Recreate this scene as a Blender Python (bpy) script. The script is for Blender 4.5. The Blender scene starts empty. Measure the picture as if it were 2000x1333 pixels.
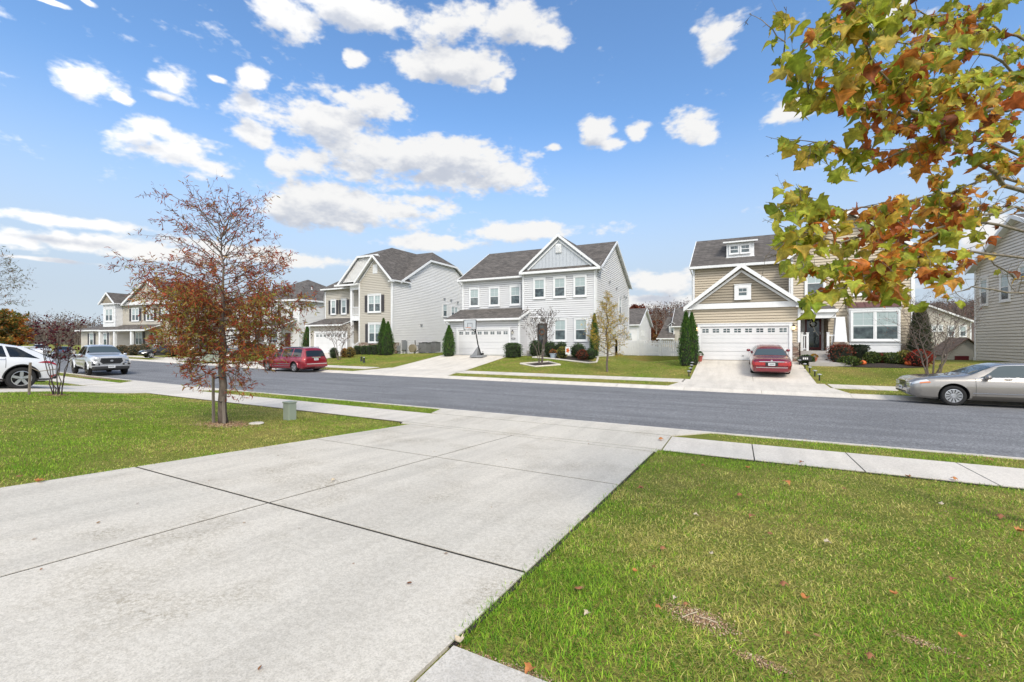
SKY_STR = .142; SKY_SAT = 1.14; CLOUD_LIT = (.555, .55, .54, 1); CLOUD_DARK = (.335, .355, .40, 1); VEIL = (.32, .37, .435, 1); VEIL_A = .93
SUN_E = 1.65; SUN_ANG = 17; EXPOSURE = .78; FILL_GLOW = 1.35
import bpy, bmesh, math, random
import numpy as np
from mathutils import Vector, Matrix
R = math.radians
random.seed(7); rng = np.random.default_rng(7)
scene = bpy.context.scene
COL = scene.collection

# ---------------------------------------------------------------- camera constants (metres, street runs along X)
F, EYE, HZ, YAW = 875.0, 2.2, 666.0, R(26.59)
CY, SY = math.cos(YAW), math.sin(YAW)
def ray(px):
    a = (px - 1000) / F
    return CY * a - SY, SY * a + CY
def onY(px, Y):                      # x of the street-parallel plane y=Y seen at column px
    a, b = ray(px); return a * Y / b
def onX(px, X):
    a, b = ray(px); return b * X / a
def at(px, py, d):                   # point at depth d
    a, b = ray(px); return Vector((a * d, b * d, EYE - (py - HZ) * d / F))

# ---------------------------------------------------------------- naming
def tag(o, label=None, cat=None, group=None, kind=None):
    if label: o['label'] = label
    if cat: o['category'] = cat
    if group: o['group'] = group
    if kind: o['kind'] = kind
    return o
def thing(name, label, cat, loc=(0, 0, 0), rz=0, group=None):
    o = bpy.data.objects.new(name, None); COL.objects.link(o)
    o.empty_display_size = .2
    o.location = loc; o.rotation_euler = (0, 0, rz)
    return tag(o, label, cat, group)
def copy_tree(o, parent=None):
    c = o.copy(); COL.objects.link(c)
    if parent: c.parent = parent
    for ch in [k for k in bpy.data.objects if k.parent == o]:
        copy_tree(ch, c)
    return c

# ---------------------------------------------------------------- mesh builder
class MB:
    def __init__(s): s.v = []; s.f = []; s.m = []; s.xf = None; s.sof = None
    def pts(s, P):
        i = len(s.v)
        for p in P:
            s.v.append(tuple(s.xf(*p)) if s.xf else tuple(p))
        return i
    def face(s, P, mi=0):
        i = s.pts(P); s.f.append(tuple(range(i, i + len(P)))); s.m.append(mi)
    def box(s, x0, x1, y0, y1, z0, z1, mi=0):
        i = s.pts([(x0,y0,z0),(x1,y0,z0),(x1,y1,z0),(x0,y1,z0),(x0,y0,z1),(x1,y0,z1),(x1,y1,z1),(x0,y1,z1)])
        for q in ((0,3,2,1),(4,5,6,7),(0,1,5,4),(1,2,6,5),(2,3,7,6),(3,0,4,7)):
            s.f.append(tuple(i + k for k in q)); s.m.append(mi)
    def hexa(s, P, mi=0):            # 8 points, bottom ring then top ring
        i = s.pts(P)
        for q in ((0,3,2,1),(4,5,6,7),(0,1,5,4),(1,2,6,5),(2,3,7,6),(3,0,4,7)):
            s.f.append(tuple(i + k for k in q)); s.m.append(mi)
    def beam(s, p0, p1, w, h, mi=0):  # board along p0->p1, top edge on the line
        p0 = Vector(p0); p1 = Vector(p1); d = p1 - p0
        n = Vector((-d.y, d.x, 0))
        n = n.normalized() * w / 2 if n.length > 1e-6 else Vector((w / 2, 0, 0))
        u = Vector((0, 0, h))
        s.hexa([p0 - n - u, p1 - n - u, p1 + n - u, p0 + n - u, p0 - n, p1 - n, p1 + n, p0 + n], mi)
    def slab(s, P, t, mi=0, mi2=None):  # planar polygon with vertical thickness t downwards
        if mi2 is None: mi2 = s.sof
        n = len(P); lo = [(p[0], p[1], p[2] - t) for p in P]
        i = s.pts(list(P) + lo)
        s.f.append(tuple(range(i, i + n))); s.m.append(mi)
        s.f.append(tuple(range(i + 2 * n - 1, i + n - 1, -1))); s.m.append(mi if mi2 is None else mi2)
        for k in range(n):
            j = (k + 1) % n
            s.f.append((i + k, i + n + k, i + n + j, i + j)); s.m.append(mi if mi2 is None else mi2)
    def tube(s, P, rad, n=6, mi=0, cap=True):
        P = [Vector(p) for p in P]
        if not hasattr(rad, '__len__'): rad = [rad] * len(P)
        rings = []
        ref = Vector((0, 0, 1))
        for k, p in enumerate(P):
            d = (P[min(k + 1, len(P) - 1)] - P[max(k - 1, 0)])
            if d.length < 1e-9: d = Vector((0, 0, 1))
            d.normalize()
            r0 = ref if abs(d.dot(ref)) < .95 else Vector((1, 0, 0))
            a = d.cross(r0).normalized(); b = d.cross(a)
            rings.append(s.pts([p + (a * math.cos(t) + b * math.sin(t)) * rad[k] for t in [2 * math.pi * q / n for q in range(n)]]))
        for k in range(len(P) - 1):
            for q in range(n):
                w = (q + 1) % n
                s.f.append((rings[k] + q, rings[k] + w, rings[k + 1] + w, rings[k + 1] + q)); s.m.append(mi)
        if cap:
            s.f.append(tuple(rings[0] + q for q in range(n))[::-1]); s.m.append(mi)
            s.f.append(tuple(rings[-1] + q for q in range(n))); s.m.append(mi)
    def lathe(s, prof, c, axis='z', n=24, mi=0, mis=None):  # prof: (r, h)
        c = Vector(c); idx = []
        for r, h in prof:
            ring = []
            for q in range(n):
                t = 2 * math.pi * q / n
                if axis == 'z': ring.append(c + Vector((r * math.cos(t), r * math.sin(t), h)))
                else: ring.append(c + Vector((r * math.cos(t), h, r * math.sin(t))))
            idx.append(s.pts(ring))
        for k in range(len(prof) - 1):
            for q in range(n):
                w = (q + 1) % n
                s.f.append((idx[k] + q, idx[k] + w, idx[k + 1] + w, idx[k + 1] + q)); s.m.append(mis[k] if mis else mi)
    def grid(s, rows, mi=0):
        n = len(rows[0]); idx = [s.pts(r) for r in rows]
        for a in range(len(rows) - 1):
            for b in range(n - 1):
                s.f.append((idx[a] + b, idx[a] + b + 1, idx[a + 1] + b + 1, idx[a + 1] + b)); s.m.append(mi)
    def build(s, name, mats, parent=None, smooth=False, world=True, bevel=0, fix=False):
        me = bpy.data.meshes.new(name)
        off = Vector((0, 0, 0)); rz = 0
        if parent is not None and world:
            r = parent
            while r is not None:
                off += r.location; r = r.parent
        me.from_pydata([(a - off.x, b - off.y, c - off.z) for a, b, c in s.v], [], s.f)
        if not isinstance(mats, (list, tuple)): mats = [mats]
        for m in mats: me.materials.append(m)
        me.polygons.foreach_set('material_index', s.m)
        if smooth: me.polygons.foreach_set('use_smooth', [True] * len(s.f))
        if fix:
            bm = bmesh.new(); bm.from_mesh(me)
            bmesh.ops.remove_doubles(bm, verts=bm.verts, dist=1e-5)
            bmesh.ops.recalc_face_normals(bm, faces=bm.faces)
            bm.to_mesh(me); bm.free()
        me.update()
        o = bpy.data.objects.new(name, me); COL.objects.link(o)
        if parent is not None: o.parent = parent
        if bevel:
            b = o.modifiers.new('Bevel', 'BEVEL'); b.width = bevel; b.segments = 2; b.limit_method = 'ANGLE'
        return o

# ---------------------------------------------------------------- leaf / blade clouds (vectorised)
class Cloud:
    def __init__(s): s.P = []; s.D = []; s.N = []; s.S = []; s.C = []; s.T = []
    def add(s, p, d, n, size, col, t=0):
        s.P.append(tuple(p)); s.D.append(tuple(d)); s.N.append(tuple(n)); s.S.append(size); s.C.append(tuple(col)); s.T.append(t)
def cloud_mesh(name, P, D, N, S, C, T, templates, mat, parent=None, smooth=False):
    P = np.asarray(P, float); D = np.asarray(D, float); N = np.asarray(N, float); S = np.asarray(S, float); C = np.asarray(C, float); T = np.asarray(T)
    if S.ndim == 1: S = np.repeat(S[:, None], 3, 1)
    D /= np.linalg.norm(D, axis=1, keepdims=True) + 1e-9
    B = np.cross(N, D); B /= np.linalg.norm(B, axis=1, keepdims=True) + 1e-9
    N = np.cross(D, B)
    V = []; FC = []; LC = []; COLS = []; base = 0
    for ti, tp in enumerate(templates):
        tv, tf = tp[0], tp[1]
        m = np.where(T == ti)[0]
        if len(m) == 0: continue
        tv = np.asarray(tv, float); k = len(tv)
        L = tv[None] * S[m][:, None, :]
        W = P[m][:, None] + L[..., 0:1] * D[m][:, None] + L[..., 1:2] * B[m][:, None] + L[..., 2:3] * N[m][:, None]
        V.append(W.reshape(-1, 3)); COLS.append(np.repeat(C[m], k, 0) * (np.tile(np.asarray(tp[2], float), (len(m), 1)) if len(tp) > 2 else 1))
        offs = base + np.arange(len(m)) * k
        for f in tf:
            FC.append((offs[:, None] + np.array(f)[None]).reshape(-1)); LC.append(np.full(len(m), len(f)))
        base += len(m) * k
    V = np.concatenate(V); COLS = np.concatenate(COLS); FC = np.concatenate(FC); LC = np.concatenate(LC)
    me = bpy.data.meshes.new(name)
    me.vertices.add(len(V)); me.loops.add(len(FC)); me.polygons.add(len(LC))
    off = Vector((0, 0, 0)); r = parent
    while r is not None: off += r.location; r = r.parent
    me.vertices.foreach_set('co', (V - np.array(off)[None]).astype(np.float32).ravel())
    me.loops.foreach_set('vertex_index', FC.astype(np.int32))
    st = np.concatenate([[0], np.cumsum(LC)[:-1]]).astype(np.int32)
    me.polygons.foreach_set('loop_start', st)
    try: me.polygons.foreach_set('loop_total', LC.astype(np.int32))
    except Exception: pass
    me.update(calc_edges=True)
    ca = me.color_attributes.new('Col', 'FLOAT_COLOR', 'POINT')
    ca.data.foreach_set('color', np.concatenate([COLS, np.ones((len(COLS), 1))], 1).astype(np.float32).ravel())
    if smooth: me.polygons.foreach_set('use_smooth', [True] * len(LC))
    me.materials.append(mat)
    o = bpy.data.objects.new(name, me); COL.objects.link(o)
    if parent is not None: o.parent = parent
    return o
def cloud_build(c, name, templates, mat, parent=None, smooth=False):
    return cloud_mesh(name, c.P, c.D, c.N, c.S, c.C, c.T, templates, mat, parent, smooth)

# ---------------------------------------------------------------- materials
def mat(name, col=(.5,.5,.5), rough=.6, metal=0., spec=.5, coat=0.):
    m = bpy.data.materials.new(name); m.use_nodes = True
    b = m.node_tree.nodes['Principled BSDF']
    b.inputs['Base Color'].default_value = (*col, 1); b.inputs['Roughness'].default_value = rough
    b.inputs['Metallic'].default_value = metal
    b.inputs['Specular IOR Level'].default_value = spec
    b.inputs['Coat Weight'].default_value = coat; b.inputs['Coat Roughness'].default_value = .04
    return m
class NT:
    def __init__(s, m): s.t = m.node_tree; s.b = s.t.nodes['Principled BSDF']
    def n(s, ty, **k):
        x = s.t.nodes.new(ty)
        for a, b in k.items():
            if a.startswith('i_'):
                x.inputs[int(a[2:]) if a[2:].isdigit() else a[2:].replace('_', ' ')].default_value = b
            else: setattr(x, a, b)
        return x
    def l(s, a, b): s.t.links.new(a, b)
    def coord(s, scale=(1,1,1), kind='Object'):
        c = s.n('ShaderNodeTexCoord'); m = s.n('ShaderNodeMapping'); m.inputs['Scale'].default_value = scale
        s.l(c.outputs[kind], m.inputs['Vector']); return m.outputs['Vector']
    def noise(s, vec, scale, detail=4, rough=.55):
        x = s.n('ShaderNodeTexNoise'); x.inputs['Scale'].default_value = scale; x.inputs['Detail'].default_value = detail; x.inputs['Roughness'].default_value = rough
        s.l(vec, x.inputs['Vector']); return x.outputs['Fac']
    def ramp(s, fac, stops):
        x = s.n('ShaderNodeValToRGB'); e = x.color_ramp.elements
        while len(e) < len(stops): e.new(.5)
        for k, (p, c) in enumerate(stops):
            e[k].position = p; e[k].color = (*c, 1) if len(c) == 3 else c
        s.l(fac, x.inputs['Fac']); return x.outputs['Color']
    def mix(s, fac, a, b, mode='MIX'):
        x = s.n('ShaderNodeMix', data_type='RGBA', blend_type=mode)
        for sock, val in ((x.inputs[0], fac), (x.inputs[6], a), (x.inputs[7], b)):
            if hasattr(val, 'is_output') or isinstance(val, bpy.types.NodeSocket): s.l(val, sock)
            elif isinstance(val, (int, float)): sock.default_value = val
            else: sock.default_value = (*val, 1)
        return x.outputs[2]
    def bump(s, h, strength=.3, dist=.02):
        x = s.n('ShaderNodeBump'); x.inputs['Strength'].default_value = strength; x.inputs['Distance'].default_value = dist
        s.l(h, x.inputs['Height']); s.l(x.outputs['Normal'], s.b.inputs['Normal'])
    def base(s, c): s.l(c, s.b.inputs['Base Color'])
def var_mat(name, c1, c2, scale=3, rough=.7, bump=.15, bscale=60, dist=.01, spec=.4, stretch=(1,1,1)):
    m = mat(name, c1, rough, spec=spec); t = NT(m); v = t.coord(stretch)
    t.base(t.ramp(t.noise(v, scale, 5), [(.3, c1), (.7, c2)]))
    if bump: t.bump(t.noise(t.coord(), bscale, 3), bump, dist)
    return m
def attr_mat(name, rough=.6, trans=.3, vscale=0):
    m = mat(name, (.1,.1,.1), rough, spec=.25); t = NT(m)
    a = t.n('ShaderNodeAttribute'); a.attribute_name = 'Col'
    col = a.outputs['Color']
    if vscale:
        col = t.mix(.6, col, t.ramp(t.noise(t.coord(), vscale, 3), [(.35, (.45,.42,.4)), (.65, (1.3,1.3,1.25))]), 'MULTIPLY')
    t.base(col)
    if trans:
        tr = t.n('ShaderNodeBsdfTranslucent'); t.l(col, tr.inputs['Color'])
        mx = t.n('ShaderNodeMixShader'); mx.inputs[0].default_value = trans
        out = [n for n in t.t.nodes if n.type == 'OUTPUT_MATERIAL'][0]
        t.l(t.b.outputs[0], mx.inputs[1]); t.l(tr.outputs[0], mx.inputs[2]); t.l(mx.outputs[0], out.inputs['Surface'])
    return m
M = {}
def siding_mat(name, c):
    d = tuple(k * .86 for k in c)
    m = mat(name, c, .55, spec=.35); t = NT(m)
    t.base(t.mix(.5, t.ramp(t.noise(t.coord((.6, .6, 6)), 2.5, 5), [(.3, d), (.7, c)]), t.ramp(t.noise(t.coord((.3, .3, .5)), 1.2, 3), [(.3, d), (.7, c)])))
    t.bump(t.noise(t.coord((2, 2, 30)), 6, 3), .08, .01)
    return m
M['side_white'] = siding_mat('white vinyl siding', (.78, .775, .765))
M['side_grey'] = siding_mat('pale grey vinyl siding', (.68, .685, .70))
M['side_tan'] = siding_mat('tan vinyl siding', (.55, .475, .365))
M['shake_tan'] = siding_mat('brown grey shake siding', (.33, .285, .22))
M['side_beige'] = siding_mat('beige vinyl siding', (.54, .505, .44))
M['side_taupe'] = siding_mat('taupe grey vinyl siding', (.70, .67, .62))
M['batten'] = siding_mat('blue grey board siding', (.52, .555, .60))
M['trim'] = var_mat('white trim', (.78, .79, .80), (.70, .71, .72), 4, .45, 0)
M['door_white'] = var_mat('white garage door', (.70, .70, .70), (.64, .645, .65), 1.5, .45, .05, 40)
def roof_mat(name, c):
    m = mat(name, c, .9, spec=.2); t = NT(m)
    g = t.n('ShaderNodeTexCoord'); sx = t.n('ShaderNodeSeparateXYZ'); t.l(g.outputs['Object'], sx.inputs[0])
    ad = t.n('ShaderNodeMath', operation='ADD'); t.l(sx.outputs[0], ad.inputs[0]); t.l(sx.outputs[1], ad.inputs[1])
    cb = t.n('ShaderNodeCombineXYZ'); t.l(ad.outputs[0], cb.inputs[0])
    ml = t.n('ShaderNodeMath', operation='MULTIPLY'); ml.inputs[1].default_value = 1.9; t.l(sx.outputs[2], ml.inputs[0]); t.l(ml.outputs[0], cb.inputs[1])
    br = t.n('ShaderNodeTexBrick'); t.l(cb.outputs[0], br.inputs['Vector'])
    br.inputs['Scale'].default_value = 1; br.inputs['Brick Width'].default_value = .34; br.inputs['Row Height'].default_value = .15
    br.inputs['Mortar Size'].default_value = .012; br.inputs['Mortar Smooth'].default_value = .3; br.inputs['Bias'].default_value = .1
    br.inputs['Color1'].default_value = (*[k * 1.25 for k in c], 1); br.inputs['Color2'].default_value = (*[k * .72 for k in c], 1)
    br.inputs['Mortar'].default_value = (*[k * .45 for k in c], 1)
    col = t.mix(.75, br.outputs['Color'], t.ramp(t.noise(cb.outputs[0], 1.1, 6, .7), [(.3, (.7, .7, .7)), (.7, (1.3, 1.27, 1.25))]), 'MULTIPLY')
    t.base(col); t.bump(br.outputs['Fac'], -.5, .02)
    return m
M['roof'] = roof_mat('weathered grey shingles', (.128, .117, .108))
M['roof_brown'] = roof_mat('brown shingles', (.20, .14, .105))
def stone_mat():
    m = mat('stone veneer', (.3,.25,.2), .85, spec=.2); t = NT(m)
    v = t.coord((1, 1, 2.2)); vo = t.n('ShaderNodeTexVoronoi'); vo.inputs['Scale'].default_value = 3.2; t.l(v, vo.inputs['Vector'])
    ve = t.n('ShaderNodeTexVoronoi', feature='DISTANCE_TO_EDGE'); ve.inputs['Scale'].default_value = 3.2; t.l(v, ve.inputs['Vector'])
    sp = t.n('ShaderNodeSeparateColor'); t.l(vo.outputs['Color'], sp.inputs[0])
    c = t.ramp(sp.outputs[0], [(0, (.13,.09,.075)), (.35, (.30,.20,.15)), (.6, (.36,.30,.24)), (1, (.45,.40,.35))])
    c = t.mix(.5, c, t.ramp(t.noise(v, 12), [(.3, (.6,.6,.6)), (.7, (1.3,1.3,1.3))]), 'MULTIPLY')
    e = t.ramp(ve.outputs['Distance'], [(0, (0,0,0)), (.06, (1,1,1))])
    t.base(t.mix(e, (.10,.085,.07), c)); t.bump(e, .8, .03)
    return m
M['stone'] = stone_mat()
M['pane_hi'] = mat('window with blind behind', (.27, .34, .34), .12, spec=.8)
M['pane_lo'] = mat('dark window glass', (.055, .075, .08), .06, spec=.9)
t_ = NT(M['pane_lo']); t_.base(t_.ramp(t_.noise(t_.coord((1,1,1)), 3, 4), [(.35, (.03,.042,.048)), (.7, (.12,.16,.165))]))
t_ = NT(M['pane_hi'])
_w = t_.n('ShaderNodeTexWave', bands_direction='Z'); _w.inputs['Scale'].default_value = 6; t_.l(t_.coord(), _w.inputs['Vector'])
t_.base(t_.ramp(_w.outputs['Fac'], [(.1, (.27, .34, .345)), (.6, (.42, .50, .50))]))
M['shutter'] = var_mat('dark shutter', (.045,.043,.048), (.06,.055,.06), 8, .5, 0)
M['door_dark'] = mat('black front door', (.018,.018,.02), .3)
M['door_red'] = mat('dark red door', (.13, .015, .018), .3)
M['maroon'] = mat('maroon metal roof', (.115, .055, .055), .4)
M['black'] = mat('black', (.012,.012,.013), .45)
M['blackmetal'] = mat('black metal', (.02,.02,.022), .35, .6)
M['lampglass'] = mat('lamp glass', (.5,.48,.42), .2)
M['lamplit'] = mat('lit lamp glass', (.8,.6,.35), .2); M['lamplit'].node_tree.nodes['Principled BSDF'].inputs['Emission Color'].default_value = (1, .62, .25, 1); M['lamplit'].node_tree.nodes['Principled BSDF'].inputs['Emission Strength'].default_value = 1.6
M['pvc'] = var_mat('white vinyl fence', (.78,.79,.8), (.70,.71,.73), 2, .4, 0)
M['concrete_step'] = var_mat('step concrete', (.36,.34,.32), (.42,.40,.38), 4, .85, .2, 80)
M['ac'] = var_mat('grey condenser metal', (.17,.175,.18), (.22,.225,.23), 5, .5, 0)
M['util'] = var_mat('sage green utility box', (.27,.31,.25), (.30,.34,.28), 3, .5, .05, 50)
M['meter'] = mat('grey meter box', (.30,.31,.32), .5, .3)
M['terracotta'] = var_mat('terracotta', (.34,.10,.055), (.42,.14,.08), 8, .8, .1)
M['redpot'] = var_mat('red planter', (.30,.06,.05), (.36,.09,.07), 8, .6, 0)
M['pumpkin'] = var_mat('pumpkin skin', (.55,.10,.02), (.62,.14,.03), 8, .5, .1, 20)
M['mulch'] = var_mat('dark mulch', (.022,.017,.014), (.055,.042,.033), 30, .95, .8, 60, .03)
M['wood'] = var_mat('weathered stake wood', (.16,.13,.11), (.26,.22,.18), 9, .85, .3, 40, .01, stretch=(4,4,.5))
M['stakewood'] = M['wood']
def bark(name, c1, c2, sc=18):
    return var_mat(name, c1, c2, sc, .9, .6, 35, .012, .2, (1, 1, .35))
M['bark'] = bark('grey brown bark', (.085,.065,.055), (.20,.165,.14))
M['bark_pale'] = bark('smooth tan bark', (.16,.13,.105), (.30,.25,.21))
M['bark_syc'] = bark('sycamore twig bark', (.14,.115,.09), (.27,.24,.19))
M['bark_dark'] = bark('dark twig bark', (.04,.032,.03), (.10,.08,.07))
M['leaf'] = attr_mat('tree leaves', .55, .4)
M['leaf_big'] = attr_mat('broad leaves', .5, .5, 28)
M['leaf_box'] = attr_mat('evergreen leaves', .5, .15)
M['blade'] = attr_mat('grass blades', .5, .4)
# ================================================================= terrain profile
CX = [(-400, 62), (-200, 22), (-100, 8), (-60, 4.0), (-50, 2.9), (-40, 2.0), (-34, 1.45), (-30, 1.1), (-25, .8), (-18, .5), (-8, .2), (0, 0), (400, 0)]
def lerp(tab, x):
    if x <= tab[0][0]: return tab[0][1]
    for (a, b), (c, d) in zip(tab, tab[1:]):
        if x <= c: return b + (d - b) * (x - a) / (c - a)
    return tab[-1][1]
def cshift(x): return lerp(CX, x)
def sm(t): t = max(0, min(1, t)); return t * t * (3 - 2 * t)
def ymap(x, yy): return yy + cshift(x) * (1 + .2 * max(0, min(1, (yy - 12) / 9)))
def yinv(x, y):
    c = cshift(x); yy = y - c
    for _ in range(4): yy = y - c * (1 + .2 * max(0, min(1, (yy - 12) / 9)))
    return yy
PROF = [(-200, 1.2), (-8, .95), (-3, .78), (0, .70), (8.75, .131), (10.2, .11), (11.1, .10), (11.3, .085), (11.55, .01), (11.75, 0), (14, .045), (16.4, .06), (19, .045), (21.1, 0), (21.3, .01),
        (21.6, .085), (21.9, .10), (23.5, .15), (25, .19), (31.5, .98), (34, 1.0), (41, .9), (50, -.5), (60, -1.3), (120, -2), (160, 0), (260, 14), (420, 22), (2000, 24)]
def zg(x, yy):
    z = lerp(PROF, yy)
    if yy < 8.75 and x < -13: z += .17 * sm((-x - 13) / 7) * (1 - sm((yy - 5.5) / 3.2))
    if 25 < yy < 40:
        z -= .3 * math.exp(-((x + 6) / 2.4) ** 2) * sm((yy - 25) / 4) * (1 + .8 * sm((yy - 33) / 6))
        z -= .12 * sm((-x - 26) / 8) * sm((yy - 25) / 5)
    return z
def gz(x, y): return zg(x, yinv(x, y))

def axis(a, b, fine0, fine1, step, grow=1.35, extra=()):
    v = list(np.arange(fine0, fine1 + 1e-6, step)); s = step; x = fine1
    while x < b: s *= grow; x += s; v.append(min(x, b))
    s = step; x = fine0
    while x > a: s *= grow; x -= s; v.append(max(x, a))
    return sorted(set([round(float(k), 4) for k in v] + [round(k, 4) for k in extra]))
XS = axis(-1500, 1500, -62, 20, 1.0, 1.35, [p[0] for p in CX if -60 < p[0] < 1])
YS = axis(-300, 1990, -6, 46, .5, 1.3, [p[0] for p in PROF if -20 < p[0] < 1000])
def sheet(mb, x0, x1, y0, y1, off, mi=0, x0b=None, x1b=None, skirt=.06, nx=None):
    """patch in (x, yy) street coordinates lying off metres above the ground; the sides may slant (x0b, x1b at y1)"""
    x0b = x0 if x0b is None else x0b; x1b = x1 if x1b is None else x1b
    ys = [y0] + [p for p in YS if y0 + .01 < p < y1 - .01] + [y1]
    n = nx or max(1, int(abs(x1 - x0) / 1.0))
    rows = []
    for yy in ys:
        t = (yy - y0) / (y1 - y0); a = x0 + (x0b - x0) * t; b = x1 + (x1b - x1) * t
        rows.append([(a + (b - a) * k / n, ymap(a + (b - a) * k / n, yy), zg(a + (b - a) * k / n, yy) + off) for k in range(n + 1)])
    mb.grid(rows, mi)
    if skirt:
        ring = rows[0] + [r[-1] for r in rows[1:]] + rows[-1][::-1][1:] + [r[0] for r in rows[::-1][1:]]
        mb.grid([[(p[0], p[1], p[2] - skirt) for p in ring], ring], mi)

# ---- ground materials
def patch_color(t, v):
    a = t.noise(v, .35, 4, .6)
    return a
m = mat('lawn soil and thatch', (.06,.07,.02), .95, spec=.1); t = NT(m); v = t.coord()
big = t.ramp(t.noise(v, .5, 5, .6), [(.30, (.14,.19,.025)), (.50, (.20,.21,.045)), (.66, (.28,.23,.07))])
fine = t.ramp(t.noise(v, 38, 4, .8), [(.35, (.30,.30,.30)), (.65, (1.5,1.5,1.45))])
t.base(t.mix(.85, big, fine, 'MULTIPLY')); t.bump(t.noise(v, 45, 3, .7), .9, .03)
M['lawn'] = m
m = mat('asphalt', (.08,.08,.09), .88, spec=.3); t = NT(m); v = t.coord()
c = t.ramp(t.noise(v, .25, 5, .6), [(.3, (.155,.157,.162)), (.7, (.180,.182,.187))])
sp = t.ramp(t.noise(v, 24, 3, .95), [(.36, (.30,.30,.31)), (.49, (.95,.95,.95)), (.58, (1.5,1.5,1.5)), (.68, (2.9,2.9,2.9))])
sp = t.mix(1, sp, t.ramp(t.noise(t.coord((.5, 1.2, 1)), .8, 4, .7), [(.36, (.84,.84,.85)), (.62, (1.10,1.10,1.10))]), 'MULTIPLY')
lon = t.ramp(t.noise(t.coord((.06, 1.6, 1)), 1.2, 4), [(.35, (.88,.88,.88)), (.65, (1.12,1.12,1.12))])
t.base(t.mix(1, t.mix(.6, c, sp, 'MULTIPLY'), lon, 'MULTIPLY')); t.bump(t.noise(v, 70, 2, .8), .6, .01)
M['asphalt'] = m
def concrete(name, c1, c2, stain=.5):
    m = mat(name, c1, .85, spec=.25); t = NT(m); v = t.coord()
    c = t.ramp(t.noise(v, .45, 5, .5), [(.30, c2), (.62, c1)])
    gr = t.ramp(t.noise(v, 90, 3, .8), [(.38, (.80,.80,.78)), (.5, (1,1,1)), (.66, (1.08,1.08,1.07))])
    gr2 = t.ramp(t.noise(v, 26, 3, .8), [(.42, (.90,.895,.885)), (.56, (1.03,1.03,1.03))])
    # blotches of worn, exposed sand that gather toward some places
    spots = t.ramp(t.noise(v, 34, 4, .85), [(.44, (.50,.46,.38)), (.53, (1,1,1))])
    zone = t.ramp(t.noise(v, .95, 3, .6), [(.52, (0,0,0)), (.72, (1,1,1))])
    c = t.mix(1, c, gr, 'MULTIPLY'); c = t.mix(1, c, gr2, 'MULTIPLY')
    zs = t.n('ShaderNodeMath', operation='MULTIPLY'); zs.inputs[1].default_value = stain; t.l(zone, zs.inputs[0])
    c = t.mix(zs.outputs[0], c, t.mix(1, c, spots, 'MULTIPLY'))
    streak = t.ramp(t.noise(t.coord((2.2, .28, 1)), 1.3, 4, .6), [(.38, (.90,.90,.90)), (.55, (1.03,1.03,1.03))])
    c = t.mix(.8, c, streak, 'MULTIPLY')
    t.base(c); t.bump(t.noise(v, 110, 3, .7), .35, .006)
    return m
M['conc'] = concrete('driveway concrete', (.60,.555,.48), (.545,.51,.445), .75)
M['conc2'] = concrete('pavement concrete', (.66,.61,.54), (.58,.54,.48), .4)
M['joint'] = var_mat('expansion joint filler', (.022,.020,.017), (.05,.047,.036), 20, .95, .4)
M['soil'] = var_mat('bare soil', (.20,.13,.08), (.33,.24,.16), 14, .95, .6, 60, .02)

# ---- the ground sheet
mb = MB()
mb.grid([[(x, ymap(x, yy), zg(x, yy)) for x in XS] for yy in YS])
g = mb.build('ground', M['lawn'], smooth=True); tag(g, 'grassy ground with lawns and verges reaching back to the wooded ridge', 'ground', kind='structure')

# ---- street
mb = MB(); sheet(mb, -260, 120, 11.75, 21.1, .012, nx=380, skirt=0)
tag(mb.build('road', M['asphalt'], smooth=True), 'grey asphalt residential street curving away to the left', 'road', kind='structure')
def curb(y0, y1, name, label):
    mb = MB(); x = -240
    while x < 110:
        sheet(mb, x + .006, x + 3.05 - .006, y0, y1, .020, nx=3); x += 3.05
    tag(mb.build(name, M['conc2']), label, 'kerb', kind='structure')
curb(11.12, 11.76, 'kerb', 'pale rolled concrete kerb on the near side of the street')
curb(21.09, 21.88, 'kerb', 'pale rolled concrete kerb on the far side of the street')
# ---- pavements
def pavement(spans, y0, y1, label, step=1.55):
    mb = MB()
    for a, b in spans:
        n = max(1, round((b - a) / step)); w = (b - a) / n
        for k in range(n): sheet(mb, a + k * w + .010, a + (k + 1) * w - .010, y0, y1, .022, nx=2)
    tag(mb.build('pavement', M['conc2']), label, 'pavement', kind='structure')
    jb = MB()
    for a, b in spans: sheet(jb, a + .02, b - .02, y0 + .01, y1 - .01, .016, skirt=0)
    tag(jb.build('expansion_joint', M['joint']), label.replace('pale concrete pavement', 'dark joints between the pavement slabs'), 'joint', kind='structure')
pavement([(-20.6, -7.6), (-1.25, 60), (-90, -27.2)], 8.78, 10.2, 'pale concrete pavement along the near lawns')
pavement([(-33.5, -24.2), (-16.2, -2.35), (3.75, 60), (-90, -43)], 23.5, 25.0, 'pale concrete pavement in front of the far houses')
# ---- driveway in the foreground
mb = MB(); jb = MB()
DX0, DXM, DX1 = -7.12, -4.31, -1.36
jy = [-6, -2.8, .05, 2.9, 5.75, 8.5]
for a, b in zip(jy, jy[1:]):
    for p, q in ((DX0, DXM), (DXM, DX1)):
        g_ = .007 if a != 2.9 or 1 else .01
        sheet(mb, p + (.013 if p == DXM else 0), q - (.013 if q == DXM else 0), a + (.018 if a in (.05, 2.9) else .017), b - (.017 if b in (.05, 2.9) else .016), .022, nx=4)
jyy = [8.5, 8.78, 10.3, 11.12]
sheet(mb, DX0 - .3, DXM - .005, 8.52, 8.768, .022, x0b=DX0 - .45, nx=3); sheet(mb, DXM + .005, DX1 + .04, 8.52, 8.768, .022, nx=3)
sheet(mb, -7.6, DXM - .005, 8.80, 10.27, .022, nx=3); sheet(mb, DXM + .005, DX1 + .09, 8.80, 10.27, .022, nx=3)
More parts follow.
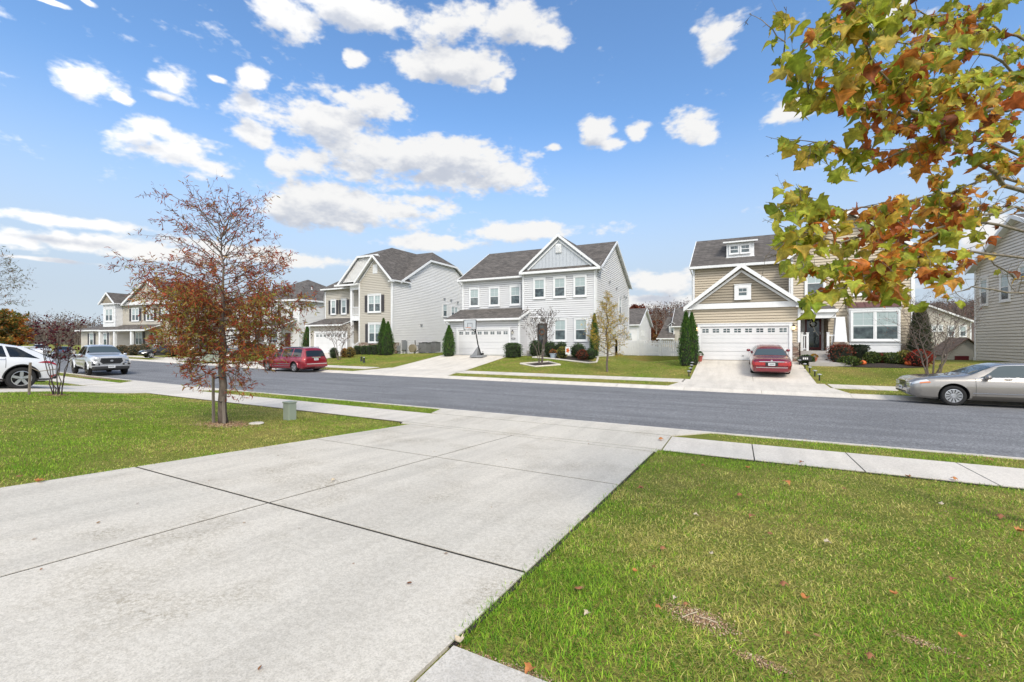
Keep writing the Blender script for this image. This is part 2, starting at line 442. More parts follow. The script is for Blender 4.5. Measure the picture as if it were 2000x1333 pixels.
sheet(mb, -7.85, DXM - .005, 10.31, 11.11, .022, x0b=-8.1, nx=3); sheet(mb, DXM + .005, DX1 + .09, 10.31, 11.11, .022, x1b=DX1 + .85, nx=3)
sheet(jb, DX0 + .01, DX1 - .01, -6, 8.52, .017, nx=6, skirt=0); sheet(jb, -7.55, DX1 + .03, 8.525, 11.1, .017, nx=6, skirt=0)
drv = tag(mb.build('driveway', M['conc']), 'wide pale concrete driveway with dark expansion joints in the foreground', 'driveway', kind='structure')
tag(jb.build('expansion_joint', M['joint']), 'dark joint filler between the slabs of the foreground driveway', 'joint', kind='structure')
eb = MB(); sheet(eb, DX1 - .015, DX1 + .035, 1.93, 8.8, .012, nx=1, skirt=0); sheet(eb, DX0 - .03, DX0 + .01, -6, 8.8, .012, nx=1, skirt=0); sheet(eb, -1.2, 60, 8.70, 8.79, .010, nx=60, skirt=0); sheet(eb, -1.2, 60, 10.19, 10.25, .010, nx=60, skirt=0); sheet(eb, -20.6, -7.5, 8.70, 8.79, .010, nx=16, skirt=0); sheet(eb, -17.9, -8, 10.19, 10.25, .010, nx=12, skirt=0)
tag(eb.build('soil_edge', M['mulch']), 'dark soil line where the lawns meet the concrete', 'soil', kind='structure')
# ---- walk slab at the bottom edge
mb = MB(); sheet(mb, DX1 + .035, -.35, .8, 1.93, .03, nx=4); sheet(mb, -.33, 1.2, .8, 1.90, .03, nx=4)
tag(mb.build('footpath', concrete('old path concrete', (.60,.56,.50), (.44,.415,.37), .9)), 'weathered concrete footpath slab beside the driveway', 'path', kind='structure')
# ---- other driveways
def drive(x0, x1, ya, yb, flare, mid, label, near=False):
    mb = MB(); 
    for p, q in ((x0, mid), (mid, x1)):
        ys_ = [ya, (2 * ya + yb) / 3, (ya + 2 * yb) / 3, yb]
        for a, b in zip(ys_, ys_[1:]): sheet(mb, p + .006 * (p == mid), q - .006 * (q == mid), a + .007, b - .007, .022, nx=3)
    if near:
        sheet(mb, x0 - .4, x1 + .4, 8.79, 10.19, .022); sheet(mb, x0 - .6, x1 + .6, 10.2, 11.11, .022, x0b=x0 - flare, x1b=x1 + flare)
    else:
        sheet(mb, x0 - .3, x1 + .3, 23.51, 24.99, .022); sheet(mb, x0 - flare, x1 + flare, 21.89, 23.5, .022, x0b=x0 - .35, x1b=x1 + .35)
    tag(mb.build('driveway', M['conc2']), label, 'driveway', kind='structure')
drive(-26.6, -21.0, -4, 8.78, 1.5, -23.8, 'neighbouring concrete driveway under the white car', True)
drive(-2.15, 3.35, 25.0, 31.35, .7, .75, 'concrete driveway in front of the tan house')
drive(-22.9, -16.35, 25.0, 31.7, .8, -19.6, 'concrete driveway with the basketball hoop')
drive(-41.6, -35.0, 25.0, 32.5, .8, -38.3, 'concrete driveway behind the red minivan')
drive(-57.5, -52, 25.0, 33, .8, -54.5, 'far concrete driveway with a dark parked car')
drive(-86, -80, 25.0, 40, .8, -83, 'farthest concrete driveway behind the rust-leaved tree')
# ---- soil patches and mulch beds (flat stuff on the ground)
def blob_sheet(mb, cx, cy, rx, ry, off=.014, n=22, jit=.25, rot=0, mi=0):
    ring = []
    n = 56; hs_ = [(h, random.uniform(0, 6.28), jit * random.uniform(.5, 1.2) / h ** .55) for h in (2, 3, 5, 8, 13, 21)]
    for k in range(n):
        a = 2 * math.pi * k / n; r = 1 + sum(w * math.sin(h * a + p) for h, p, w in hs_)
        x = cx + math.cos(a + rot) * rx * r; y = cy + math.sin(a + rot) * ry * r
        ring.append((x, y, gz(x, y) + off))
    c = (cx, cy, gz(cx, cy) + off)
    for k in range(n): mb.face([c, ring[k], ring[(k + 1) % n]], mi)
mb = MB(); blob_sheet(mb, -31.5, 12.35, 4.5, .38, jit=.1)
tag(mb.build('bare_soil', M['soil']), 'bare brown soil along the verge near the pickup truck', 'soil', kind='stuff')
CR = Cloud()
for cx, cy, rx, ry, n, s_ in ((-.22, 2.95, .20, .11, 2200, .010), (.12, 2.66, .15, .04, 500, .009), (.95, 3.3, .15, .05, 300, .01), (-10.3, 6.15, .7, .45, 2600, .028), (-19.2, 6.2, .45, .35, 700, .035), (-1.0, 1.99, .35, .03, 700, .010)):
    for _ in range(n):
        x = cx + random.gauss(0, .5) * rx; y = cy + random.gauss(0, .5) * ry + (x - cx) * -.25 * (rx < .3); k = random.uniform(.7, 1.25); c = random.choice(((.42, .25, .15), (.48, .32, .20), (.33, .19, .11), (.55, .43, .29), (.26, .16, .10)))
        CR.add((x, y, gz(x, y) + random.uniform(.002, .012)), (random.gauss(0, 1), random.gauss(0, 1), random.gauss(0, .15)), (random.gauss(0, .3), random.gauss(0, .3), 1), s_ * random.uniform(.4, 1.5), tuple(q * k for q in c))
tag(cloud_build(CR, 'bare_soil', [([(-.5, 0, 0), (0, .4, .12), (.5, 0, 0), (0, -.4, .1)], [(0, 1, 2), (0, 2, 3)])], attr_mat('soil crumbs', .95, 0)), 'crumbly bare soil and dead thatch in worn spots of the near lawns', 'soil', kind='stuff')
# ================================================================= house kit
def frame_xf(p, d, n):               # local (s along wall, q outwards, z) -> world
    dx, dy = d; nx, ny = n; px, py, pz = p
    return lambda s, q, z: (px + dx * s + nx * q, py + dy * s + ny * q, pz + z)
FRONT = ((1, 0), (0, -1)); RIGHT = ((0, 1), (1, 0)); LEFT = ((0, 1), (-1, 0)); BACK = ((1, 0), (0, 1))
def srange(poly, z):
    xs = []
    n = len(poly)
    for k in range(n):
        (a, b), (c, d) = poly[k], poly[(k + 1) % n]
        if (b - z) * (d - z) <= 0 and b != d: xs.append(a + (c - a) * (z - b) / (d - b))
        elif b == d == z: xs += [a, c]
    return (min(xs), max(xs)) if xs else None
def siding(mb, p, fr, poly, course=.17, depth=.03, mi=0):
    """lapped boards over a convex wall outline given as (s, z)"""
    mb.xf = frame_xf(p, *fr)
    z0 = min(q[1] for q in poly); z1 = max(q[1] for q in poly)
    zs = list(np.arange(z0, z1 - 1e-4, course)) + [z1]
    flip = fr in (RIGHT, BACK)
    for a, b in zip(zs, zs[1:]):
        ra = srange(poly, a + 1e-4); rb = srange(poly, b - 1e-4)
        if not ra or not rb: continue
        g = min(.035, (b - a) * .3); rg = srange(poly, a + g) or ra; dk = depth * .25
        mb.face([(ra[0], -.045, a), (ra[1], -.045, a), (rg[1], -.045, a + g), (rg[0], -.045, a + g)], mi)
        mb.face([(rg[0], -.045, a + g), (rg[1], -.045, a + g), (rg[1], depth, a + g), (rg[0], depth, a + g)], mi)
        mb.face([(rg[0], depth, a + g), (rg[1], depth, a + g), (rb[1], dk, b), (rb[0], dk, b)], mi)
        mb.face([(rb[0], dk, b), (rb[1], dk, b), (rb[1], -.045, b), (rb[0], -.045, b)], mi)
    mb.xf = None
def wall_poly(mb, p, fr, poly, q=0, mi=0):
    mb.xf = frame_xf(p, *fr); mb.face([(s, q, z) for s, z in poly], mi); mb.xf = None
def window(root, p, fr, s, z, w, h, n=1, trim=.11, head=.16, q0=.04, grid=(2, 2), lower_grid=False, sill=True, shutters=0, blind=.5, world=True, pane_mats=None, label=None):
    """s centre, z bottom of the glass opening; n sashes side by side"""
    mb = MB(); mb.xf = frame_xf(p, *fr); x0 = s - w / 2; x1 = s + w / 2
    mb.box(x0 - trim, x0, q0 - .02, q0 + .055, z - trim, z + h + head); mb.box(x1, x1 + trim, q0 - .02, q0 + .055, z - trim, z + h + head)
    mb.box(x0, x1, q0 - .02, q0 + .055, z + h, z + h + head); mb.box(x0, x1, q0 - .02, q0 + .055, z - trim, z)
    if head > .14: mb.box(x0 - trim - .03, x1 + trim + .03, q0 - .01, q0 + .085, z + h + head, z + h + head + .035)
    mb.box(x0 - trim - (.02 if sill else 0), x1 + trim + (.02 if sill else 0), q0 - .01, q0 + .08, z - trim - .03, z - trim)
    cw = (w - .07 * (n - 1)) / n; fw = .045
    P = MB(); P.xf = mb.xf
    for k in range(n):
        a = x0 + k * (cw + .07); b = a + cw
        if k: mb.box(a - .07, a, q0 - .02, q0 + .045, z, z + h)
        zm = z + h * .5
        mb.box(a, a + fw, q0 - .015, q0 + .035, z, z + h); mb.box(b - fw, b, q0 - .015, q0 + .035, z, z + h)
        for zz in (z, z + h - fw, zm - fw / 2): mb.box(a + fw, b - fw, q0 - .015, q0 + .034, zz, zz + fw)
        gx, gy = grid
        for lo, hi, on in ((zm + fw / 2, z + h - fw, True), (z + fw, zm - fw / 2, lower_grid)):
            if not on: continue
            for i in range(1, gx): xx = a + fw + (cw - 2 * fw) * i / gx; mb.box(xx - .006, xx + .006, q0 - .01, q0 + .012, lo, hi)
            for i in range(1, gy): zz = lo + (hi - lo) * i / gy; mb.box(a + fw, b - fw, q0 - .01, q0 + .011, zz - .006, zz + .006)
        zb = z + h * (1 - blind)
        P.face([(a + .01, q0 + .004, zb), (b - .01, q0 + .004, zb), (b - .01, q0 + .004, z + h - .01), (a + .01, q0 + .004, z + h - .01)], 0)
        P.face([(a + .01, q0 + .004, z + .01), (b - .01, q0 + .004, z + .01), (b - .01, q0 + .004, zb), (a + .01, q0 + .004, zb)], 1)
    f = mb.build('window', M['trim'], root, world=world)
    P.build('pane', pane_mats or [M['pane_hi'], M['pane_lo']], f, world=world)
    if label: f['label'] = label
    if shutters:
        for sx in (x0 - trim - .03 - shutters, x1 + trim + .03):
            b = MB(); b.xf = frame_xf(p, *fr)
            b.box(sx, sx + shutters, q0, q0 + .045, z - .03, z + h + .05)
            for i in range(1, 12):
                zz = z + (h - .04) * i / 12; b.box(sx + .04, sx + shutters - .04, q0 + .045, q0 + .058, zz, zz + (h / 12) * .6)
            b.build('shutter', M['shutter'], root, world=world)
    return f
def garage_door(root, p, fr, s0, s1, z0, z1, panes=8, world=True, trim=.16, q0=.04):
    mb = MB(); mb.xf = frame_xf(p, *fr)
    mb.box(s0 - trim, s0, q0, q0 + .07, z0, z1 + trim); mb.box(s1, s1 + trim, q0, q0 + .07, z0, z1 + trim); mb.box(s0, s1, q0, q0 + .07, z1, z1 + trim)
    mb.box(s0 - trim - .03, s1 + trim + .03, q0, q0 + .10, z1 + trim, z1 + trim + .04)
    mb.build('door_frame', M['trim'], root, world=world)
    d = MB(); d.xf = mb.xf; rows = 4; h = (z1 - z0) / rows
    for r in range(rows):
        a = z0 + r * h; d.box(s0, s1, -.03, q0 + .005, a + .006, a + h - .006)
        for k in range(2 if r < rows - 1 else 0):
            d.box(s0 + .05, s1 - .05, q0 + .005, q0 + .014, a + .04 + k * h * .48, a + h * .46 + k * h * .48)
    d.box(s0, s1, -.05, -.03, z0, z1)
    dr = d.build('garage_door', M['door_white'], root, world=world)
    L = s1 - s0; a = z0 + 3 * h
    for k in range(panes):
        g = MB(); g.xf = mb.xf
        c = s0 + L * (k + .5) / panes; pw = L / panes * .60 / 2
        for i in (0, 1):
            for j in (0, 1):
                g.box(c + (-pw if i == 0 else .018), c + (-.018 if i == 0 else pw), q0, q0 + .012, a + h * (.28 if j == 0 else .53), a + h * (.47 if j == 0 else .72))
        g.build('pane', M['pane_lo'], dr, world=world)
    hd = MB(); hd.xf = mb.xf; hd.box(s0 + L * .5 - .05, s0 + L * .5 + .05, q0 + .01, q0 + .04, z0 + h * .5, z0 + h * .5 + .03)
    hd.build('handle', M['black'], dr, world=world)
def wall_lamp(root, x, y, z, world=True, lit=False):
    b = MB(); b.lathe([(.0, .16), (.03, .15), (.10, .06), (.095, .05), (0, .05)], (x, y - .14, z), n=10); b.tube([(x, y, z + .02), (x, y - .08, z + .18), (x, y - .14, z + .16)], .014, 6)
    b.lathe([(0, -.20), (.05, -.19), (.07, -.15), (.0, -.15)], (x, y - .14, z), n=10); b.box(x - .05, x + .05, y - .02, y, z - .08, z + .1)
    l = b.build('wall_lamp', M['black'], root, world=world)
    g = MB(); g.lathe([(.065, -.15), (.09, .05)], (x, y - .14, z), n=10); g.build('lamp_glass', M['lamplit' if lit else 'lampglass'], l, world=world)
def corner_posts(mb, pts, z0, z1, w=.11):
    for x, y in pts: mb.box(x - w / 2 - .012, x + w / 2 + .012, y - w / 2 - .012, y + w / 2 + .012, z0, z1)
def downspout(root, pts, world=True):
    b = MB(); b.tube(pts, .045, 6); return b.build('downspout', M['trim'], root, world=world)
def gable_trim(mb, xl, zl, xa, za, xr, zr, y, th=.26, w=.06, face=None):
    mb.beam((xl, y, zl), (xa, y, za), w, th); mb.beam((xa, y, za), (xr, y, zr), w, th)
def rail(root, p0, p1, h=.95, posts=True, world=True, n=None, name='porch_rail'):
    b = MB(); p0 = Vector(p0); p1 = Vector(p1); L = (p1 - p0).length; n = n or max(2, int(L / .13))
    up = Vector((0, 0, 1))
    b.beam(p0 + up * h, p1 + up * h, .09, .07); b.beam(p0 + up * .14, p1 + up * .14, .05, .06)
    for k in range(1, n):
        q = p0.lerp(p1, k / n); b.box(q.x - .02, q.x + .02, q.y - .02, q.y + .02, q.z + .1, q.z + h - .05)
    if posts:
        for q in (p0, p1):
            b.box(q.x - .06, q.x + .06, q.y - .06, q.y + .06, q.z - .1, q.z + h + .1); b.box(q.x - .08, q.x + .08, q.y - .08, q.y + .08, q.z + h + .1, q.z + h + .14)
    return b.build(name, M['trim'], root, world=world)

# ================================================================= the grey-white house (centre)
def house_center():
    r = thing('house', 'pale grey sided two-storey house with a front gable, standing behind the basketball hoop', 'house', (-16, 34.5, 1.0), group='houses across the street')
    zb = .55; zg0 = 1.03
    xL, xG, xR = -22.36, -15.62, -9.84; yG, yA, yB, yR = 32.5, 34.7, 34.1, 46.2; ez = 7.75
    w = MB()
    siding(w, (xL, yG, 0), FRONT, [(0, zb), (xG - xL, zb), (xG - xL, 4.15), (0, 4.15)])
    siding(w, (xG, yG, 0), RIGHT, [(0, zb), (yB - yG, zb), (yB - yG, 5.1), (0, 4.15)])
    siding(w, (xL, yA, 0), FRONT, [(0, 4.4), (xG - .4 - xL, 4.4), (xG - .4 - xL, ez), (0, ez)])
    siding(w, (-16.0, yB, 0), FRONT, [(0, zb), (xR + 16.0, zb), (xR + 16.0, ez), (0, ez)])
    siding(w, (xL, yG, 0), LEFT, [(0, zb), (yR - yG, zb), (yR - yG, 4.1), (0, 4.1)])
    siding(w, (xL, yA, 0), LEFT, [(0, 4.1), (yR - yA, 4.1), (yR - yA, ez), (5.75, 10.95), (0, ez)])
    siding(w, (xL, yR, 0), BACK, [(0, -1.2), (xR - xL, -1.2), (xR - xL, ez), (0, ez)])
    w.build('wall', M['side_grey'], r)
    w = MB()
    siding(w, (xR, yB, 0), RIGHT, [(0, -1.2), (yR - yB, -1.2), (yR - yB, ez), (6.05, 10.95), (0, ez)])
    w.build('wall', M['side_white'], r)
    bt = MB(); gx0, gx1, gxa = -16.0, -9.55, -12.78; gy = yB - .28
    wall_poly(bt, (0, gy + .12, 0), FRONT, [(gx0 + .02, 8.0), (gx1 - .02, 8.0), (gxa, 10.70)])
    for k in range(1, 22):
        x = gx0 + k * .3; zt = 10.66 - abs(x - gxa) * .85
        if zt > 8.2: bt.box(x - .012, x + .012, gy + .09, gy + .118, 8.05, zt)
    bt.build('gable_wall', M['batten'], r)
    rf = MB(); rf.sof = 1; yr = 40.15; zr = 11.15
    x0, x1 = xL - .35, xR + .28
    rf.slab([(x0, yA - .4, ez - .02), (x1, yA - .4, ez - .02), (x1, yr, zr), (x0, yr, zr)], .10)
    rf.slab([(x1, yR + .4, ez - .1), (x0, yR + .4, ez - .1), (x0, yr, zr - .004), (x1, yr, zr - .004)], .10)
    # front gable roof
    za = 10.78; xl, xr_, = gx0 - .22, gx1 + .22; zl = 7.93
    yb = yA + (za - ez) / (zr - ez) * (yr - yA) + .2
    rf.slab([(xl, gy - .06, zl), (gxa, gy - .06, za), (gxa, yb, za), (xl, yA + .5, zl)], .10)
    rf.slab([(gxa, gy - .06, za), (xr_, gy - .06, zl), (xr_, yA + .5, zl), (gxa, yb, za)], .10)
    rf.slab([(gx0 + .1, gy - .08, 7.93), (gx1 - .1, gy - .08, 7.93), (gx1 - .3, gy + .14, 8.18), (gx0 + .3, gy + .14, 8.18)], .04)
    # shed roof of the garage wing
    rf.slab([(xL - .28, yG - .38, 4.06), (xG + .2, yG - .38, 4.06), (xG + .2, yA, 5.06), (xL - .28, yA, 5.06)], .09)
    rf.build('roof', [M['roof'], M['trim']], r)
    t = MB()
    t.box(x0, gx0 - .2, yA - .48, yA - .40, ez - .16, ez - .01); t.box(x0, gx0, yA - .4, yA, ez - .16, ez - .125)
    t.box(gx0 - .2, gx1 + .2, gy - .14, gy - .08, 7.74, 7.90); t.box(gx0 - .2, gx1 + .2, gy - .08, yB, 7.74, 7.77)
    gable_trim(t, xl, zl + .012, gxa, za + .02, xr_, zl + .012, gy - .10, .24, .07)
    gable_trim(t, xl + .55, zl + .05, gxa, za - .42, xr_ - .55, zl + .05, gy + .07, .13, .05)
    t.beam((x1 + .015, yA - .4, ez + .01), (x1 + .015, yr, zr + .015), .05, .22); t.beam((x1 + .015, yr, zr + .015), (x1 + .015, yR + .4, ez - .08), .05, .22)
    t.beam((x0 - .015, yA - .4, ez + .01), (x0 - .015, yr, zr + .015), .05, .22)
    t.box(xL - .28, xG + .2, yG - .46, yG - .38, 3.9, 4.05); t.box(xL - .28, xG + .2, yG - .38, yG, 3.9, 3.93)
    t.beam((xG + .2, yG - .38, 4.09), (xG + .2, yB, 4.80), .05, .2)
    corner_posts(t, [(xL, yG), (xG, yG)], zb, 3.9); corner_posts(t, [(xR, yB), (-16.0, yB)], zb, 7.74); corner_posts(t, [(xL, yA)], 4.4, 7.6); corner_posts(t, [(xR, yR)], -1.2, 7.6)
    t.box(-13.0 - .3, -13.0 + .3, 0, 0, 0, 0)
    t.build('trim', M['trim'], r)
    v = MB(); v.box(-12.78 - .24, -12.78 + .24, gy + .02, gy + .1, 9.3, 9.98)
    for k in range(8): v.box(-12.78 - .19, -12.78 + .19, gy - .005, gy + .02, 9.36 + k * .072, 9.36 + k * .072 + .042)
    v.build('gable_vent', M['trim'], r)
    fa = (0, yA, 0); fb = (0, yB, 0)
    for px in (927, 966, 1007): window(r, fa, FRONT, onY(px, yA), 5.38, .86, 1.48)
    for px in (1054, 1093.5, 1133.3): window(r, fb, FRONT, onY(px, yB), 5.80, .88, 1.46)
    for px in (1094.5, 1135): window(r, fb, FRONT, onY(px, yB), 2.28, .92, 1.62)
    garage_door(r, (0, yG, 0), FRONT, onY(895.5, yG), onY(994.5, yG), zg0, 3.13)
    wall_lamp(r, onY(885.5, yG), yG, 2.85); wall_lamp(r, onY(1002, yG), yG, 2.92)
    nb = MB(); xx = onY(1003, yG); nb.box(xx - .17, xx + .17, yG - .045, yG - .02, 2.33, 2.47); pl = nb.build('number_plate', M['black'], r)
    for k, q in enumerate((-.10, -.01, .07)): nn = MB(); nn.box(xx + q - .005, xx + q + .04, yG - .055, yG - .044, 2.365, 2.435); nn.build('numeral', M['trim'], pl)
    # entry
    d = MB(); dx = onY(1060, yB); d.box(dx - .45, dx + .45, yB - .06, yB - .02, 1.55, 3.65); dr = d.build('front_door', M['door_dark'], r)
    g = MB(); g.box(dx - .28, dx + .28, yB - .07, yB - .06, 2.3, 3.5); g.build('pane', M['pane_lo'], dr)
    wr = MB(); wr.tube([(dx + .22 * math.cos(a), yB - .12, 2.95 + .22 * math.sin(a)) for a in [k * math.pi / 8 for k in range(17)]], .05, 6); wr.build('wreath', var_mat('autumn wreath', (.30,.09,.03), (.10,.06,.02), 20, .9, .4), dr)
    f = MB(); f.box(dx - .62, dx - .45, yB - .1, yB - .02, 1.5, 3.8); f.box(dx + .45, dx + .62, yB - .1, yB - .02, 1.5, 3.8); f.box(dx - .8, dx + .8, yB - .14, yB - .02, 3.8, 4.1); f.box(dx - .45, dx + .45, yB - .1, yB - .02, 3.65, 3.8); f.box(dx-.9,dx+.9,yB-.2,yB-.02,4.1,4.14)
    f.build('door_frame', M['trim'], r)
    s = MB(); s.box(dx - 1.0, dx + 1.0, yB - 1.0, yB - .02, .9, 1.42); s.box(dx - .8, dx + .8, yB - 1.35, yB - 1.0, .9, 1.24); s.build('steps', M['concrete_step'], r)
    downspout(r, [(xL - .2, yG - .42, 3.92), (xL - .08, yG - .12, 3.5), (xL - .08, yG - .12, 1.1)]); downspout(r, [(xR + .2, yB - .3, 7.7), (xR + .1, yB + .12, 7.2), (xR + .1, yB + .12, 1.2)]); downspout(r, [(xL - .3, yA - .45, 7.6), (xL - .1, yA + .1, 7.1), (xL - .1, yA + .1, 4.9)])
    # right side wall: openings seen in the photo
    R0 = (xR, 0, 0)
    window(r, R0, RIGHT, onX(1210, xR), 4.75, .8, 1.4)
    window(r, R0, RIGHT, onX(1196, xR), 2.05, 2.2, 1.55, n=3)
    for px in (1210.5, 1222.5): window(r, R0, RIGHT, onX(px, xR), 3.0, .45, .55, trim=.07, head=.07, grid=(1, 1))
    for px, z in ((1189, 7.2), (1203, 6.9), (1218, 6.5), (1221.5, 6.4)):
        y = onX(px, xR); b = MB(); b.box(xR + .02, xR + .14, y - .1, y + .1, z, z + .16); b.build('wall_vent', M['meter'], r)
    return r
house_center()

# ================================================================= the tan house (right of centre)
def house_tan():
    r = thing('house', 'tan sided house with a garage gable, dormer and dark red front door', 'house', (2, 33, 1.0), group='houses across the street')
    yG, yA, yB, yR = 31.4, 34.5, 33.0, 46.0; xL, xG, xM, xR = -2.72, 3.33, 3.12, 8.96; zb = .5; ez = 7.45
    w = MB()
    siding(w, (xL, yG, 0), FRONT, [(0, zb), (xG - xL, zb), (xG - xL, 4.3), (0, 4.3)])
    siding(w, (xG, yG, 0), RIGHT, [(0, zb), (yA - yG, zb), (yA - yG, 4.5), (0, 4.5)])
    siding(w, (xL, yG, 0), LEFT, [(0, zb), (yA - yG, zb), (yA - yG, 4.3), (0, 4.3)])
    siding(w, (xL, yA, 0), LEFT, [(0, zb - 1.5), (yR - yA, zb - 1.5), (yR - yA, ez), (5.6, 10.2), (0, ez)])
    siding(w, (xL, yA, 0), FRONT, [(0, 4.2), (xM - xL, 4.2), (xM - xL, ez), (0, ez)])
    siding(w, (xM, yB, 0), FRONT, [(0, 3.95), (xR - xM, 3.95), (xR - xM, ez), ((xR - xM) / 2, 9.75), (0, ez)])
    siding(w, (5.0, yB, 0), FRONT, [(0, zb), (xR - 5.0, zb), (xR - 5.0, 3.95), (0, 3.95)])
    siding(w, (xM, yA, 0), FRONT, [(0, zb), (1.95, zb), (1.95, 4.4), (0, 4.4)])
    siding(w, (5.0, yB, 0), LEFT, [(0, zb), (yA - yB, zb), (yA - yB, 3.95), (0, 3.95)])
    siding(w, (xR, yB, 0), RIGHT, [(0, zb - 1.5), (yR - yB, zb - 1.5), (yR - yB, ez), (6.5, 10.2), (0, ez)])
    siding(w, (xL, yR, 0), BACK, [(0, zb - 1.5), (xR - xL, zb - 1.5), (xR - xL, ez), (0, ez)])
    w.build('wall', M['side_tan'], r)
    gxa = .29; w = MB(); siding(w, (0, yG - .10, 0), FRONT, [(gxa - 3.05, 4.58), (gxa + 3.05, 4.58), (gxa, 6.88)], .17, .028); w.build('gable_wall', M['shake_tan'], r)
    # stone base
    st = MB(); st.box(3.0, xG + .05, yG - .09, yG + .0, zb, 2.12); st.box(5.0, xR + .05, yB - .09, yB, zb, 2.02); st.box(xG, xG + .08, yG - .09, yA, zb, 2.12); st.box(xR, xR + .08, yB - .09, yB + 5, zb, 2.02); st.box(xM + .05, 5.0, yA - .08, yA, zb, 2.0)
    st.build('stone_base', M['stone'], r)
    rf = MB(); rf.sof = 1; yr = 40.3; zr = 10.5; x0, x1 = xL - .25, xR + .25
    rf.slab([(x0, yA - .35, ez), (x1, yA - .35, ez), (x1, yr, zr), (x0, yr, zr)], .1)
    rf.slab([(x1, yR + .4, ez - .1), (x0, yR + .4, ez - .1), (x0, yr, zr - .005), (x1, yr, zr - .005)], .1)
    gl, gr, gz0, gza = gxa - 3.35, gxa + 3.35, 4.36, 6.96
    rf.slab([(gl, yG - .45, gz0), (gxa, yG - .45, gza), (gxa, yA, gza), (gl, yA, gz0)], .09); rf.slab([(gxa, yG - .45, gza), (gr, yG - .45, gz0), (gr, yA, gz0), (gxa, yA, gza)], .09)
    bl, br_, bxa, bza = xM - .3, xR + .3, (xM + xR) / 2, 9.98; yb = yA + (bza - ez) / (zr - ez) * (yr - yA)
    rf.slab([(bl, yB - .4, ez - .02), (bxa, yB - .4, bza), (bxa, yb, bza), (bl, yA + .3, ez - .02)], .1); rf.slab([(bxa, yB - .4, bza), (br_, yB - .4, ez - .02), (br_, yA + .3, ez - .02), (bxa, yb, bza)], .1)
    rf.slab([(xG - .1, yB - 1.25, 4.06), (5.25, yB - 1.25, 4.06), (5.25, yA, 4.75), (xG - .1, yA, 4.75)], .08)
    rf.build('roof', [M['roof'], M['trim']], r)
    t = MB()
    t.box(x0, xM - .1, yA - .43, yA - .35, ez - .16, ez + .01); t.box(x0, xM, yA - .35, yA, ez - .16, ez - .12)
    gable_trim(t, gl, gz0 + .012, gxa, gza + .02, gr, gz0 + .012, yG - .48, .26, .07); gable_trim(t, gl + .5, gz0 + .12, gxa, gza - .33, gr - .5, gz0 + .12, yG - .17, .16, .05)
    t.box(gxa - 3.05, gxa + 3.05, yG - .17, yG - .02, 4.24, 4.58); t.box(gl, gl + .5, yG - .45, yG, 4.2, 4.27); t.box(gr - .5, gr, yG - .45, yG, 4.2, 4.27)
    gable_trim(t, bl, ez - .01, bxa, bza + .02, br_, ez - .01, yB - .43, .26, .07)
    t.beam((x0 - .01, yA - .35, ez + .02), (x0 - .01, yr, zr + .015), .05, .22)
    t.box(xG - .1, 5.3, yB - 1.33, yB - 1.25, 3.88, 4.07); t.box(3.45, 5.2, yB - 1.2, yB - 1.0, 3.55, 3.88); t.box(5.0, 5.2, yB - .998, yB - .13, 3.553, 3.877)
    corner_posts(t, [(xL, yG), (xG, yG)], zb, 4.24); corner_posts(t, [(xL, yA)], 4.3, ez - .16); corner_posts(t, [(xM, yB)], 4.05, ez); corner_posts(t, [(xR, yB)], 2.05, ez)
    t.build('trim', M['trim'], r)
    downspout(r, [(xM - .12, yB - .1, 7.2), (xM - .14, yB - .1, 4.3)])
    downspout(r, [(gl + .1, yG - .42, 4.3), (xL - .12, yG + .1, 3.8), (xL - .12, yG + .1, 1.1)]); downspout(r, [(xL - .2, yA - .4, 7.3), (xL - .1, yA + .08, 6.9), (xL - .1, yA + .08, 4.6)]); downspout(r, [(xR + .2, yB - .4, 7.3), (xR + .1, yB + .1, 6.9), (xR + .1, yB + .1, 1.1)])
    cl = MB()                        # tapered porch column
    cx, cy = onY(1640, 32.0), 32.0
    cl.hexa([(cx - .31, cy - .31, 2.15), (cx + .31, cy - .31, 2.15), (cx + .31, cy + .31, 2.15), (cx - .31, cy + .31, 2.15), (cx - .21, cy - .21, 3.6), (cx + .21, cy - .21, 3.6), (cx + .21, cy + .21, 3.6), (cx - .21, cy + .21, 3.6)])
    cl.build('porch_column', M['trim'], r)
    s = MB(); s.box(cx - .36, cx + .36, cy - .36, cy + .36, .6, 2.15); s.build('stone_pier', M['stone'], r)
    pf = MB(); pf.box(3.42, 5.3, 31.75, yA - .1, .6, 1.62); pf.build('porch_floor', M['concrete_step'], r)
    s = MB(); sx0, sx1 = onY(1594, 31.3), onY(1622, 31.3)
    for k in range(3): s.box(sx0 - .1, sx1 + .3, 31.75 - .32 * (k + 1), 31.74 - .32 * k, .6, 1.44 - .18 * k)
    s.box(sx0 - .5, sx1 + .8, 30.0, 30.78, .7, 1.01)
    s.build('steps', M['concrete_step'], r)
    rail(r, (3.52, 31.85, 1.62), (onY(1577, 31.85), 31.85, 1.62)); rail(r, (onY(1617, 31.85), 31.85, 1.62), (5.2, 31.85, 1.62))
    # dormer
    dx0, dx1 = onY(1419, 35.6), onY(1473, 35.6)
    d = MB(); d.box(dx0, dx1, 35.6, 38.0, 7.9, 9.25); d.box(dx0 - .05, dx1 + .05, 35.52, 35.6, 8.02, 8.16); dm = d.build('dormer', M['trim'], r)
    d = MB(); d.slab([(dx0 - .22, 35.3, 9.26), (dx1 + .22, 35.3, 9.26), (dx1 + .22, 38.2, 9.75), (dx0 - .22, 38.2, 9.75)], .1, 0, 1); d.build('dormer_roof', [M['roof'], M['trim']], dm)
    for px in (1434, 1455.5): window(r, (0, 35.6, 0), FRONT, onY(px, 35.6), 8.42, .56, .56, trim=.05, head=.05, grid=(2, 1), sill=False, blind=0, pane_mats=[M['pane_lo'], M['pane_lo']])
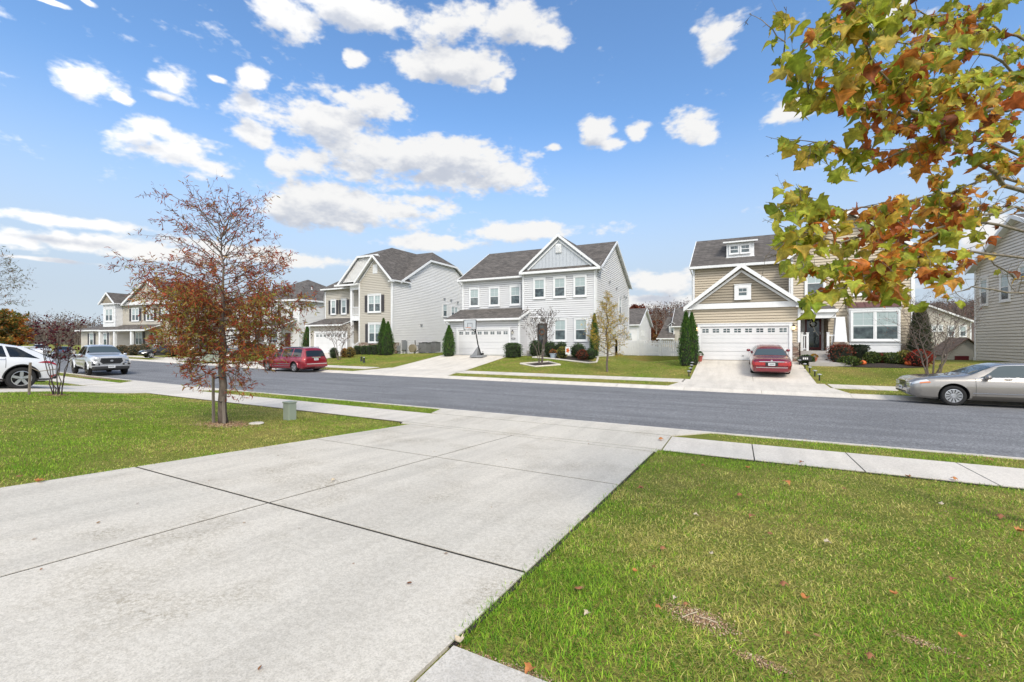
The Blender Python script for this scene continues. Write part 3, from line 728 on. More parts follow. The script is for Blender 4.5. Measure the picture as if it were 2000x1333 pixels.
    window(r, (0, yG - .12, 0), FRONT, onY(1450.5, yG - .12), 4.98, .52, .52, trim=.2, head=.2, grid=(2, 1), q0=.04, blind=0, pane_mats=[M['pane_lo'], M['pane_lo']])
    garage_door(r, (0, yG, 0), FRONT, onY(1368, yG), onY(1541, yG), 1.0, 3.12)
    wall_lamp(r, onY(1549.5, yG), yG, 3.02, lit=True); wall_lamp(r, onY(1360, yG), yG, 3.0, lit=True)
    # front door with storm door and transom
    d0, d1 = onY(1571.5, yA - .1), onY(1604, yA - .1); Y = yA - .1
    d = MB(); d.box(d0, d1, Y - .05, Y, 1.64, 3.72); dr = d.build('front_door', M['door_red'], r)
    g = MB(); g.box(d0 + .12, d1 - .12, Y - .065, Y - .05, 1.8, 3.58); g.build('pane', M['pane_lo'], dr)
    k = MB(); k.box(d1 - .09, d1 - .05, Y - .10, Y - .05, 2.6, 2.78); k.build('handle', M['trim'], dr)
    wmb = MB(); dxm = (d0 + d1) / 2; wmb.box(dxm - .24, dxm + .24, Y - .072, Y - .066, 3.08, 3.48); wmb.build('lit_pane', M['pane_hi'], dr)
    wmb = MB(); wmb.tube([(dxm + .17 * math.cos(a), Y - .11, 3.28 + .17 * math.sin(a)) for a in [q * math.pi / 8 for q in range(17)]], .045, 6); wmb.build('wreath', M['bark_dark'], dr)
    f = MB(); f.box(d0 - .22, d0, Y - .09, Y, 1.62, 4.2); f.box(d1, d1 + .12, Y - .09, Y, 1.62, 4.2); f.box(d0, d1, Y - .09, Y, 3.72, 3.80); f.box(d0, d1, Y - .09, Y, 4.12, 4.22); f.build('door_frame', M['trim'], r)
    g = MB(); g.box(d0, d1, Y - .03, Y, 3.80, 4.12); g.build('transom', M['pane_lo'], r)
    wall_lamp(r, onY(1619, yA), yA - .02, 3.45)
    # bay window
    yb = 32.45; b0, b1 = onY(1659, yb), onY(1759, yb)
    b = MB(); b.box(b0, b1, yb, yB + .02, 1.55, 4.15); b.box(b0 - .05, b1 + .05, yb - .03, yB, 1.98, 2.04); b.box(b0 - .04, b1 + .04, yb - .05, yb, 4.02, 4.15); bay = b.build('bay_window', M['trim'], r)
    b = MB(); b.slab([(b0 - .08, yb - .1, 4.16), (b1 + .08, yb - .1, 4.16), (b1, yB, 4.52), (b0, yB, 4.52)], .03)
    for q in range(7): x = b0 + (b1 - b0) * q / 6; b.beam((x, yb - .1, 4.19), (x, yB, 4.54), .03, .03)
    b.build('bay_roof', M['maroon'], bay)
    window(bay, (0, yb, 0), FRONT, onY(1708.5, yb), 2.28, 2.12, 1.62, n=2, trim=.08, head=.08, blind=.55)
    # swagged curtains behind the glass of the two bay sashes (drawn as a half disc each)
    cu = MB()
    for px in (1688, 1729):
        x = onY(px, yb); cu.face([(x + .38 * math.cos(a), yb - .028, 3.05 + .36 * math.sin(a)) for a in [-math.pi * q / 14 for q in range(15)]])
    cu.build('curtain', M['pane_hi'], bay)
    window(r, (0, yB, 0), FRONT, onY(1592, yB), 5.0, .88, 1.5); window(r, (0, yB, 0), FRONT, onY(1706, yB), 5.0, 1.75, 1.5, n=2)
    return r
house_tan()

# ================================================================= the house with white flank (left of centre)
def house_flank():
    r = thing('house', 'two-storey house with tan front, white flank, balcony and stone base left of the basketball hoop', 'house', (-34, 36, .9), group='houses across the street')
    yF, yP, yU, yGr, yR = 34.0, 35.2, 36.0, 34.2, 49.9; zb = .4; ez = 8.15
    xR, xC = -30.2, -34.45                # gable bay
    xP = -36.4; xU = onY(636, yU); xG = onY(606, yGr)
    w = MB()
    siding(w, (xC, yF, 0), FRONT, [(0, zb), (xR - xC, zb), (xR - xC, ez), ((xR - xC) / 2, 10.62), (0, ez)])
    siding(w, (xU, yU, 0), FRONT, [(0, 4.2), (xC - xU, 4.2), (xC - xU, ez), (0, ez)])
    siding(w, (xG, yGr, 0), FRONT, [(0, zb), (xP - .3 - xG, zb), (xP - .3 - xG, 3.95), (0, 3.95)])
    siding(w, (xP - .4, yU, 0), FRONT, [(0, zb), (xC - xP + .4, zb), (xC - xP + .4, 4.4), (0, 4.4)])
    siding(w, (xP - .3, yGr, 0), RIGHT, [(0, zb), (yU - yGr, zb), (yU - yGr, 4.3), (0, 3.95)])
    w.build('wall', M['side_beige'], r)
    w = MB()
    siding(w, (xR, yF, 0), RIGHT, [(0, -1), (yR - yF, -1), (yR - yF, ez), (10.7, 10.95), (5.9, 10.95), (1.3, ez), (0, ez)])
    siding(w, (xC, yF, 0), LEFT, [(0, zb), (yU - yF, zb), (yU - yF, ez), (0, ez)])
    siding(w, (xG, yGr, 0), LEFT, [(0, zb), (yR - yGr, zb), (yR - yGr, 4), (0, 4)])
    siding(w, (xG, yU, 0), LEFT, [(0, 4), (yR - yU, 4), (yR - yU, ez), (0, ez)])
    siding(w, (xG, yR, 0), BACK, [(0, -1), (xR - xG, -1), (xR - xG, ez), (0, ez)])
    # shingled face of the clipped gable behind the bay
    siding(w, (0, yP - .3, 0), FRONT, [(-37.8, 8.45), (-31.2, 8.45), (-33.2, 10.9), (-35.4, 10.9)], .12)
    w.build('wall', M['side_white'], r)
    st = MB(); st.box(xC - .04, xR + .05, yF - .09, yF, zb, 2.05); st.box(xR, xR + .08, yF - .09, yF + 1.0, zb, 2.05); st.build('stone_base', M['stone'], r)
    rf = MB(); rf.sof = 1; zr = 12.5
    # bay gable roof
    gxa = (xR + xC) / 2; gza = 10.78; gl, gr = xC - .35, xR + .35; ge = 8.2
    rf.slab([(gl, yF - .4, ge), (gxa, yF - .4, gza), (gxa, yP + 1.2, gza), (gl, yP + 1.2, ge)], .1); rf.slab([(gxa, yF - .4, gza), (gr, yF - .4, ge), (gr, yP + 1.4, ge), (gxa, yP + 1.4, gza)], .1)
    # clipped front gable with its ridge running back
    a0, a1, ax = -38.45, -29.9, -34.0; cz = 11.05
    yl = yP - .5; sl = (zr - ge) / (ax - a0)
    cxl = a0 + (cz - ge) / sl; cxr = a1 - (cz - ge) / ((zr - ge) / (a1 - ax))
    rf.slab([(a0, yl, ge), (cxl, yl, cz), (ax, 38.3, zr), (ax, 42.6, zr), (a0, 42.6, ge)], .1)
    rf.slab([(cxr, yl, cz), (a1, yl, ge), (a1, 35.05, ge), (ax + .1, 42.5, zr), (ax, 38.3, zr)], .1)
    rf.slab([(cxl, yl, cz), (cxr, yl, cz), (ax, 38.3, zr)], .1)
    # side roof: clipped gable over the white flank
    sx = xR + .3; my = 42.45
    rf.slab([(sx, 35.0, ge - .02), (sx, 39.9, cz), (-31.6, my, zr), (-38, my, zr), (-38, 35.0, ge - .02)][::-1], .1)
    rf.slab([(sx, 49.9 + .4, ge - .02), (sx, 45.0, cz), (-31.6, my, zr), (-38, my, zr), (-38, 50.3, ge - .02)], .1)
    rf.slab([(sx, 39.9, cz), (sx, 45.0, cz), (-31.6, my, zr)], .1)
    xe = xG - .3
    rf.slab([(xU - .35, yU - .4, ge - .15), (-35, yU - .4, ge - .15), (-35, my, zr - .1), (-38.0, my, zr - .1)], .1)
    rf.slab([(xU - .35, 50.3, ge - .15), (xU - .35, yU - .4, ge - .15), (-38.0, my, zr - .1)], .1)
    rf.slab([(xG - .3, yGr - .4, 3.95), (xP - .3, yGr - .4, 3.95), (xP - .3, yU, 4.75), (xU, yU, 4.75)], .09); rf.slab([(xG - .3, yU + 4, 3.95), (xG - .3, yGr - .4, 3.95), (xU, yU, 4.75), (xU, yU + 4, 4.75)], .09)
    rf.build('roof', [M['roof'], M['trim']], r)
    t = MB()
    gable_trim(t, gl, ge + .01, gxa, gza + .02, gr, ge + .01, yF - .44, .26, .07); gable_trim(t, gl + .4, ge + .1, gxa, gza - .3, gr - .4, ge + .1, yF - .05, .14, .05)
    t.box(gr - .5, gr, yF - .4, yF, ge - .22, ge - .12); t.box(gl, gl + .4, yF - .4, yF, ge - .22, ge - .12)
    t.beam((a0, yl - .04, ge + .01), (cxl, yl - .04, cz + .02), .07, .26); t.beam((cxl, yl - .04, cz + .02), (cxr, yl - .04, cz + .02), .07, .2); t.box(a0 - .1, xC, yl - .3, yl + .1, ge - .18, ge + .0)
    t.beam((sx + .02, 35.0, ge), (sx + .02, 39.9, cz + .015), .06, .24); t.beam((sx + .02, 39.9, cz + .015), (sx + .02, 45.0, cz + .015), .06, .2); t.beam((sx + .02, 45, cz + .015), (sx + .02, 50.3, ge), .06, .24)
    t.box(sx - .1, sx + .04, yF - .2, 35.1, ge - .14, ge); t.box(xU - .35, xC, yU - .46, yU - .4, ge - .3, ge - .15); t.box(xG - .3, xP - .3, yGr - .47, yGr - .4, 3.8, 3.95)
    corner_posts(t, [(xR, yF), (xC, yF)], 2.05, ez - .05); corner_posts(t, [(xU, yU)], 4.3, 7.8); corner_posts(t, [(xG, yGr)], zb, 3.8)
    # balcony frame
    t.box(xP - .25, xC - .06, yP - .35, yU, 4.35, 4.85); t.box(xP - .25, xC - .06, yP - .4, yP - .2, 7.6, 8.1)
    t.build('trim', M['trim'], r)
    for z0, z1 in ((1.5, 4.35), (4.85, 7.6)):
        for xx in (xP - .12,):
            b = MB(); b.box(xx - .13, xx + .13, yP - .36, yP - .1, z0, z1); b.build('porch_column', M['trim'], r)
    rail(r, (xP + .05, yP - .25, 4.85), (xC - .15, yP - .25, 4.85), posts=False, name='balcony_rail')
    p = MB(); p.box(xP - .4, xC - .06, yP - .4, yU, .6, 1.55)
    for k in range(4): p.box(xP - .1, xC - .2, yP - .4 - .3 * (k + 1), yP - .41 - .3 * k, .5, 1.37 - .18 * k)
    p.build('steps', M['concrete_step'], r)
    for xx in (xP - .2, xC - .2):
        b = MB()
        b.beam((xx, yP - .45, 2.5), (xx, yP - 1.8, 1.75), .08, .08)
        for k in range(9):
            q = k / 8; yy_ = yP - .45 - 1.35 * q; b.box(xx - .02, xx + .02, yy_ - .02, yy_ + .02, 1.5 - .8 * q, 2.45 - .75 * q)
        b.box(xx - .07, xx + .07, yP - 1.9, yP - 1.76, .8, 1.95)
        b.build('stair_rail', M['trim'], r)
    d = MB(); d.box(-35.7, -34.9, yU - .06, yU, 1.6, 3.7); d.build('front_door', M['trim'], r)
    d = MB(); d.box(-35.9, -35.0, yU - .06, yU, 4.87, 6.95); bd = d.build('balcony_door', M['trim'], r)
    d = MB(); d.box(-35.75, -35.15, yU - .07, yU - .06, 5.1, 6.8); d.build('pane', M['pane_lo'], bd)
    b = MB(); b.lathe([(.0, .25), (.12, .2), (.12, -.1), (0, -.16)], (-35.1, yP + .1, 6.95), n=8); b.tube([(-35.1, yP + .1, 7.2), (-35.1, yP + .1, 7.6)], .015); b.build('hanging_lamp', M['black'], r)
    f = (0, yF, 0)
    window(r, f, FRONT, onY(732, yF), 5.15, 1.55, 1.6, n=2, shutters=.36); window(r, f, FRONT, onY(733, yF), 2.12, 1.55, 1.75, n=2, shutters=.36)
    u = (0, yU, 0)
    window(r, u, FRONT, onY(652, yU), 5.25, .62, 1.45, shutters=.3); window(r, u, FRONT, onY(672.5, yU), 5.25, .62, 1.45, shutters=.3)
    garage_door(r, (0, yGr, 0), FRONT, onY(617, yGr), onY(677, yGr), .9, 3.05)
    wall_lamp(r, onY(610, yGr), yGr, 2.8)
    v = MB(); v.box(gxa - .3, gxa + .3, yF - .05, yF + .0, 8.95, 9.85)
    for k in range(9): v.box(gxa - .24, gxa + .24, yF - .065, yF - .05, 9.02 + k * .085, 9.07 + k * .085)
    v.build('gable_vent', M['trim'], r)
    S = (xR, 0, 0)
    window(r, S, RIGHT, onX(868.5, xR), 5.05, .75, 1.35, trim=.06, head=.06); window(r, S, RIGHT, onX(887, xR), 5.0, 1.3, 1.25, n=2, trim=.06, head=.06)
    for px, z in ((867, 7.0), (880, 6.95), (893, 6.8), (822, 3.85)):
        y = onX(px, xR); b = MB(); b.box(xR + .02, xR + .16, y - .12, y + .12, z, z + .16); b.build('wall_vent', M['meter'], r)
    downspout(r, [(gr - .1, yF - .3, ge - .15), (xR + .2, yF - .12, ge - .7), (xR + .12, yF - .12, .9)])
    # meters and pipes on the flank
    b = MB(); y = onX(787, xR); b.box(xR + .03, xR + .2, y - .25, y + .25, 1.3, 2.3); b.box(xR + .03, xR + .15, y + .3, y + .5, 1.0, 2.2); b.tube([(xR + .1, y - .1, 1.3), (xR + .1, y - .1, .7)], .04)
    y = onX(776, xR); b.box(xR + .03, xR + .25, y - .2, y + .2, 1.2, 1.75); b.tube([(xR + .15, y, 1.2), (xR + .15, y, .7)], .05); b.tube([(xR + .12, y + .3, 2.0), (xR + .12, y + .3, .7)], .03)
    b.tube([(xR + .06, onX(800, xR), 1.75), (xR + .06, onX(868, xR), 1.75)], .025)
    b.build('meter_box', M['meter'], r)
    return r
house_flank()

# ================================================================= simpler houses farther away, built in their own axes
def simple_house(label, loc, rz, W, D, H, mwall, mside, windows, roofh=3.2, hip=False, shutters=.3, extra=None, base=1.2, group='houses farther down the street', ridge='x'):
    r = thing('house', label, 'house', loc, rz, group)
    w = MB(); siding(w, (0, 0, 0), FRONT, [(0, -base), (W, -base), (W, H), (0, H)] if ridge == 'x' or hip else [(0, -base), (W, -base), (W, H), (W / 2, H + roofh), (0, H)], .19, .03); w.build('wall', M[mwall], r, world=False)
    w = MB()
    g = [(D, H), (D / 2, H + roofh), (0, H)] if not hip and ridge == 'x' else [(D, H), (0, H)]
    for fr, p in ((LEFT, (0, 0, 0)), (RIGHT, (W, 0, 0))): siding(w, p, fr, [(0, -base), (D, -base)] + g, .19, .03)
    siding(w, (0, D, 0), BACK, [(0, -base), (W, -base), (W, H), (0, H)] if ridge == 'x' or hip else [(0, -base), (W, -base), (W, H), (W / 2, H + roofh), (0, H)], .19, .03); w.build('wall', M[mside], r, world=False)
    rf = MB(); rf.sof = 1; t = MB(); o = .4
    if hip:
        q = min(D, W) / 2
        A = [(-o, -o, H), (W + o, -o, H), (W + o, D + o, H), (-o, D + o, H)]
        if W > D: r0, r1 = (q, D / 2, H + roofh), (W - q, D / 2, H + roofh); P = [[A[0], A[1], r1, r0], [A[1], A[2], r1], [A[2], A[3], r0, r1], [A[3], A[0], r0]]
        else: r0, r1 = (W / 2, q, H + roofh), (W / 2, D - q, H + roofh); P = [[A[0], A[1], r0], [A[1], A[2], r1, r0], [A[2], A[3], r1], [A[3], A[0], r0, r1]]
        for p in P: rf.slab(p, .12)
        for k in range(4): t.beam(A[k], A[(k + 1) % 4], .1, .22)
        t.slab([(a, b, H - .13) for a, b, _ in A], .03)
    elif ridge == 'x':
        rf.slab([(-o, -o, H - .1), (W + o, -o, H - .1), (W + o, D / 2, H + roofh + .1), (-o, D / 2, H + roofh + .1)], .12); rf.slab([(W + o, D + o, H - .1), (-o, D + o, H - .1), (-o, D / 2, H + roofh + .09), (W + o, D / 2, H + roofh + .09)], .12)
        for x in (-o - .02, W + o + .02): t.beam((x, -o, H - .08), (x, D / 2, H + roofh + .12), .06, .24); t.beam((x, D / 2, H + roofh + .12), (x, D + o, H - .08), .06, .24)
        t.box(-o, W + o, -o - .08, -o, H - .26, H - .08); t.box(-o, W + o, -o, 0, H - .26, H - .22)
    else:
        rf.slab([(-o, -o, H - .1), (W / 2, -o, H + roofh + .1), (W / 2, D + o, H + roofh + .1), (-o, D + o, H - .1)], .12); rf.slab([(W / 2, -o, H + roofh + .1), (W + o, -o, H - .1), (W + o, D + o, H - .1), (W / 2, D + o, H + roofh + .1)], .12)
        for y in (-o - .03, D + o + .03): gable_trim(t, -o, H - .08, W / 2, H + roofh + .12, W + o, H - .08, y, .26, .06)
        t.box(-o - .08, -o, -o, D + o, H - .26, H - .08); t.box(W + o, W + o + .08, -o, D + o, H - .26, H - .08)
    corner_posts(t, [(0, 0), (W, 0), (0, D), (W, D)], -base, H - .1)
    rf.build('roof', [M['roof'], M['trim']], r, world=False); t.build('trim', M['trim'], r, world=False)
    for side, s, z, ww, hh, n, sh in windows:
        p, fr = {'F': ((0, 0, 0), FRONT), 'L': ((0, 0, 0), LEFT), 'R': ((W, 0, 0), RIGHT)}[side]
        window(r, p, fr, s, z, ww, hh, n=n, shutters=shutters if sh else 0, world=False)
    if extra: extra(r)
    return r
def facing(x, y, rz, w0): pass
# white house with hipped roof behind the rust tree
def ex_hip(r):
    b = MB(); b.sof = 1; b.slab([(7.5, -2.6, 3.3), (13.2, -2.6, 3.3), (13.2, 0, 4.3), (7.5, 0, 4.3)], .12); b.slab([(.3, -1.6, 3.2), (7.0, -1.6, 3.2), (7.0, 0, 4.1), (.3, 0, 4.1)], .12); b.build('porch_roof', [M['roof'], M['trim']], r, world=False)
    t = MB(); t.box(7.5, 13.2, -2.68, -2.6, 3.1, 3.3); t.box(.3, 7.0, -1.68, -1.6, 3.0, 3.2); t.box(7.6, 13.1, -2.5, -2.35, 2.9, 3.1); t.build('fascia', M['trim'], r, world=False)
    for x in (7.8, 10.4, 12.95): c = MB(); c.box(x - .11, x + .11, -2.5, -2.28, .2, 2.95); c.build('porch_column', M['trim'], r, world=False)
    for a, b_ in ((8, 10.2), (10.6, 12.8)): rail(r, (a, -2.4, .3), (b_, -2.4, .3), world=False)
    p = MB(); p.box(7.6, 13.1, -2.55, 0, -.8, .3); p.build('porch_floor', M['concrete_step'], r, world=False)
    garage_door(r, (0, -1.4, 0), FRONT, 1.2, 6.0, 0, 2.15, world=False)
    w = MB(); siding(w, (.5, -1.4, 0), FRONT, [(0, -.8), (6.3, -.8), (6.3, 3.1), (0, 3.1)], .19, .03); w.build('wall', M['side_white'], r, world=False)
    d = MB(); d.box(10.9, 11.9, -.06, 0, .3, 2.5); d.build('front_door', M['door_red'], r, world=False)
    for x, y, z in ((10.4, 4.4, 8.55), (12.6, 5.3, 8.3)): v = MB(); v.tube([(x, y, z - 1), (x, y, z + .3)], .09, 8); v.build('roof_vent', M['trim'], r, world=False)
HX, HY = -49.4, 38.6
simple_house('white two-storey house with a grey hipped roof and porch behind the rust-leaved tree', (HX - 13.5, HY, .75), 0, 13.5, 13.5, 6.75, 'side_white', 'side_white',
    [('F', 2.2, 4.5, .8, 1.5, 1, 1), ('F', 5.0, 4.5, .8, 1.5, 1, 1), ('F', 9, 4.5, .8, 1.5, 1, 1), ('F', 12.1, 4.5, .8, 1.5, 1, 0), ('F', 8.9, .9, .9, 1.5, 1, 1), ('R', 6.1, 3.6, 1.0, 1.7, 1, 0), ('R', 1.2, 2.35, .6, .6, 1, 0), ('R', 5.2, 2.35, .6, .6, 1, 0)], 3.7, hip=True, extra=ex_hip)
# far tan house at the left
def ex_far(r):
    b = MB(); b.sof = 1; b.slab([(-7.6, -.6, 3.0), (1.6, -.6, 3.0), (1.6, 2.4, 4.0), (-5.6, 2.4, 4.0)], .14); b.slab([(-7.7, 2.3, 2.9), (.2, 2.3, 6.5), (.2, 9, 6.5), (-7.7, 9, 2.9)], .14); b.beam((-7.7, 2.2, 2.95), (.2, 2.2, 6.55), .1, .28, 1); b.slab([(1.6, -2.2, 2.9), (12, -2.2, 2.9), (12, 0, 3.7), (1.6, 0, 3.7)], .14); b.build('porch_roof', [M['roof'], M['trim']], r, world=False)
    w = MB(); siding(w, (-7.2, 0, 0), FRONT, [(0, -1), (7.2, -1), (7.2, 2.9), (0, 2.9)], .19, .03); siding(w, (-7.2, 2.5, 0), FRONT, [(0, 2.9), (7.2, 2.9), (7.2, 6.3)], .19, .03); siding(w, (-7.2, 0, 0), LEFT, [(0, -1), (9, -1), (9, 2.9), (0, 2.9)], .19, .03); w.build('wall', M['side_beige'], r, world=False)
    for s in (-4.4, -1.0) : window(r, (0, 0, 0), FRONT, s, .7, .85, 1.75, shutters=.4, world=False)
    t = MB(); t.box(1.5, 12, -2.3, -2.2, 2.7, 2.9); t.box(-7.6, 1.5, -.7, -.6, 2.8, 3.0); t.build('fascia', M['trim'], r, world=False)
    for x in (1.8, 5.2, 9): c = MB(); c.box(x - .16, x + .16, -2.2, -1.9, 0, 2.75); c.build('porch_column', M['trim'], r, world=False)
    # projecting bay with a small gable, big front gable
    w = MB(); siding(w, (.2, -.9, 0), FRONT, [(0, 3.4), (3.0, 3.4), (3.0, 6.9), (0, 6.9)], .19, .03); siding(w, (3.2, -.9, 0), RIGHT, [(0, 3.4), (.9, 3.4), (.9, 6.9), (0, 6.9)], .19, .03); w.build('bay_wall', M['trim'], r, world=False)
    w = MB(); siding(w, (.2, -1.1, 0), FRONT, [(0, 6.95), (3.0, 6.95), (1.5, 8.3)], .19, .03); w.build('gable_wall', M['shake_tan'], r, world=False)
    b = MB(); b.sof = 1; b.slab([(-.2, -1.3, 6.85), (1.7, -1.3, 8.5), (1.7, 3, 8.5), (-.2, 3, 6.85)], .12); b.slab([(1.7, -1.3, 8.5), (3.6, -1.3, 6.85), (3.6, 3, 6.85), (1.7, 3, 8.5)], .12)
    b.slab([(4.2, -.7, 6.75), (9.6, -.7, 10.2), (9.6, 5, 10.2), (4.2, 3, 6.75)], .12); b.slab([(9.6, -.7, 10.2), (15, -.7, 6.75), (15, 3, 6.75), (9.6, 5, 10.2)], .12); b.build('gable_roof', [M['roof'], M['trim']], r, world=False)
    w = MB(); siding(w, (4.6, -.35, 0), FRONT, [(0, 6.75), (10, 6.75), (5, 9.9)], .19, .03); w.build('gable_wall', M['side_beige'], r, world=False)
    t = MB(); gable_trim(t, -.2, 6.87, 1.7, 8.52, 3.6, 6.87, -1.34, .26, .08); gable_trim(t, 4.2, 6.77, 9.6, 10.22, 15, 6.77, -.75, .32, .08); t.box(4.4, 14.8, -.5, -.3, 6.7, 7.0); t.box(-.1, 3.5, -1.2, -.9, 6.7, 6.9); t.build('gable_trim', M['trim'], r, world=False)
    window(r, (0, -.9, 0), FRONT, 1.7, 4.3, 1.6, 1.7, n=2, trim=.2, world=False)
FARP = at(214, 674, 68)
simple_house('far beige two-storey house with dark shutters and white gables at the left', (FARP.x, FARP.y, .9), R(6), 15, 9.5, 6.8, 'side_beige', 'side_beige',
    [('F', 6.2, 4.3, 1.5, 1.7, 2, 1), ('F', 9.5, 4.3, 1.5, 1.7, 2, 1), ('F', 12.8, 4.3, 1.5, 1.7, 2, 1), ('F', 7, .8, 1.5, 1.8, 2, 1), ('F', 11, .8, 1.5, 1.8, 2, 1)], 3.3, shutters=.45, extra=ex_far)
# taupe house at the right edge: its flank faces us
simple_house('large taupe grey sided house whose flank fills the right edge, above the silver sedan', (14.8, 31.0, 1.0), 0, 14, 11, 6.15, 'side_taupe', 'side_taupe',
    [('L', 9.75, 3.65, .85, 1.62, 1, 0), ('L', 7.15, 3.72, .95, 1.6, 1, 0), ('L', 5.1, 4.75, .8, .75, 1, 0), ('F', 3, 3.7, 1, 1.6, 1, 0), ('F', 7, 3.7, 1, 1.6, 1, 0)], 2.35, base=1.4, group='houses across the street', shutters=0)
def ex_wing(r):
    w = MB(); siding(w, (-2.4, -.5, 0), FRONT, [(0, -1.5), (2.4, -1.5), (2.4, 4.1), (0, 4.1)], .19, .03); siding(w, (-2.4, -.5, 0), LEFT, [(0, -1.5), (8, -1.5), (8, 4.1), (0, 4.1)], .19, .03); w.build('wall', M['side_beige'], r, world=False)
    b = MB(); b.slab([(-2.8, -.9, 4.0), (.2, -.9, 4.0), (.2, 4, 8.0), (-1.6, 4, 8.0)], .12); b.build('roof', M['roof'], r, world=False)
    t = MB(); t.box(-2.85, .2, -1.0, -.9, 3.8, 4.0); t.build('fascia', M['trim'], r, world=False)
    d = MB(); d.box(-.9, .35, 0.4, 2.4, 4.6, 6.2); d.slab([(-1.1, .2, 6.2), (-.27, .2, 6.9), (-.27, 3, 6.9), (-1.1, 3, 6.2)], .06); d.slab([(-.27, .2, 6.9), (.5, .2, 6.2), (.5, 3, 6.2), (-.27, 3, 6.9)], .06); dm = d.build('dormer', M['trim'], r, world=False)
    window(dm, (0, .4, 0), FRONT, -.27, 5.0, .5, .8, world=False)
    garage_door(r, (0, -.5, 0), FRONT, -1.9, 2.6, -.4, 1.75, world=False)
# ---- houses glimpsed between the others, on lower ground behind
simple_house('white gabled house behind the picket fence, between the grey house and the tan house', (-27.5, 75.5, -1.2), 0, 13.0, 12, 6.2, 'side_white', 'side_white', [('F', 11.3, 3.2, 1.3, 1.5, 1, 0), ('R', 3.0, 4.4, .25, .8, 1, 0), ('R', 5.0, 4.4, .25, .8, 1, 0)], 2.9, group='houses behind', shutters=0, base=1.5)
simple_house('distant beige house with white dormer beside the paired evergreens', (-9.9, 84.0, -1.3), 0, 12, 10, 6.2, 'side_beige', 'side_beige', [('L', 4.0, 3.0, .9, 1.3, 1, 0)], 3.3, group='houses behind', shutters=0, base=1.5, extra=ex_wing)
simple_house('beige rear house half hidden by the bare multi-stem tree', (20.5, 87.0, -1.2), 0, 9.6, 9, 6.3, 'side_beige', 'side_beige', [('F', 4.9, 4.9, .4, .7, 1, 0), ('F', 5.6, 4.9, .4, .7, 1, 0), ('F', 6.3, 4.9, .4, .7, 1, 0), ('F', 7.5, 4.1, .6, 1.4, 1, 0), ('F', 8.75, 4.1, .6, 1.4, 1, 0)], 2.4, group='houses behind', shutters=0, ridge='y')
# garden shed
def shed():
    r = thing('shed', 'small tan garden shed with brown shingled roof and dark red door behind the silver sedan', 'shed', (14.5, 46.0, -.9))
    w = MB(); siding(w, (0, 0, 0), FRONT, [(0, 0), (2.4, 0), (2.4, 2.1), (1.2, 3.2), (0, 2.1)], .15); siding(w, (0, 0, 0), LEFT, [(0, 0), (3.2, 0), (3.2, 2.1), (0, 2.1)], .15); siding(w, (2.4, 0, 0), RIGHT, [(0, 0), (3.2, 0), (3.2, 2.1), (0, 2.1)], .15); w.build('wall', M['side_beige'], r, world=False)
    b = MB(); b.slab([(-.25, -.25, 2.0), (1.2, -.25, 3.35), (1.2, 3.4, 3.35), (-.25, 3.4, 2.0)], .08); b.slab([(1.2, -.25, 3.35), (2.65, -.25, 2.0), (2.65, 3.4, 2.0), (1.2, 3.4, 3.35)], .08); b.build('roof', M['roof_brown'], r, world=False)
    d = MB(); d.box(.5, 1.3, -.06, 0, .1, 1.95); d.build('door', M['door_red'], r, world=False)
    window(r, (0, 0, 0), FRONT, 1.85, 1.1, .5, .7, trim=.06, head=.06, world=False)
shed()
# ---- picket fence behind the lawns
def fence():
    a = (-14.5, 41.5); b = (-3.6, 41.5)
    r = thing('picket_fence', 'white vinyl picket fence enclosing the yard between the grey and tan houses', 'fence', (a[0], a[1], gz(*a)))
    P = [(-9.7, 39.4), (-6.2, 45.5), (-4.6, 48.5), (-2.9, 39.2)]
    runs = [((-9.7, 40.5), (-6.9, 46.5)), ((-6.9, 46.5), (-3.0, 46.5)), ((-9.7, 40.5), (-2.8, 40.5))]
    for i, (p, q) in enumerate(runs):
        mb = MB(); L = math.dist(p, q); n = int(L / .16)
        for k in range(n + 1):
            t = k / n; x = p[0] + (q[0] - p[0]) * t; y = p[1] + (q[1] - p[1]) * t; z = gz(x, y)
            h = 1.45 if i < 2 else 1.25
            mb.box(x - .055, x + .055, y - .012, y + .012, z + .05, z + h + .09 * (k % 2)); mb.face([(x - .055, y, z + h), (x + .055, y, z + h), (x, y, z + h + .1)])
            if k % 12 == 0: mb.box(x - .07, x + .07, y - .07, y + .07, z, z + h + .2)
        for hh in (.35, 1.1):
            p3 = Vector((p[0], p[1] + .03, gz(*p) + hh)); q3 = Vector((q[0], q[1] + .03, gz(*q) + hh)); mb.beam(p3, q3, .04, .09)
        mb.build('fence_panel', M['pvc'], r)
fence()
# white deck on the glimpsed white house
def deck():
    r = thing('deck', 'white railed raised deck on the white house behind the grey house', 'deck', (-18.5, 74.0, -1.3))
    b = MB(); b.box(-21.2, -15.6, 72.6, 75.4, 1.5, 1.7); b.build('deck_floor', M['pvc'], r)
    rail(r, (-21.1, 72.7, 1.7), (-15.7, 72.7, 1.7)); rail(r, (-15.7, 72.7, 1.7), (-15.7, 75.3, 1.7))
    for x in (-21.0, -15.8): c = MB(); c.box(x - .08, x + .08, 72.7, 72.86, -1.6, 1.5); c.build('post', M['wood'], r)
deck()
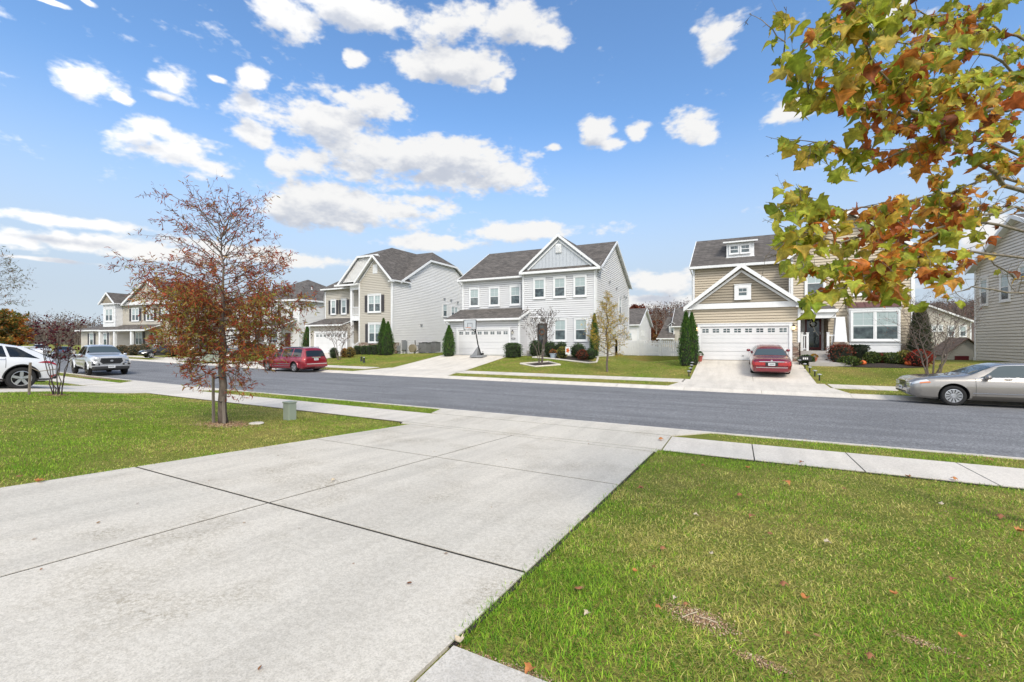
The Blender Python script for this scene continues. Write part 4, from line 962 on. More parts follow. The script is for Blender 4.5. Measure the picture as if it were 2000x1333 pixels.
# ================================================================= cars
def paint(name, c, rough=.22, metal=.4):
    m = mat(name, c, rough, metal, .5, 1.0); t = NT(m)
    t.base(t.ramp(t.noise(t.coord(), 1.5, 3), [(.3, tuple(k * .94 for k in c)), (.7, c)])); return m
M['glass_car'] = mat('tinted car glass', (.012,.016,.018), .05, spec=.5, coat=.1)
M['glass_light'] = mat('car glass with light interior', (.06,.08,.085), .05, spec=.5, coat=.1)
M['tyre'] = var_mat('tyre rubber', (.014,.014,.015), (.022,.022,.022), 20, .85, .2, 60)
M['alloy'] = mat('alloy rim', (.55,.56,.58), .28, .8)
M['wheelwell'] = mat('dark wheel well', (.008,.008,.009), .9)
M['chrome'] = mat('chrome', (.72,.73,.75), .12, 1.0)
M['plastic'] = mat('black car plastic', (.02,.02,.021), .55)
M['lens_red'] = mat('red tail lamp', (.38,.008,.01), .12, coat=1)
M['lens_clear'] = mat('clear headlamp', (.55,.57,.58), .08, .3, coat=1)
M['lens_amber'] = mat('amber lamp', (.60,.14,.02), .15, coat=1)
M['plate'] = mat('number plate', (.62,.64,.66), .4)
M['skirt'] = mat('painted lower body shade', (.13,.12,.105), .35, .4)  # dark tone that paints in the shading low on the sedan sides
M['seat'] = mat('grey car seat', (.16,.155,.15), .8)
M['wheel_dark'] = mat('bronze dark rim', (.05,.045,.042), .4, .7)
class Car:
    def __init__(s, L, top, belt, wid, sill, tumble=.55, rad=.34, wheels=(1.45, -1.4), fender=None):
        s.L = L; s.top = top; s.belt = belt; s.wid = wid; s.sill = sill; s.tumble = tumble; s.rad = rad; s.wheels = wheels
        s.rt = None
    def sec(s, x):
        e = max(0, min(.09, (s.L / 2 - abs(x)) * .8)); sl = lambda tab: (lerp(tab, x - e) + 2 * lerp(tab, x) + lerp(tab, x + e)) / 4 if e > .005 else lerp(tab, x)
        zt = sl(s.top); zb = min(sl(s.belt), zt - .01); w = lerp(s.wid, x); zs = lerp(s.sill, x); g = zt - zb
        k = min(1, g / .28)
        hb = zb - zs
        P = [(0, zs), (w * .86, zs), (w * .955, zs + .07 * min(1, hb / .3)), (w * .992, zs + .30 * hb), (w, zs + .58 * hb), (w * .985, zs + .80 * hb), (w * .955, zs + .94 * hb), (w * .915, zb)]
        yr = w * .915 - s.tumble * g * k - (1 - k) * .10 * w
        ze = zb + g * (.86 * k + .55 * (1 - k))
        yb = w * .915
        P += [(yb + (yr - yb) * .33, zb + (ze - zb) * .36), (yb + (yr - yb) * .67, zb + (ze - zb) * .70), (yr, ze), (yr - .05, ze + (zt - ze) * .48), (yr * .76, zt - (zt - ze) * .22), (yr * .45, zt - (zt - ze) * .06), (0, zt)]
        return P
    def S(s, x, v):                  # v in 0..14
        P = s.sec(x); i = min(int(v), len(P) - 2); f = v - i
        return Vector((x, P[i][0] + (P[i + 1][0] - P[i][0]) * f, P[i][1] + (P[i + 1][1] - P[i][1]) * f))
    def N(s, x, v):
        e = .02; a = s.S(x + e, v) - s.S(x - e, v); b = s.S(x, min(13.99, v + .05)) - s.S(x, max(0, v - .05))
        n = a.cross(b); return (n.normalized() * (1 if n.z * 0 + n.y >= 0 or v > 11 and n.z > 0 else -1)) if n.length else Vector((0, 0, 1))
    def Nout(s, x, v):
        n = s.N(x, v); p = s.S(x, v)
        c = Vector((x * .6, 0, .6)); return n if n.dot(p - c) > 0 else -n
    def body(s, root, m, arches=True):
        xs = sorted(set([round(-s.L / 2 + s.L * k / 70, 4) for k in range(71)] + [a for a, _ in s.top] + [a for a, _ in s.wid]))
        xs = [x for x in xs if -s.L / 2 <= x <= s.L / 2]
        mb = MB(); rows = []
        for x in xs:
            P = s.sec(x); rows.append([(x, y, z) for y, z in P] + [(x, -y, z) for y, z in P[-2:0:-1]])
        idx = [mb.pts(r) for r in rows]; n = len(rows[0])
        for a in range(len(rows) - 1):
            for b in range(n): c = (b + 1) % n; mb.f.append((idx[a] + b, idx[a + 1] + b, idx[a + 1] + c, idx[a] + c)); mb.m.append(0)
        mb.f.append(tuple(idx[0] + k for k in range(n))); mb.m.append(0); mb.f.append(tuple(idx[-1] + k for k in range(n))[::-1]); mb.m.append(0)
        o = mb.build('body', [m, M['wheelwell']], root, smooth=True, world=False, fix=True)
        if arches:
            W = max(a for _, a in s.wid); cut = MB()
            for wx in s.wheels:
                for sg in (1, -1): cut.tube([(wx, sg * (W - .30), s.rad + .02), (wx, sg * (W + .3), s.rad + .02)], s.rad + .065, 36)
            c = cut.build('cutter', [M['wheelwell']], None)
            c.data.materials.clear(); c.data.materials.append(m); c.data.materials.append(M['wheelwell']); c.data.polygons.foreach_set('material_index', [1] * len(c.data.polygons))
            b = o.modifiers.new('b', 'BOOLEAN'); b.object = c; b.operation = 'DIFFERENCE'; b.solver = 'EXACT'
            rl, rr = root.location.copy(), root.rotation_euler.copy(); root.location = (0, 0, 0); root.rotation_euler = (0, 0, 0)
            bpy.context.view_layer.update()
            dg = bpy.context.evaluated_depsgraph_get(); me = bpy.data.meshes.new_from_object(o.evaluated_get(dg), preserve_all_data_layers=True, depsgraph=dg)
            o.modifiers.clear(); o.data = me; me.name = 'body'
            root.location = rl; root.rotation_euler = rr
            bpy.data.objects.remove(c)
            for p in me.polygons: p.use_smooth = True
            try: me.set_sharp_from_angle(angle=R(32))
            except Exception: pass
        return o
    def patch(s, root, name, m, x0, x1, v0, v1, off=.006, nx=10, nv=4, both=False, sg=1, mb=None, world=False):
        """a panel lying on the body skin; x0/x1 may be pairs (at v0, at v1); sg picks the side, both makes it span the centre line"""
        own = mb is None; mb = mb or MB()
        a0, a1 = x0 if isinstance(x0, tuple) else (x0, x0); b0, b1 = x1 if isinstance(x1, tuple) else (x1, x1)
        rows = []
        for i in range(nv + 1):
            t = i / nv; v = v0 + (v1 - v0) * t; xa = a0 + (a1 - a0) * t; xb = b0 + (b1 - b0) * t; r = []
            for k in range(nx + 1):
                x = xa + (xb - xa) * k / nx; p = s.S(x, v) + s.Nout(x, v) * off; r.append((p.x, sg * p.y, p.z))
            rows.append(r)
        if both: rows = rows + [[(a, -b, c) for a, b, c in r] for r in rows[::-1]]
        mb.grid(rows)
        if own: return mb.build(name, m, root, smooth=True, world=world)
def wheel(root, x, y, r, style='five', mrim='alloy', sg=1, w=.22):
    """sg: +1 when the outer face looks to +y"""
    ww = w / 2; t = MB(); o = sg
    t.lathe([(r * .66, -ww * .95), (r * .90, -ww), (r * .985, -ww * .75), (r, -ww * .3), (r, ww * .3), (r * .985, ww * .75), (r * .90, ww), (r * .68, ww * .96), (r * .655, ww * .7), (r * .655, -ww * .9)], (x, y, r), 'y', 40)
    ty = t.build('wheel', M['tyre'], root, smooth=True, world=False)
    b = MB(); R_ = r * .67
    b.lathe([(R_, o * ww * .95), (R_ * .93, o * ww * .98), (R_ * .90, o * ww * .55), (R_ * .88, -o * ww * .2)], (x, y, r), 'y', 40)
    f = o * ww * .80
    if style == 'five' or style == 'twin':
        for k in range(5):
            for dk in ((0,) if style == 'five' else (-.17, .17)):
                a = 2 * math.pi * k / 5 + .3 + dk; c, s_ = math.cos(a), math.sin(a); wd = r * (.12 if style == 'five' else .055)
                q = []
                for rr, ws in ((r * .10, 1.0), (R_ * .93, .95)):
                    for e in (-1, 1): q.append((x + c * rr - s_ * wd * ws * e, rr, r + s_ * rr + c * wd * ws * e))
                for y0, y1 in ((f - o * .03, f),):
                    P = [(q[i][0], y + yy, q[i][2]) for yy in (y0, y1) for i in (0, 1, 3, 2)]; b.hexa(P)
    elif style == 'cover':
        b.lathe([(0, f + o * .01), (r * .16, f + o * .012), (r * .2, f), (R_ * .42, f)], (x, y, r), 'y', 30)
        for k in range(12):
            a = 2 * math.pi * k / 12; c, s_ = math.cos(a), math.sin(a); q = []
            for rr, wd in ((R_ * .36, r * .04), (R_ * .93, r * .115)):
                for e in (-1, 1): q.append((x + c * rr - s_ * wd * e, r + s_ * rr + c * wd * e))
            b.hexa([(q[i][0], y + yy, q[i][1]) for yy in (f - o * .02, f) for i in (0, 1, 3, 2)])
    b.lathe([(0, f + o * .012), (r * .13, f + o * .008), (r * .15, f - o * .02)], (x, y, r), 'y', 16)
    b.build('rim', M[mrim], ty, smooth=False, world=False)
    d = MB(); d.lathe([(0, f - o * .06), (R_ * .92, f - o * .06)], (x, y, r), 'y', 24); d.build('brake_disc', M['wheelwell'], ty, world=False)
def wheels(root, C, W, style, mrim='alloy', inset=.0):
    for wx in C.wheels:
        for sg in (1, -1): wheel(root, wx, sg * (W - .115 - inset), C.rad, style, mrim, sg)
def cbox(root, name, m, *b, bevel=0):
    mb = MB()
    for k in b: mb.box(*k)
    return mb.build(name, m, root, world=False, bevel=bevel)
def mirror(root, x, y, z, m, sg):
    b = MB(); b.lathe([(0, -.11), (.07, -.10), (.10, -.02), (.085, .06), (0, .09)], (0, 0, 0), 'y', 14)
    b.v = [(x + a * .75, sg * (y + .13) + c * 1.0, z + d * .85) for a, c, d in b.v]
    b.tube([(x + .03, sg * (y - .02), z - .05), (x + .01, sg * (y + .09), z - .03)], .025, 6)
    b.build('wing_mirror', m, root, smooth=True, world=False)
def seams(root, C, lines, sides=(1, -1)):
    mb = MB()
    for x, v0, v1 in lines:
        for sg in sides: C.patch(root, '', None, x - .006, x + .006, v0, v1, .003, 1, 8, sg=sg, mb=mb)
    mb.build('door_seam', M['plastic'], root, world=False)
def plate_text(root, x, y0, z0, w, face, m):
    """dark strokes of an unreadable registration"""
    mb = MB(); n = 6
    for k in range(n):
        yy = y0 - w * .4 + w * .8 * k / n
        mb.box(x - .002 if face < 0 else x, x if face < 0 else x + .002, yy, yy + w * .07, z0 - .025, z0 + .03)
        mb.box(x - .002 if face < 0 else x, x if face < 0 else x + .002, yy + w * .07, yy + w * .1, z0 + .01 * (k % 2), z0 + .03)
    return mb.build('plate_lettering', M['shutter'], root, world=False)

# ---------------- silver sedan at the kerb (front to -X in the street, nose at the left)
def big_sedan(label, loc, rz, m, glass, lit=False):
    r = thing('parked_car', label, 'car', loc, rz, 'cars parked along the street')
    L = 5.4
    top = [(-2.7, .80), (-2.66, .88), (-2.5, .98), (-1.72, 1.03), (-1.55, 1.06), (-1.05, 1.36), (-.75, 1.435), (-.2, 1.455), (.3, 1.43), (.55, 1.37), (1.2, 1.06), (1.35, 1.02), (2.2, .945), (2.5, .90), (2.64, .84), (2.7, .76)]
    belt = [(-2.7, .74), (-2.6, .84), (-2.4, .91), (0, .95), (1.2, .93), (2.2, .88), (2.55, .81), (2.7, .70)]
    wid = [(-2.7, .70), (-2.67, .80), (-2.55, .90), (-2.2, .965), (-1, .985), (1, .985), (2.1, .97), (2.45, .935), (2.62, .87), (2.7, .78)]
    sill = [(-2.7, .36), (-2.55, .27), (-2.2, .22), (2.2, .21), (2.55, .24), (2.7, .34)]
    C = Car(L, top, belt, wid, sill, .58, .335, (1.62, -1.30)); C.body(r, m)
    wheels(r, C, .985, 'cover' if not lit else 'five', inset=.02)
    # side glass: front and rear door, quarter light
    for sg in (1, -1):
        for nm, xa, xb in (('side_window', (-.22, -.20), (.98, .42)), ('side_window', (-1.14, -.80), (-.30, -.28))):
            C.patch(r, nm, glass, xa, xb, 7.25, 9.9, .006, 12, 4, sg=sg)
        mirror(r, .80, .90, .99, m, sg)
        mb = MB()
        for z in (.30, -.75): C.patch(r, '', None, z - .10, z + .10, 6.0, 6.25, .025, 4, 1, sg=sg, mb=mb)
        mb.build('door_handle', M['plastic'], r, world=False)
        mb = MB(); C.patch(r, '', None, -.86, 1.16, 3.05, 3.2, .010, 40, 1, sg=sg, mb=mb); mb.build('side_moulding', M['chrome'], r, world=False)
        mb = MB(); C.patch(r, '', None, (-1.05, -.95), (.60, .50), 9.93, 10.02, .008, 30, 1, sg=sg, mb=mb); C.patch(r, '', None, -1.2, 1.1, 7.02, 7.16, .010, 30, 1, sg=sg, mb=mb); mb.build('window_trim', M['chrome'], r, world=False)
    C.patch(r, 'windscreen', glass, (1.16, 1.16), (.62, .62), 10.3, 14, .006, 8, 6, both=True)
    C.patch(r, 'rear_window', glass, (-1.60, -1.60), (-1.08, -1.08), 10.3, 14, .006, 8, 6, both=True)
    seams(r, C, [(1.08, 1.5, 6.9), (-.26, 1.5, 6.9), (-1.0, 2.5, 6.9)])
    mb = MB(); C.patch(r, '', None, 1.36, 2.56, 9.98, 10.06, .003, 20, 1, sg=1, mb=mb); C.patch(r, '', None, 1.36, 2.56, 9.98, 10.06, .003, 20, 1, sg=-1, mb=mb); mb.build('bonnet_seam', M['plastic'], r, world=False)
    # headlamps with amber side markers, grille, bumper
    for sg in (1, -1):
        h = C.patch(r, 'headlight', M['lens_clear'], (2.22, 2.30), (2.66, 2.66), 5.3, 6.8, .010, 10, 3, sg=sg)
        y0, y1 = sorted((sg * .42, sg * .76)); cbox(h, 'lamp_lens', M['lens_clear'], (2.66, 2.712, y0, y1, .60, .73), bevel=.02)
        C.patch(r, 'lower_side_band', M['skirt'], -.86, 1.16, 1.3, 2.5, .008, 20, 2, sg=sg)  # lower-body shading painted as a darker band, not a separate part
        C.patch(h, 'indicator', M['lens_amber'], (2.20, 2.23), (2.48, 2.48), 5.1, 5.6, .016, 8, 2, sg=sg)
        t_ = C.patch(r, 'tail_light', M['lens_red'], (-2.69, -2.67), (-2.42, -2.44), 4.4, 6.9, .012, 8, 3, sg=sg)
        y0, y1 = sorted((sg * .30, sg * .80)); cbox(t_, 'lamp_lens', M['lens_red'], (-2.725, -2.66, y0, y1, .66, .83), bevel=.02)
    cbox(r, 'grille', M['plastic'], (2.63, 2.705, -.34, .34, .58, .76), bevel=.02)
    g = MB()
    for k in range(13): y = -.30 + k * .05; g.box(2.705, 2.715, y - .006, y + .006, .59, .75)
    g.box(2.64, 2.72, -.36, .36, .75, .78); g.build('grille_trim', M['chrome'], r, world=False)
    cbox(r, 'front_bumper', m, (2.56, 2.76, -.66, .66, .34, .53), bevel=.05)
    cbox(r, 'air_intake', M['plastic'], (2.70, 2.765, -.5, .5, .37, .42))
    cbox(r, 'rear_bumper', m, (-2.77, -2.5, -.74, .74, .34, .58), bevel=.05)
    mb = MB(); mb.box(-2.79, -2.76, -.72, .72, .555, .585); mb.build('bumper_strip', M['chrome'], r, world=False)
    p = cbox(r, 'number_plate', M['plate'], (2.765, 2.78, -.16, .16, .44, .58)); plate_text(p, 2.78, 0, .51, .3, 1, None)
    p = cbox(r, 'number_plate', M['plate'], (-2.735, -2.72, -.16, .16, .66, .81)); plate_text(p, -2.735, 0, .735, .3, -1, None)
    cbox(r, 'plate_surround', M['plastic'], (-2.722, -2.66, -.28, .28, .63, .84)); cbox(r, 'boot_trim', M['chrome'], (-2.73, -2.66, -.58, .58, .845, .885), bevel=.01)
    b = MB(); b.lathe([(0, -.0), (.045, .0), (.045, .02), (0, .02)], (0, 0, 0), 'y', 16); b.v = [(-2.70 - .02 + c_ * .0 - c, a, .93 + d) for a, c, d in b.v for c_ in (0,)]; b.build('badge', M['chrome'], r, world=False)
    cbox(r, 'underbody', M['wheelwell'], (-2.3, 2.3, -.78, .78, .20, .32))
    return r
silver = paint('silver beige car paint', (.31,.29,.265), .24, .5)
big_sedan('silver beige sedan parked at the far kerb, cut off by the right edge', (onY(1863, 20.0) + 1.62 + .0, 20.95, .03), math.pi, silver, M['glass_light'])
# ---------------- dark red sedan on the drive (tail toward us)
redm = paint('dark red car paint', (.20,.014,.026), .2, .3)
RX = onY(1507, 26.0)
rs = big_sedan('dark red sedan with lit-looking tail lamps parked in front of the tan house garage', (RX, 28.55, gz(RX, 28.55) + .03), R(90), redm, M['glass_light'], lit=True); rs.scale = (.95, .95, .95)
rs.rotation_euler = (0, -math.atan((gz(RX, 30.0) - gz(RX, 27.0)) / 3.0), R(90))
# ---------------- red minivan
def minivan():
    r = thing('minivan', 'bright red minivan parked at the far kerb, seen from behind, with chrome side strips', 'minivan', (-28.75, 21.95, .03), math.pi + R(-3), 'cars parked along the street')
    m = paint('red minivan paint', (.27,.008,.02), .2, .3)
    top = [(-2.57, .85), (-2.55, 1.05), (-2.36, 1.58), (-2.2, 1.70), (-1.6, 1.745), (-.3, 1.745), (.55, 1.66), (1.05, 1.40), (1.62, 1.10), (1.85, 1.05), (2.3, .95), (2.5, .82), (2.57, .66)]
    belt = [(-2.57, .80), (-2.5, 1.0), (-2.0, 1.03), (1.2, .99), (2.2, .88), (2.57, .60)]
    wid = [(-2.57, .86), (-2.5, .93), (-2.3, .965), (1.6, .975), (2.2, .92), (2.45, .80), (2.57, .62)]
    C = Car(5.14, top, belt, wid, [(-2.57, .36), (-2.3, .24), (2.2, .22), (2.57, .32)], .34, .34, (1.62, -1.46)); C.body(r, m); wheels(r, C, .975, 'five', inset=.02)
    for sg in (1, -1):
        for a, b, c, d in ((-2.12, -1.18, -2.02, -1.18), (-1.06, .02, -1.06, .02), (.14, 1.16, .14, .62)): C.patch(r, 'side_window', M['glass_car'], (a, c), (b, d), 7.25, 9.9, .006, 10, 4, sg=sg)
        C.patch(r, 'tail_light', M['lens_red'], (-2.555, -2.52), (-2.32, -2.34), 4.6, 7.6, .012, 6, 5, sg=sg)
        mb = MB()
        for v in (2.75, 3.45): C.patch(r, '', None, -1.0, 1.2, v, v + .16, .012, 20, 1, sg=sg, mb=mb)
        mb.build('side_strip', M['chrome'], r, world=False); mirror(r, 1.05, .93, 1.08, m, sg)
        C.patch(r, 'headlight', M['lens_clear'], (2.15, 2.2), (2.5, 2.48), 5.2, 6.9, .01, 6, 3, sg=sg)
        # wheel arch lip
        for wx in C.wheels:
            mb = MB(); rr = C.rad + .07
            rows = [[(wx + math.cos(a) * q, sg * (.982 + o_), C.rad + .02 + math.sin(a) * q) for a in [math.pi * k / 16 for k in range(17)]] for q, o_ in ((rr - .005, -.02), (rr - .005, .012), (rr + .07, .012), (rr + .085, -.02))]
            mb.grid(rows); mb.build('arch_lip', m, r, smooth=True, world=False)
    C.patch(r, 'rear_window', M['glass_car'], (-2.49, -2.49), (-2.37, -2.37), 10.6, 14, .012, 4, 6, both=True); C.patch(r, 'windscreen', M['glass_car'], 1.50, .66, 10.3, 14, .006, 8, 6, both=True)
    # tailgate: real panel with the dark glass
    tg = MB(); tg.hexa([(-2.556, -.74, 1.10), (-2.52, -.74, 1.10), (-2.52, .74, 1.10), (-2.556, .74, 1.10), (-2.418, -.64, 1.50), (-2.38, -.64, 1.50), (-2.38, .64, 1.50), (-2.418, .64, 1.50)]); tg.build('tailgate_glass', M['glass_car'], r, world=False, bevel=.02)
    cbox(r, 'tailgate_trim', M['chrome'], (-2.61, -2.54, -.33, .33, 1.00, 1.07), bevel=.01)
    p = cbox(r, 'number_plate', M['plate'], (-2.60, -2.57, -.16, .16, .83, .98)); plate_text(p, -2.60, 0, .905, .3, -1, None)
    cbox(r, 'rear_bumper', m, (-2.66, -2.4, -.88, .88, .38, .66), bevel=.05); cbox(r, 'bumper_strip', M['chrome'], (-2.68, -2.655, -.8, .8, .58, .62))
    for y in (.62, -.62): cbox(r, 'roof_rail', M['chrome'], (-2.0, .2, y - .02, y + .02, 1.70, 1.76))
    seams(r, C, [(.08, 1.5, 7), (-1.12, 1.5, 7), (1.22, 2, 7)]); cbox(r, 'underbody', M['wheelwell'], (-2.2, 2.2, -.75, .75, .2, .32))
minivan()
# ---------------- silver pickup
def pickup():
    r = thing('pickup_truck', 'silver double cab pickup truck with black bumper parked facing us at the left', 'pickup truck', (-37.9, 14.35, .03), R(-9), 'cars parked along the street'); r.scale = (1.05, 1.05, 1.05)
    m = paint('silver truck paint', (.50,.51,.525), .28, .45)
    top = [(-2.7, 1.15), (-2.65, 1.22), (-.95, 1.22), (-.9, 1.26), (-.8, 1.76), (-.6, 1.83), (.35, 1.84), (.62, 1.78), (1.25, 1.33), (1.35, 1.30), (2.3, 1.22), (2.55, 1.16), (2.66, 1.06), (2.7, .7)]
    belt = [(-2.7, 1.10), (-.95, 1.18), (1.2, 1.20), (2.2, 1.12), (2.5, 1.05), (2.7, .62)]
    wid = [(-2.7, .88), (-2.5, .92), (1.9, .95), (2.35, .92), (2.58, .84), (2.7, .72)]
    C = Car(5.4, top, belt, wid, [(-2.7, .55), (-2.4, .45), (2.0, .42), (2.5, .46), (2.7, .5)], .38, .39, (1.72, -1.55)); C.body(r, m); wheels(r, C, .95, 'five', 'wheel_dark', .01)
    for sg in (1, -1):
        for a, b, c, d in ((.18, 1.14, .18, .66), (-.72, .08, -.70, .08)): C.patch(r, 'side_window', M['glass_car'], (a, c), (b, d), 7.25, 9.9, .006, 10, 4, sg=sg)
        mirror(r, .98, .93, 1.22, m, sg)
        h = C.patch(r, 'headlight', M['lens_clear'], (2.24, 2.3), (2.60, 2.58), 5.1, 6.6, .014, 8, 3, sg=sg)
        y0, y1 = sorted((sg * .56, sg * .80)); cbox(h, 'lamp_lens', M['lens_clear'], (2.60, 2.69, y0, y1, .92, 1.05), bevel=.02)
        y0, y1 = sorted((sg * .52, sg * .88)); f = cbox(r, 'fog_light_surround', M['plastic'], (2.56, 2.75, y0, y1, .60, .74), bevel=.03)
        y0, y1 = sorted((sg * .60, sg * .74)); cbox(f, 'fog_light', M['lens_clear'], (2.75, 2.76, y0, y1, .64, .70))
        for wx in C.wheels:
            mb = MB(); rr = C.rad + .06
            rows = [[(wx + math.cos(a) * q, sg * (.955 + o_), C.rad + .02 + math.sin(a) * q) for a in [math.pi * k / 16 for k in range(17)]] for q, o_ in ((rr - .005, -.03), (rr - .005, .022), (rr + .055, .018), (rr + .075, -.03))]
            mb.grid(rows); mb.build('arch_lip', m, r, smooth=True, world=False)
    C.patch(r, 'windscreen', M['glass_light'], 1.22, .68, 10.3, 14, .006, 8, 6, both=True)
    gs = MB()
    gs.slab([(2.745, -.44, .66), (2.745, .44, .66), (2.745, .52, .80), (2.73, .46, .98), (2.73, -.46, .98), (2.745, -.52, .80)], .001) if 0 else None
    poly = [(-.42, .70), (.42, .70), (.56, .84), (.50, 1.06), (-.50, 1.06), (-.56, .84)]
    def ring(sc, x): return [(x, a * sc, 0.88 + (b - .88) * sc) for a, b in poly]
    a0, a1, a2 = ring(1.14, 2.62), ring(1.14, 2.745), ring(.95, 2.75)
    for k in range(6): j = (k + 1) % 6; gs.face([a0[k], a0[j], a1[j], a1[k]]); gs.face([a1[k], a1[j], a2[j], a2[k]])
    gs.build('grille_surround', m, r, world=False)
    g = MB(); g.face(ring(.96, 2.735)); gr_ = g.build('grille', M['plastic'], r, world=False)
    g = MB()
    for z in (.76, .83, .90, .97): g.box(2.735, 2.75, -.42, .42, z, z + .018)
    g.build('grille_slats', M['blackmetal'], gr_, world=False)
    b = MB(); b.lathe([(0, 0), (.075, 0), (.075, .02), (0, .02)], (0, 0, 0), 'y', 20); b.v = [(2.75 + c, a, .89 + d * .75) for a, c, d in b.v]; b.build('badge', M['chrome'], r, world=False)
    cbox(r, 'front_bumper', m, (2.50, 2.76, -.90, .90, .56, .62), (2.45, 2.70, -.93, -.84, .48, .9), (2.45, 2.70, .84, .93, .48, .9), bevel=.03); cbox(r, 'lower_bumper', M['plastic'], (2.42, 2.78, -.84, .84, .36, .57), bevel=.06)
    p = cbox(r, 'number_plate', M['plate'], (2.78, 2.795, -.16, .16, .47, .63)); plate_text(p, 2.795, 0, .55, .3, 1, None)
    cbox(r, 'truck_bed', M['plastic'], (-2.6, -1.0, -.76, .76, 1.13, 1.18)); seams(r, C, [(.13, 1.5, 7), (-.80, 1.5, 7), (1.18, 2, 7)]); cbox(r, 'underbody', M['wheelwell'], (-2.4, 2.4, -.7, .7, .3, .5))
pickup()
# ---------------- white crossover on the neighbouring drive
def crossover():
    x, y = -23.5, 4.95
    r = thing('suv', 'white suv with slim red tail lamps on the neighbouring driveway at the left edge', 'suv', (x, y, gz(x, y) - .01), R(-90), 'cars parked along the street')
    r.rotation_euler = (0, -math.atan((gz(x, y - 1.4) - gz(x, y + 1.4)) / 2.8), R(-90))
    m = paint('white car paint', (.74,.75,.77), .2, .05)
    top = [(-2.36, .95), (-2.34, 1.06), (-2.18, 1.14), (-1.75, 1.42), (-1.45, 1.53), (-.8, 1.63), (.0, 1.65), (.5, 1.58), (1.15, 1.20), (1.35, 1.14), (2.1, 1.02), (2.3, .9), (2.36, .7)]
    belt = [(-2.36, .90), (-2.2, 1.04), (-1.5, 1.10), (-.4, 1.08), (1.1, 1.04), (2.1, .95), (2.36, .65)]
    wid = [(-2.36, .80), (-2.3, .88), (-2.0, .955), (-1.3, .985), (1.3, .97), (2.0, .93), (2.25, .82), (2.36, .7)]
    C = Car(4.72, top, belt, wid, [(-2.36, .42), (-2.2, .30), (1.9, .28), (2.36, .4)], .50, .39, (1.46, -1.42)); C.body(r, m); wheels(r, C, .975, 'five', inset=.01)
    for sg in (1, -1):
        for a, b, c, d in ((-1.86, -1.10, -1.30, -1.02), (-1.02, -.05, -.95, -.05), (.03, 1.1, .03, .58)): C.patch(r, 'side_window', M['glass_car'], (a, c), (b, d), 7.25, 9.8, .006, 10, 4, sg=sg)
        C.patch(r, 'tail_light', M['lens_red'], (-2.34, -2.34), (-1.80, -2.0), 5.35, 6.1, .014, 10, 2, sg=sg)
        C.patch(r, 'lower_side_band', M['plastic'], -2.3, 2.1, .9, 2.1, .010, 30, 2, sg=sg)
        C.patch(r, 'rear_reflector', M['lens_red'], -2.33, -2.15, 2.3, 2.9, .014, 4, 1, sg=sg); mirror(r, .85, .93, 1.12, m, sg)
        for wx in C.wheels:
            mb = MB(); rr = C.rad + .062
            rows = [[(wx + math.cos(a) * q, sg * (.978 + o_), C.rad + .02 + math.sin(a) * q) for a in [math.pi * k / 20 for k in range(21)]] for q, o_ in ((rr - .005, -.03), (rr - .005, .012), (rr + .03, .012), (rr + .035, -.03))]
            mb.grid(rows); mb.build('arch_lip', M['plastic'], r, smooth=True, world=False)
        mb = MB()
        for xx in (-.9, .25): C.patch(r, '', None, xx - .1, xx + .1, 5.9, 6.1, .02, 4, 1, sg=sg, mb=mb)
        mb.build('door_handle', M['chrome'], r, world=False)
    C.patch(r, 'rear_window', M['glass_car'], -2.05, -1.62, 10.4, 14, .008, 6, 6, both=True); C.patch(r, 'windscreen', M['glass_car'], 1.1, .6, 10.3, 14, .006, 8, 6, both=True)
    cbox(r, 'rear_bumper', M['plastic'], (-2.42, -2.2, -.78, .78, .36, .56), bevel=.05); cbox(r, 'spoiler', m, (-1.86, -1.5, -.55, .55, 1.485, 1.53), bevel=.015)
    seams(r, C, [(-1.0, 4, 7), (-.02, 1.5, 7), (1.12, 2, 7)]); p = cbox(r, 'number_plate', M['plate'], (-2.40, -2.36, -.2, .2, .72, .85)); cbox(r, 'underbody', M['wheelwell'], (-2.1, 2.1, -.72, .72, .25, .4))
crossover()
# ---------------- plainer cars glimpsed behind trees: same parts, small in the picture
def small_car(label, loc, rz, m, suv=False, name='parked_car', cat='car'):
    r = thing(name, label, cat, loc, rz, 'cars farther away')
    h = .28 if suv else 0
    top = [(-2.3, .80), (-2.2, .98 + h * .6), (-1.7, 1.04 + h), (-1.1, 1.40 + h), (.2, 1.45 + h), (1.1, 1.02 + h * .4), (2.0, .92 + h * .4), (2.3, .7)]
    C = Car(4.6, top, [(-2.3, .75), (-2.0, .9 + h * .4), (1.1, .92 + h * .4), (2.3, .62)], [(-2.3, .78), (-2, .9), (1.8, .9), (2.3, .7)], [(-2.3, .35), (-2, .24), (2, .24), (2.3, .35)], .5, .34, (1.4, -1.35)); C.body(r, m); wheels(r, C, .9, 'five')
    for sg in (1, -1):
        C.patch(r, 'side_window', M['glass_car'], (-1.3, -.95), (.95, .3), 7.25, 9.9, .006, 12, 4, sg=sg); C.patch(r, 'tail_light', M['lens_red'], -2.28, -2.05, 4.6, 6.8, .012, 4, 3, sg=sg); C.patch(r, 'headlight', M['lens_clear'], 2.0, 2.26, 5, 6.8, .012, 4, 3, sg=sg)
    C.patch(r, 'windscreen', M['glass_car'], 1.02, .3, 10.3, 14, .006, 8, 6, both=True); C.patch(r, 'rear_window', M['glass_car'], -1.62, -1.15, 10.3, 14, .006, 8, 6, both=True)
    return r
blk = paint('black car paint', (.012,.012,.014), .2, .3); wht = M['pvc']; gry = paint('grey car paint', (.12,.12,.125), .25, .4)
p = at(318, 690, 55); small_car('black car on the far driveway left of the rust-leaved tree trunk', (p.x, p.y, gz(p.x, p.y) + .02), R(-98), blk)
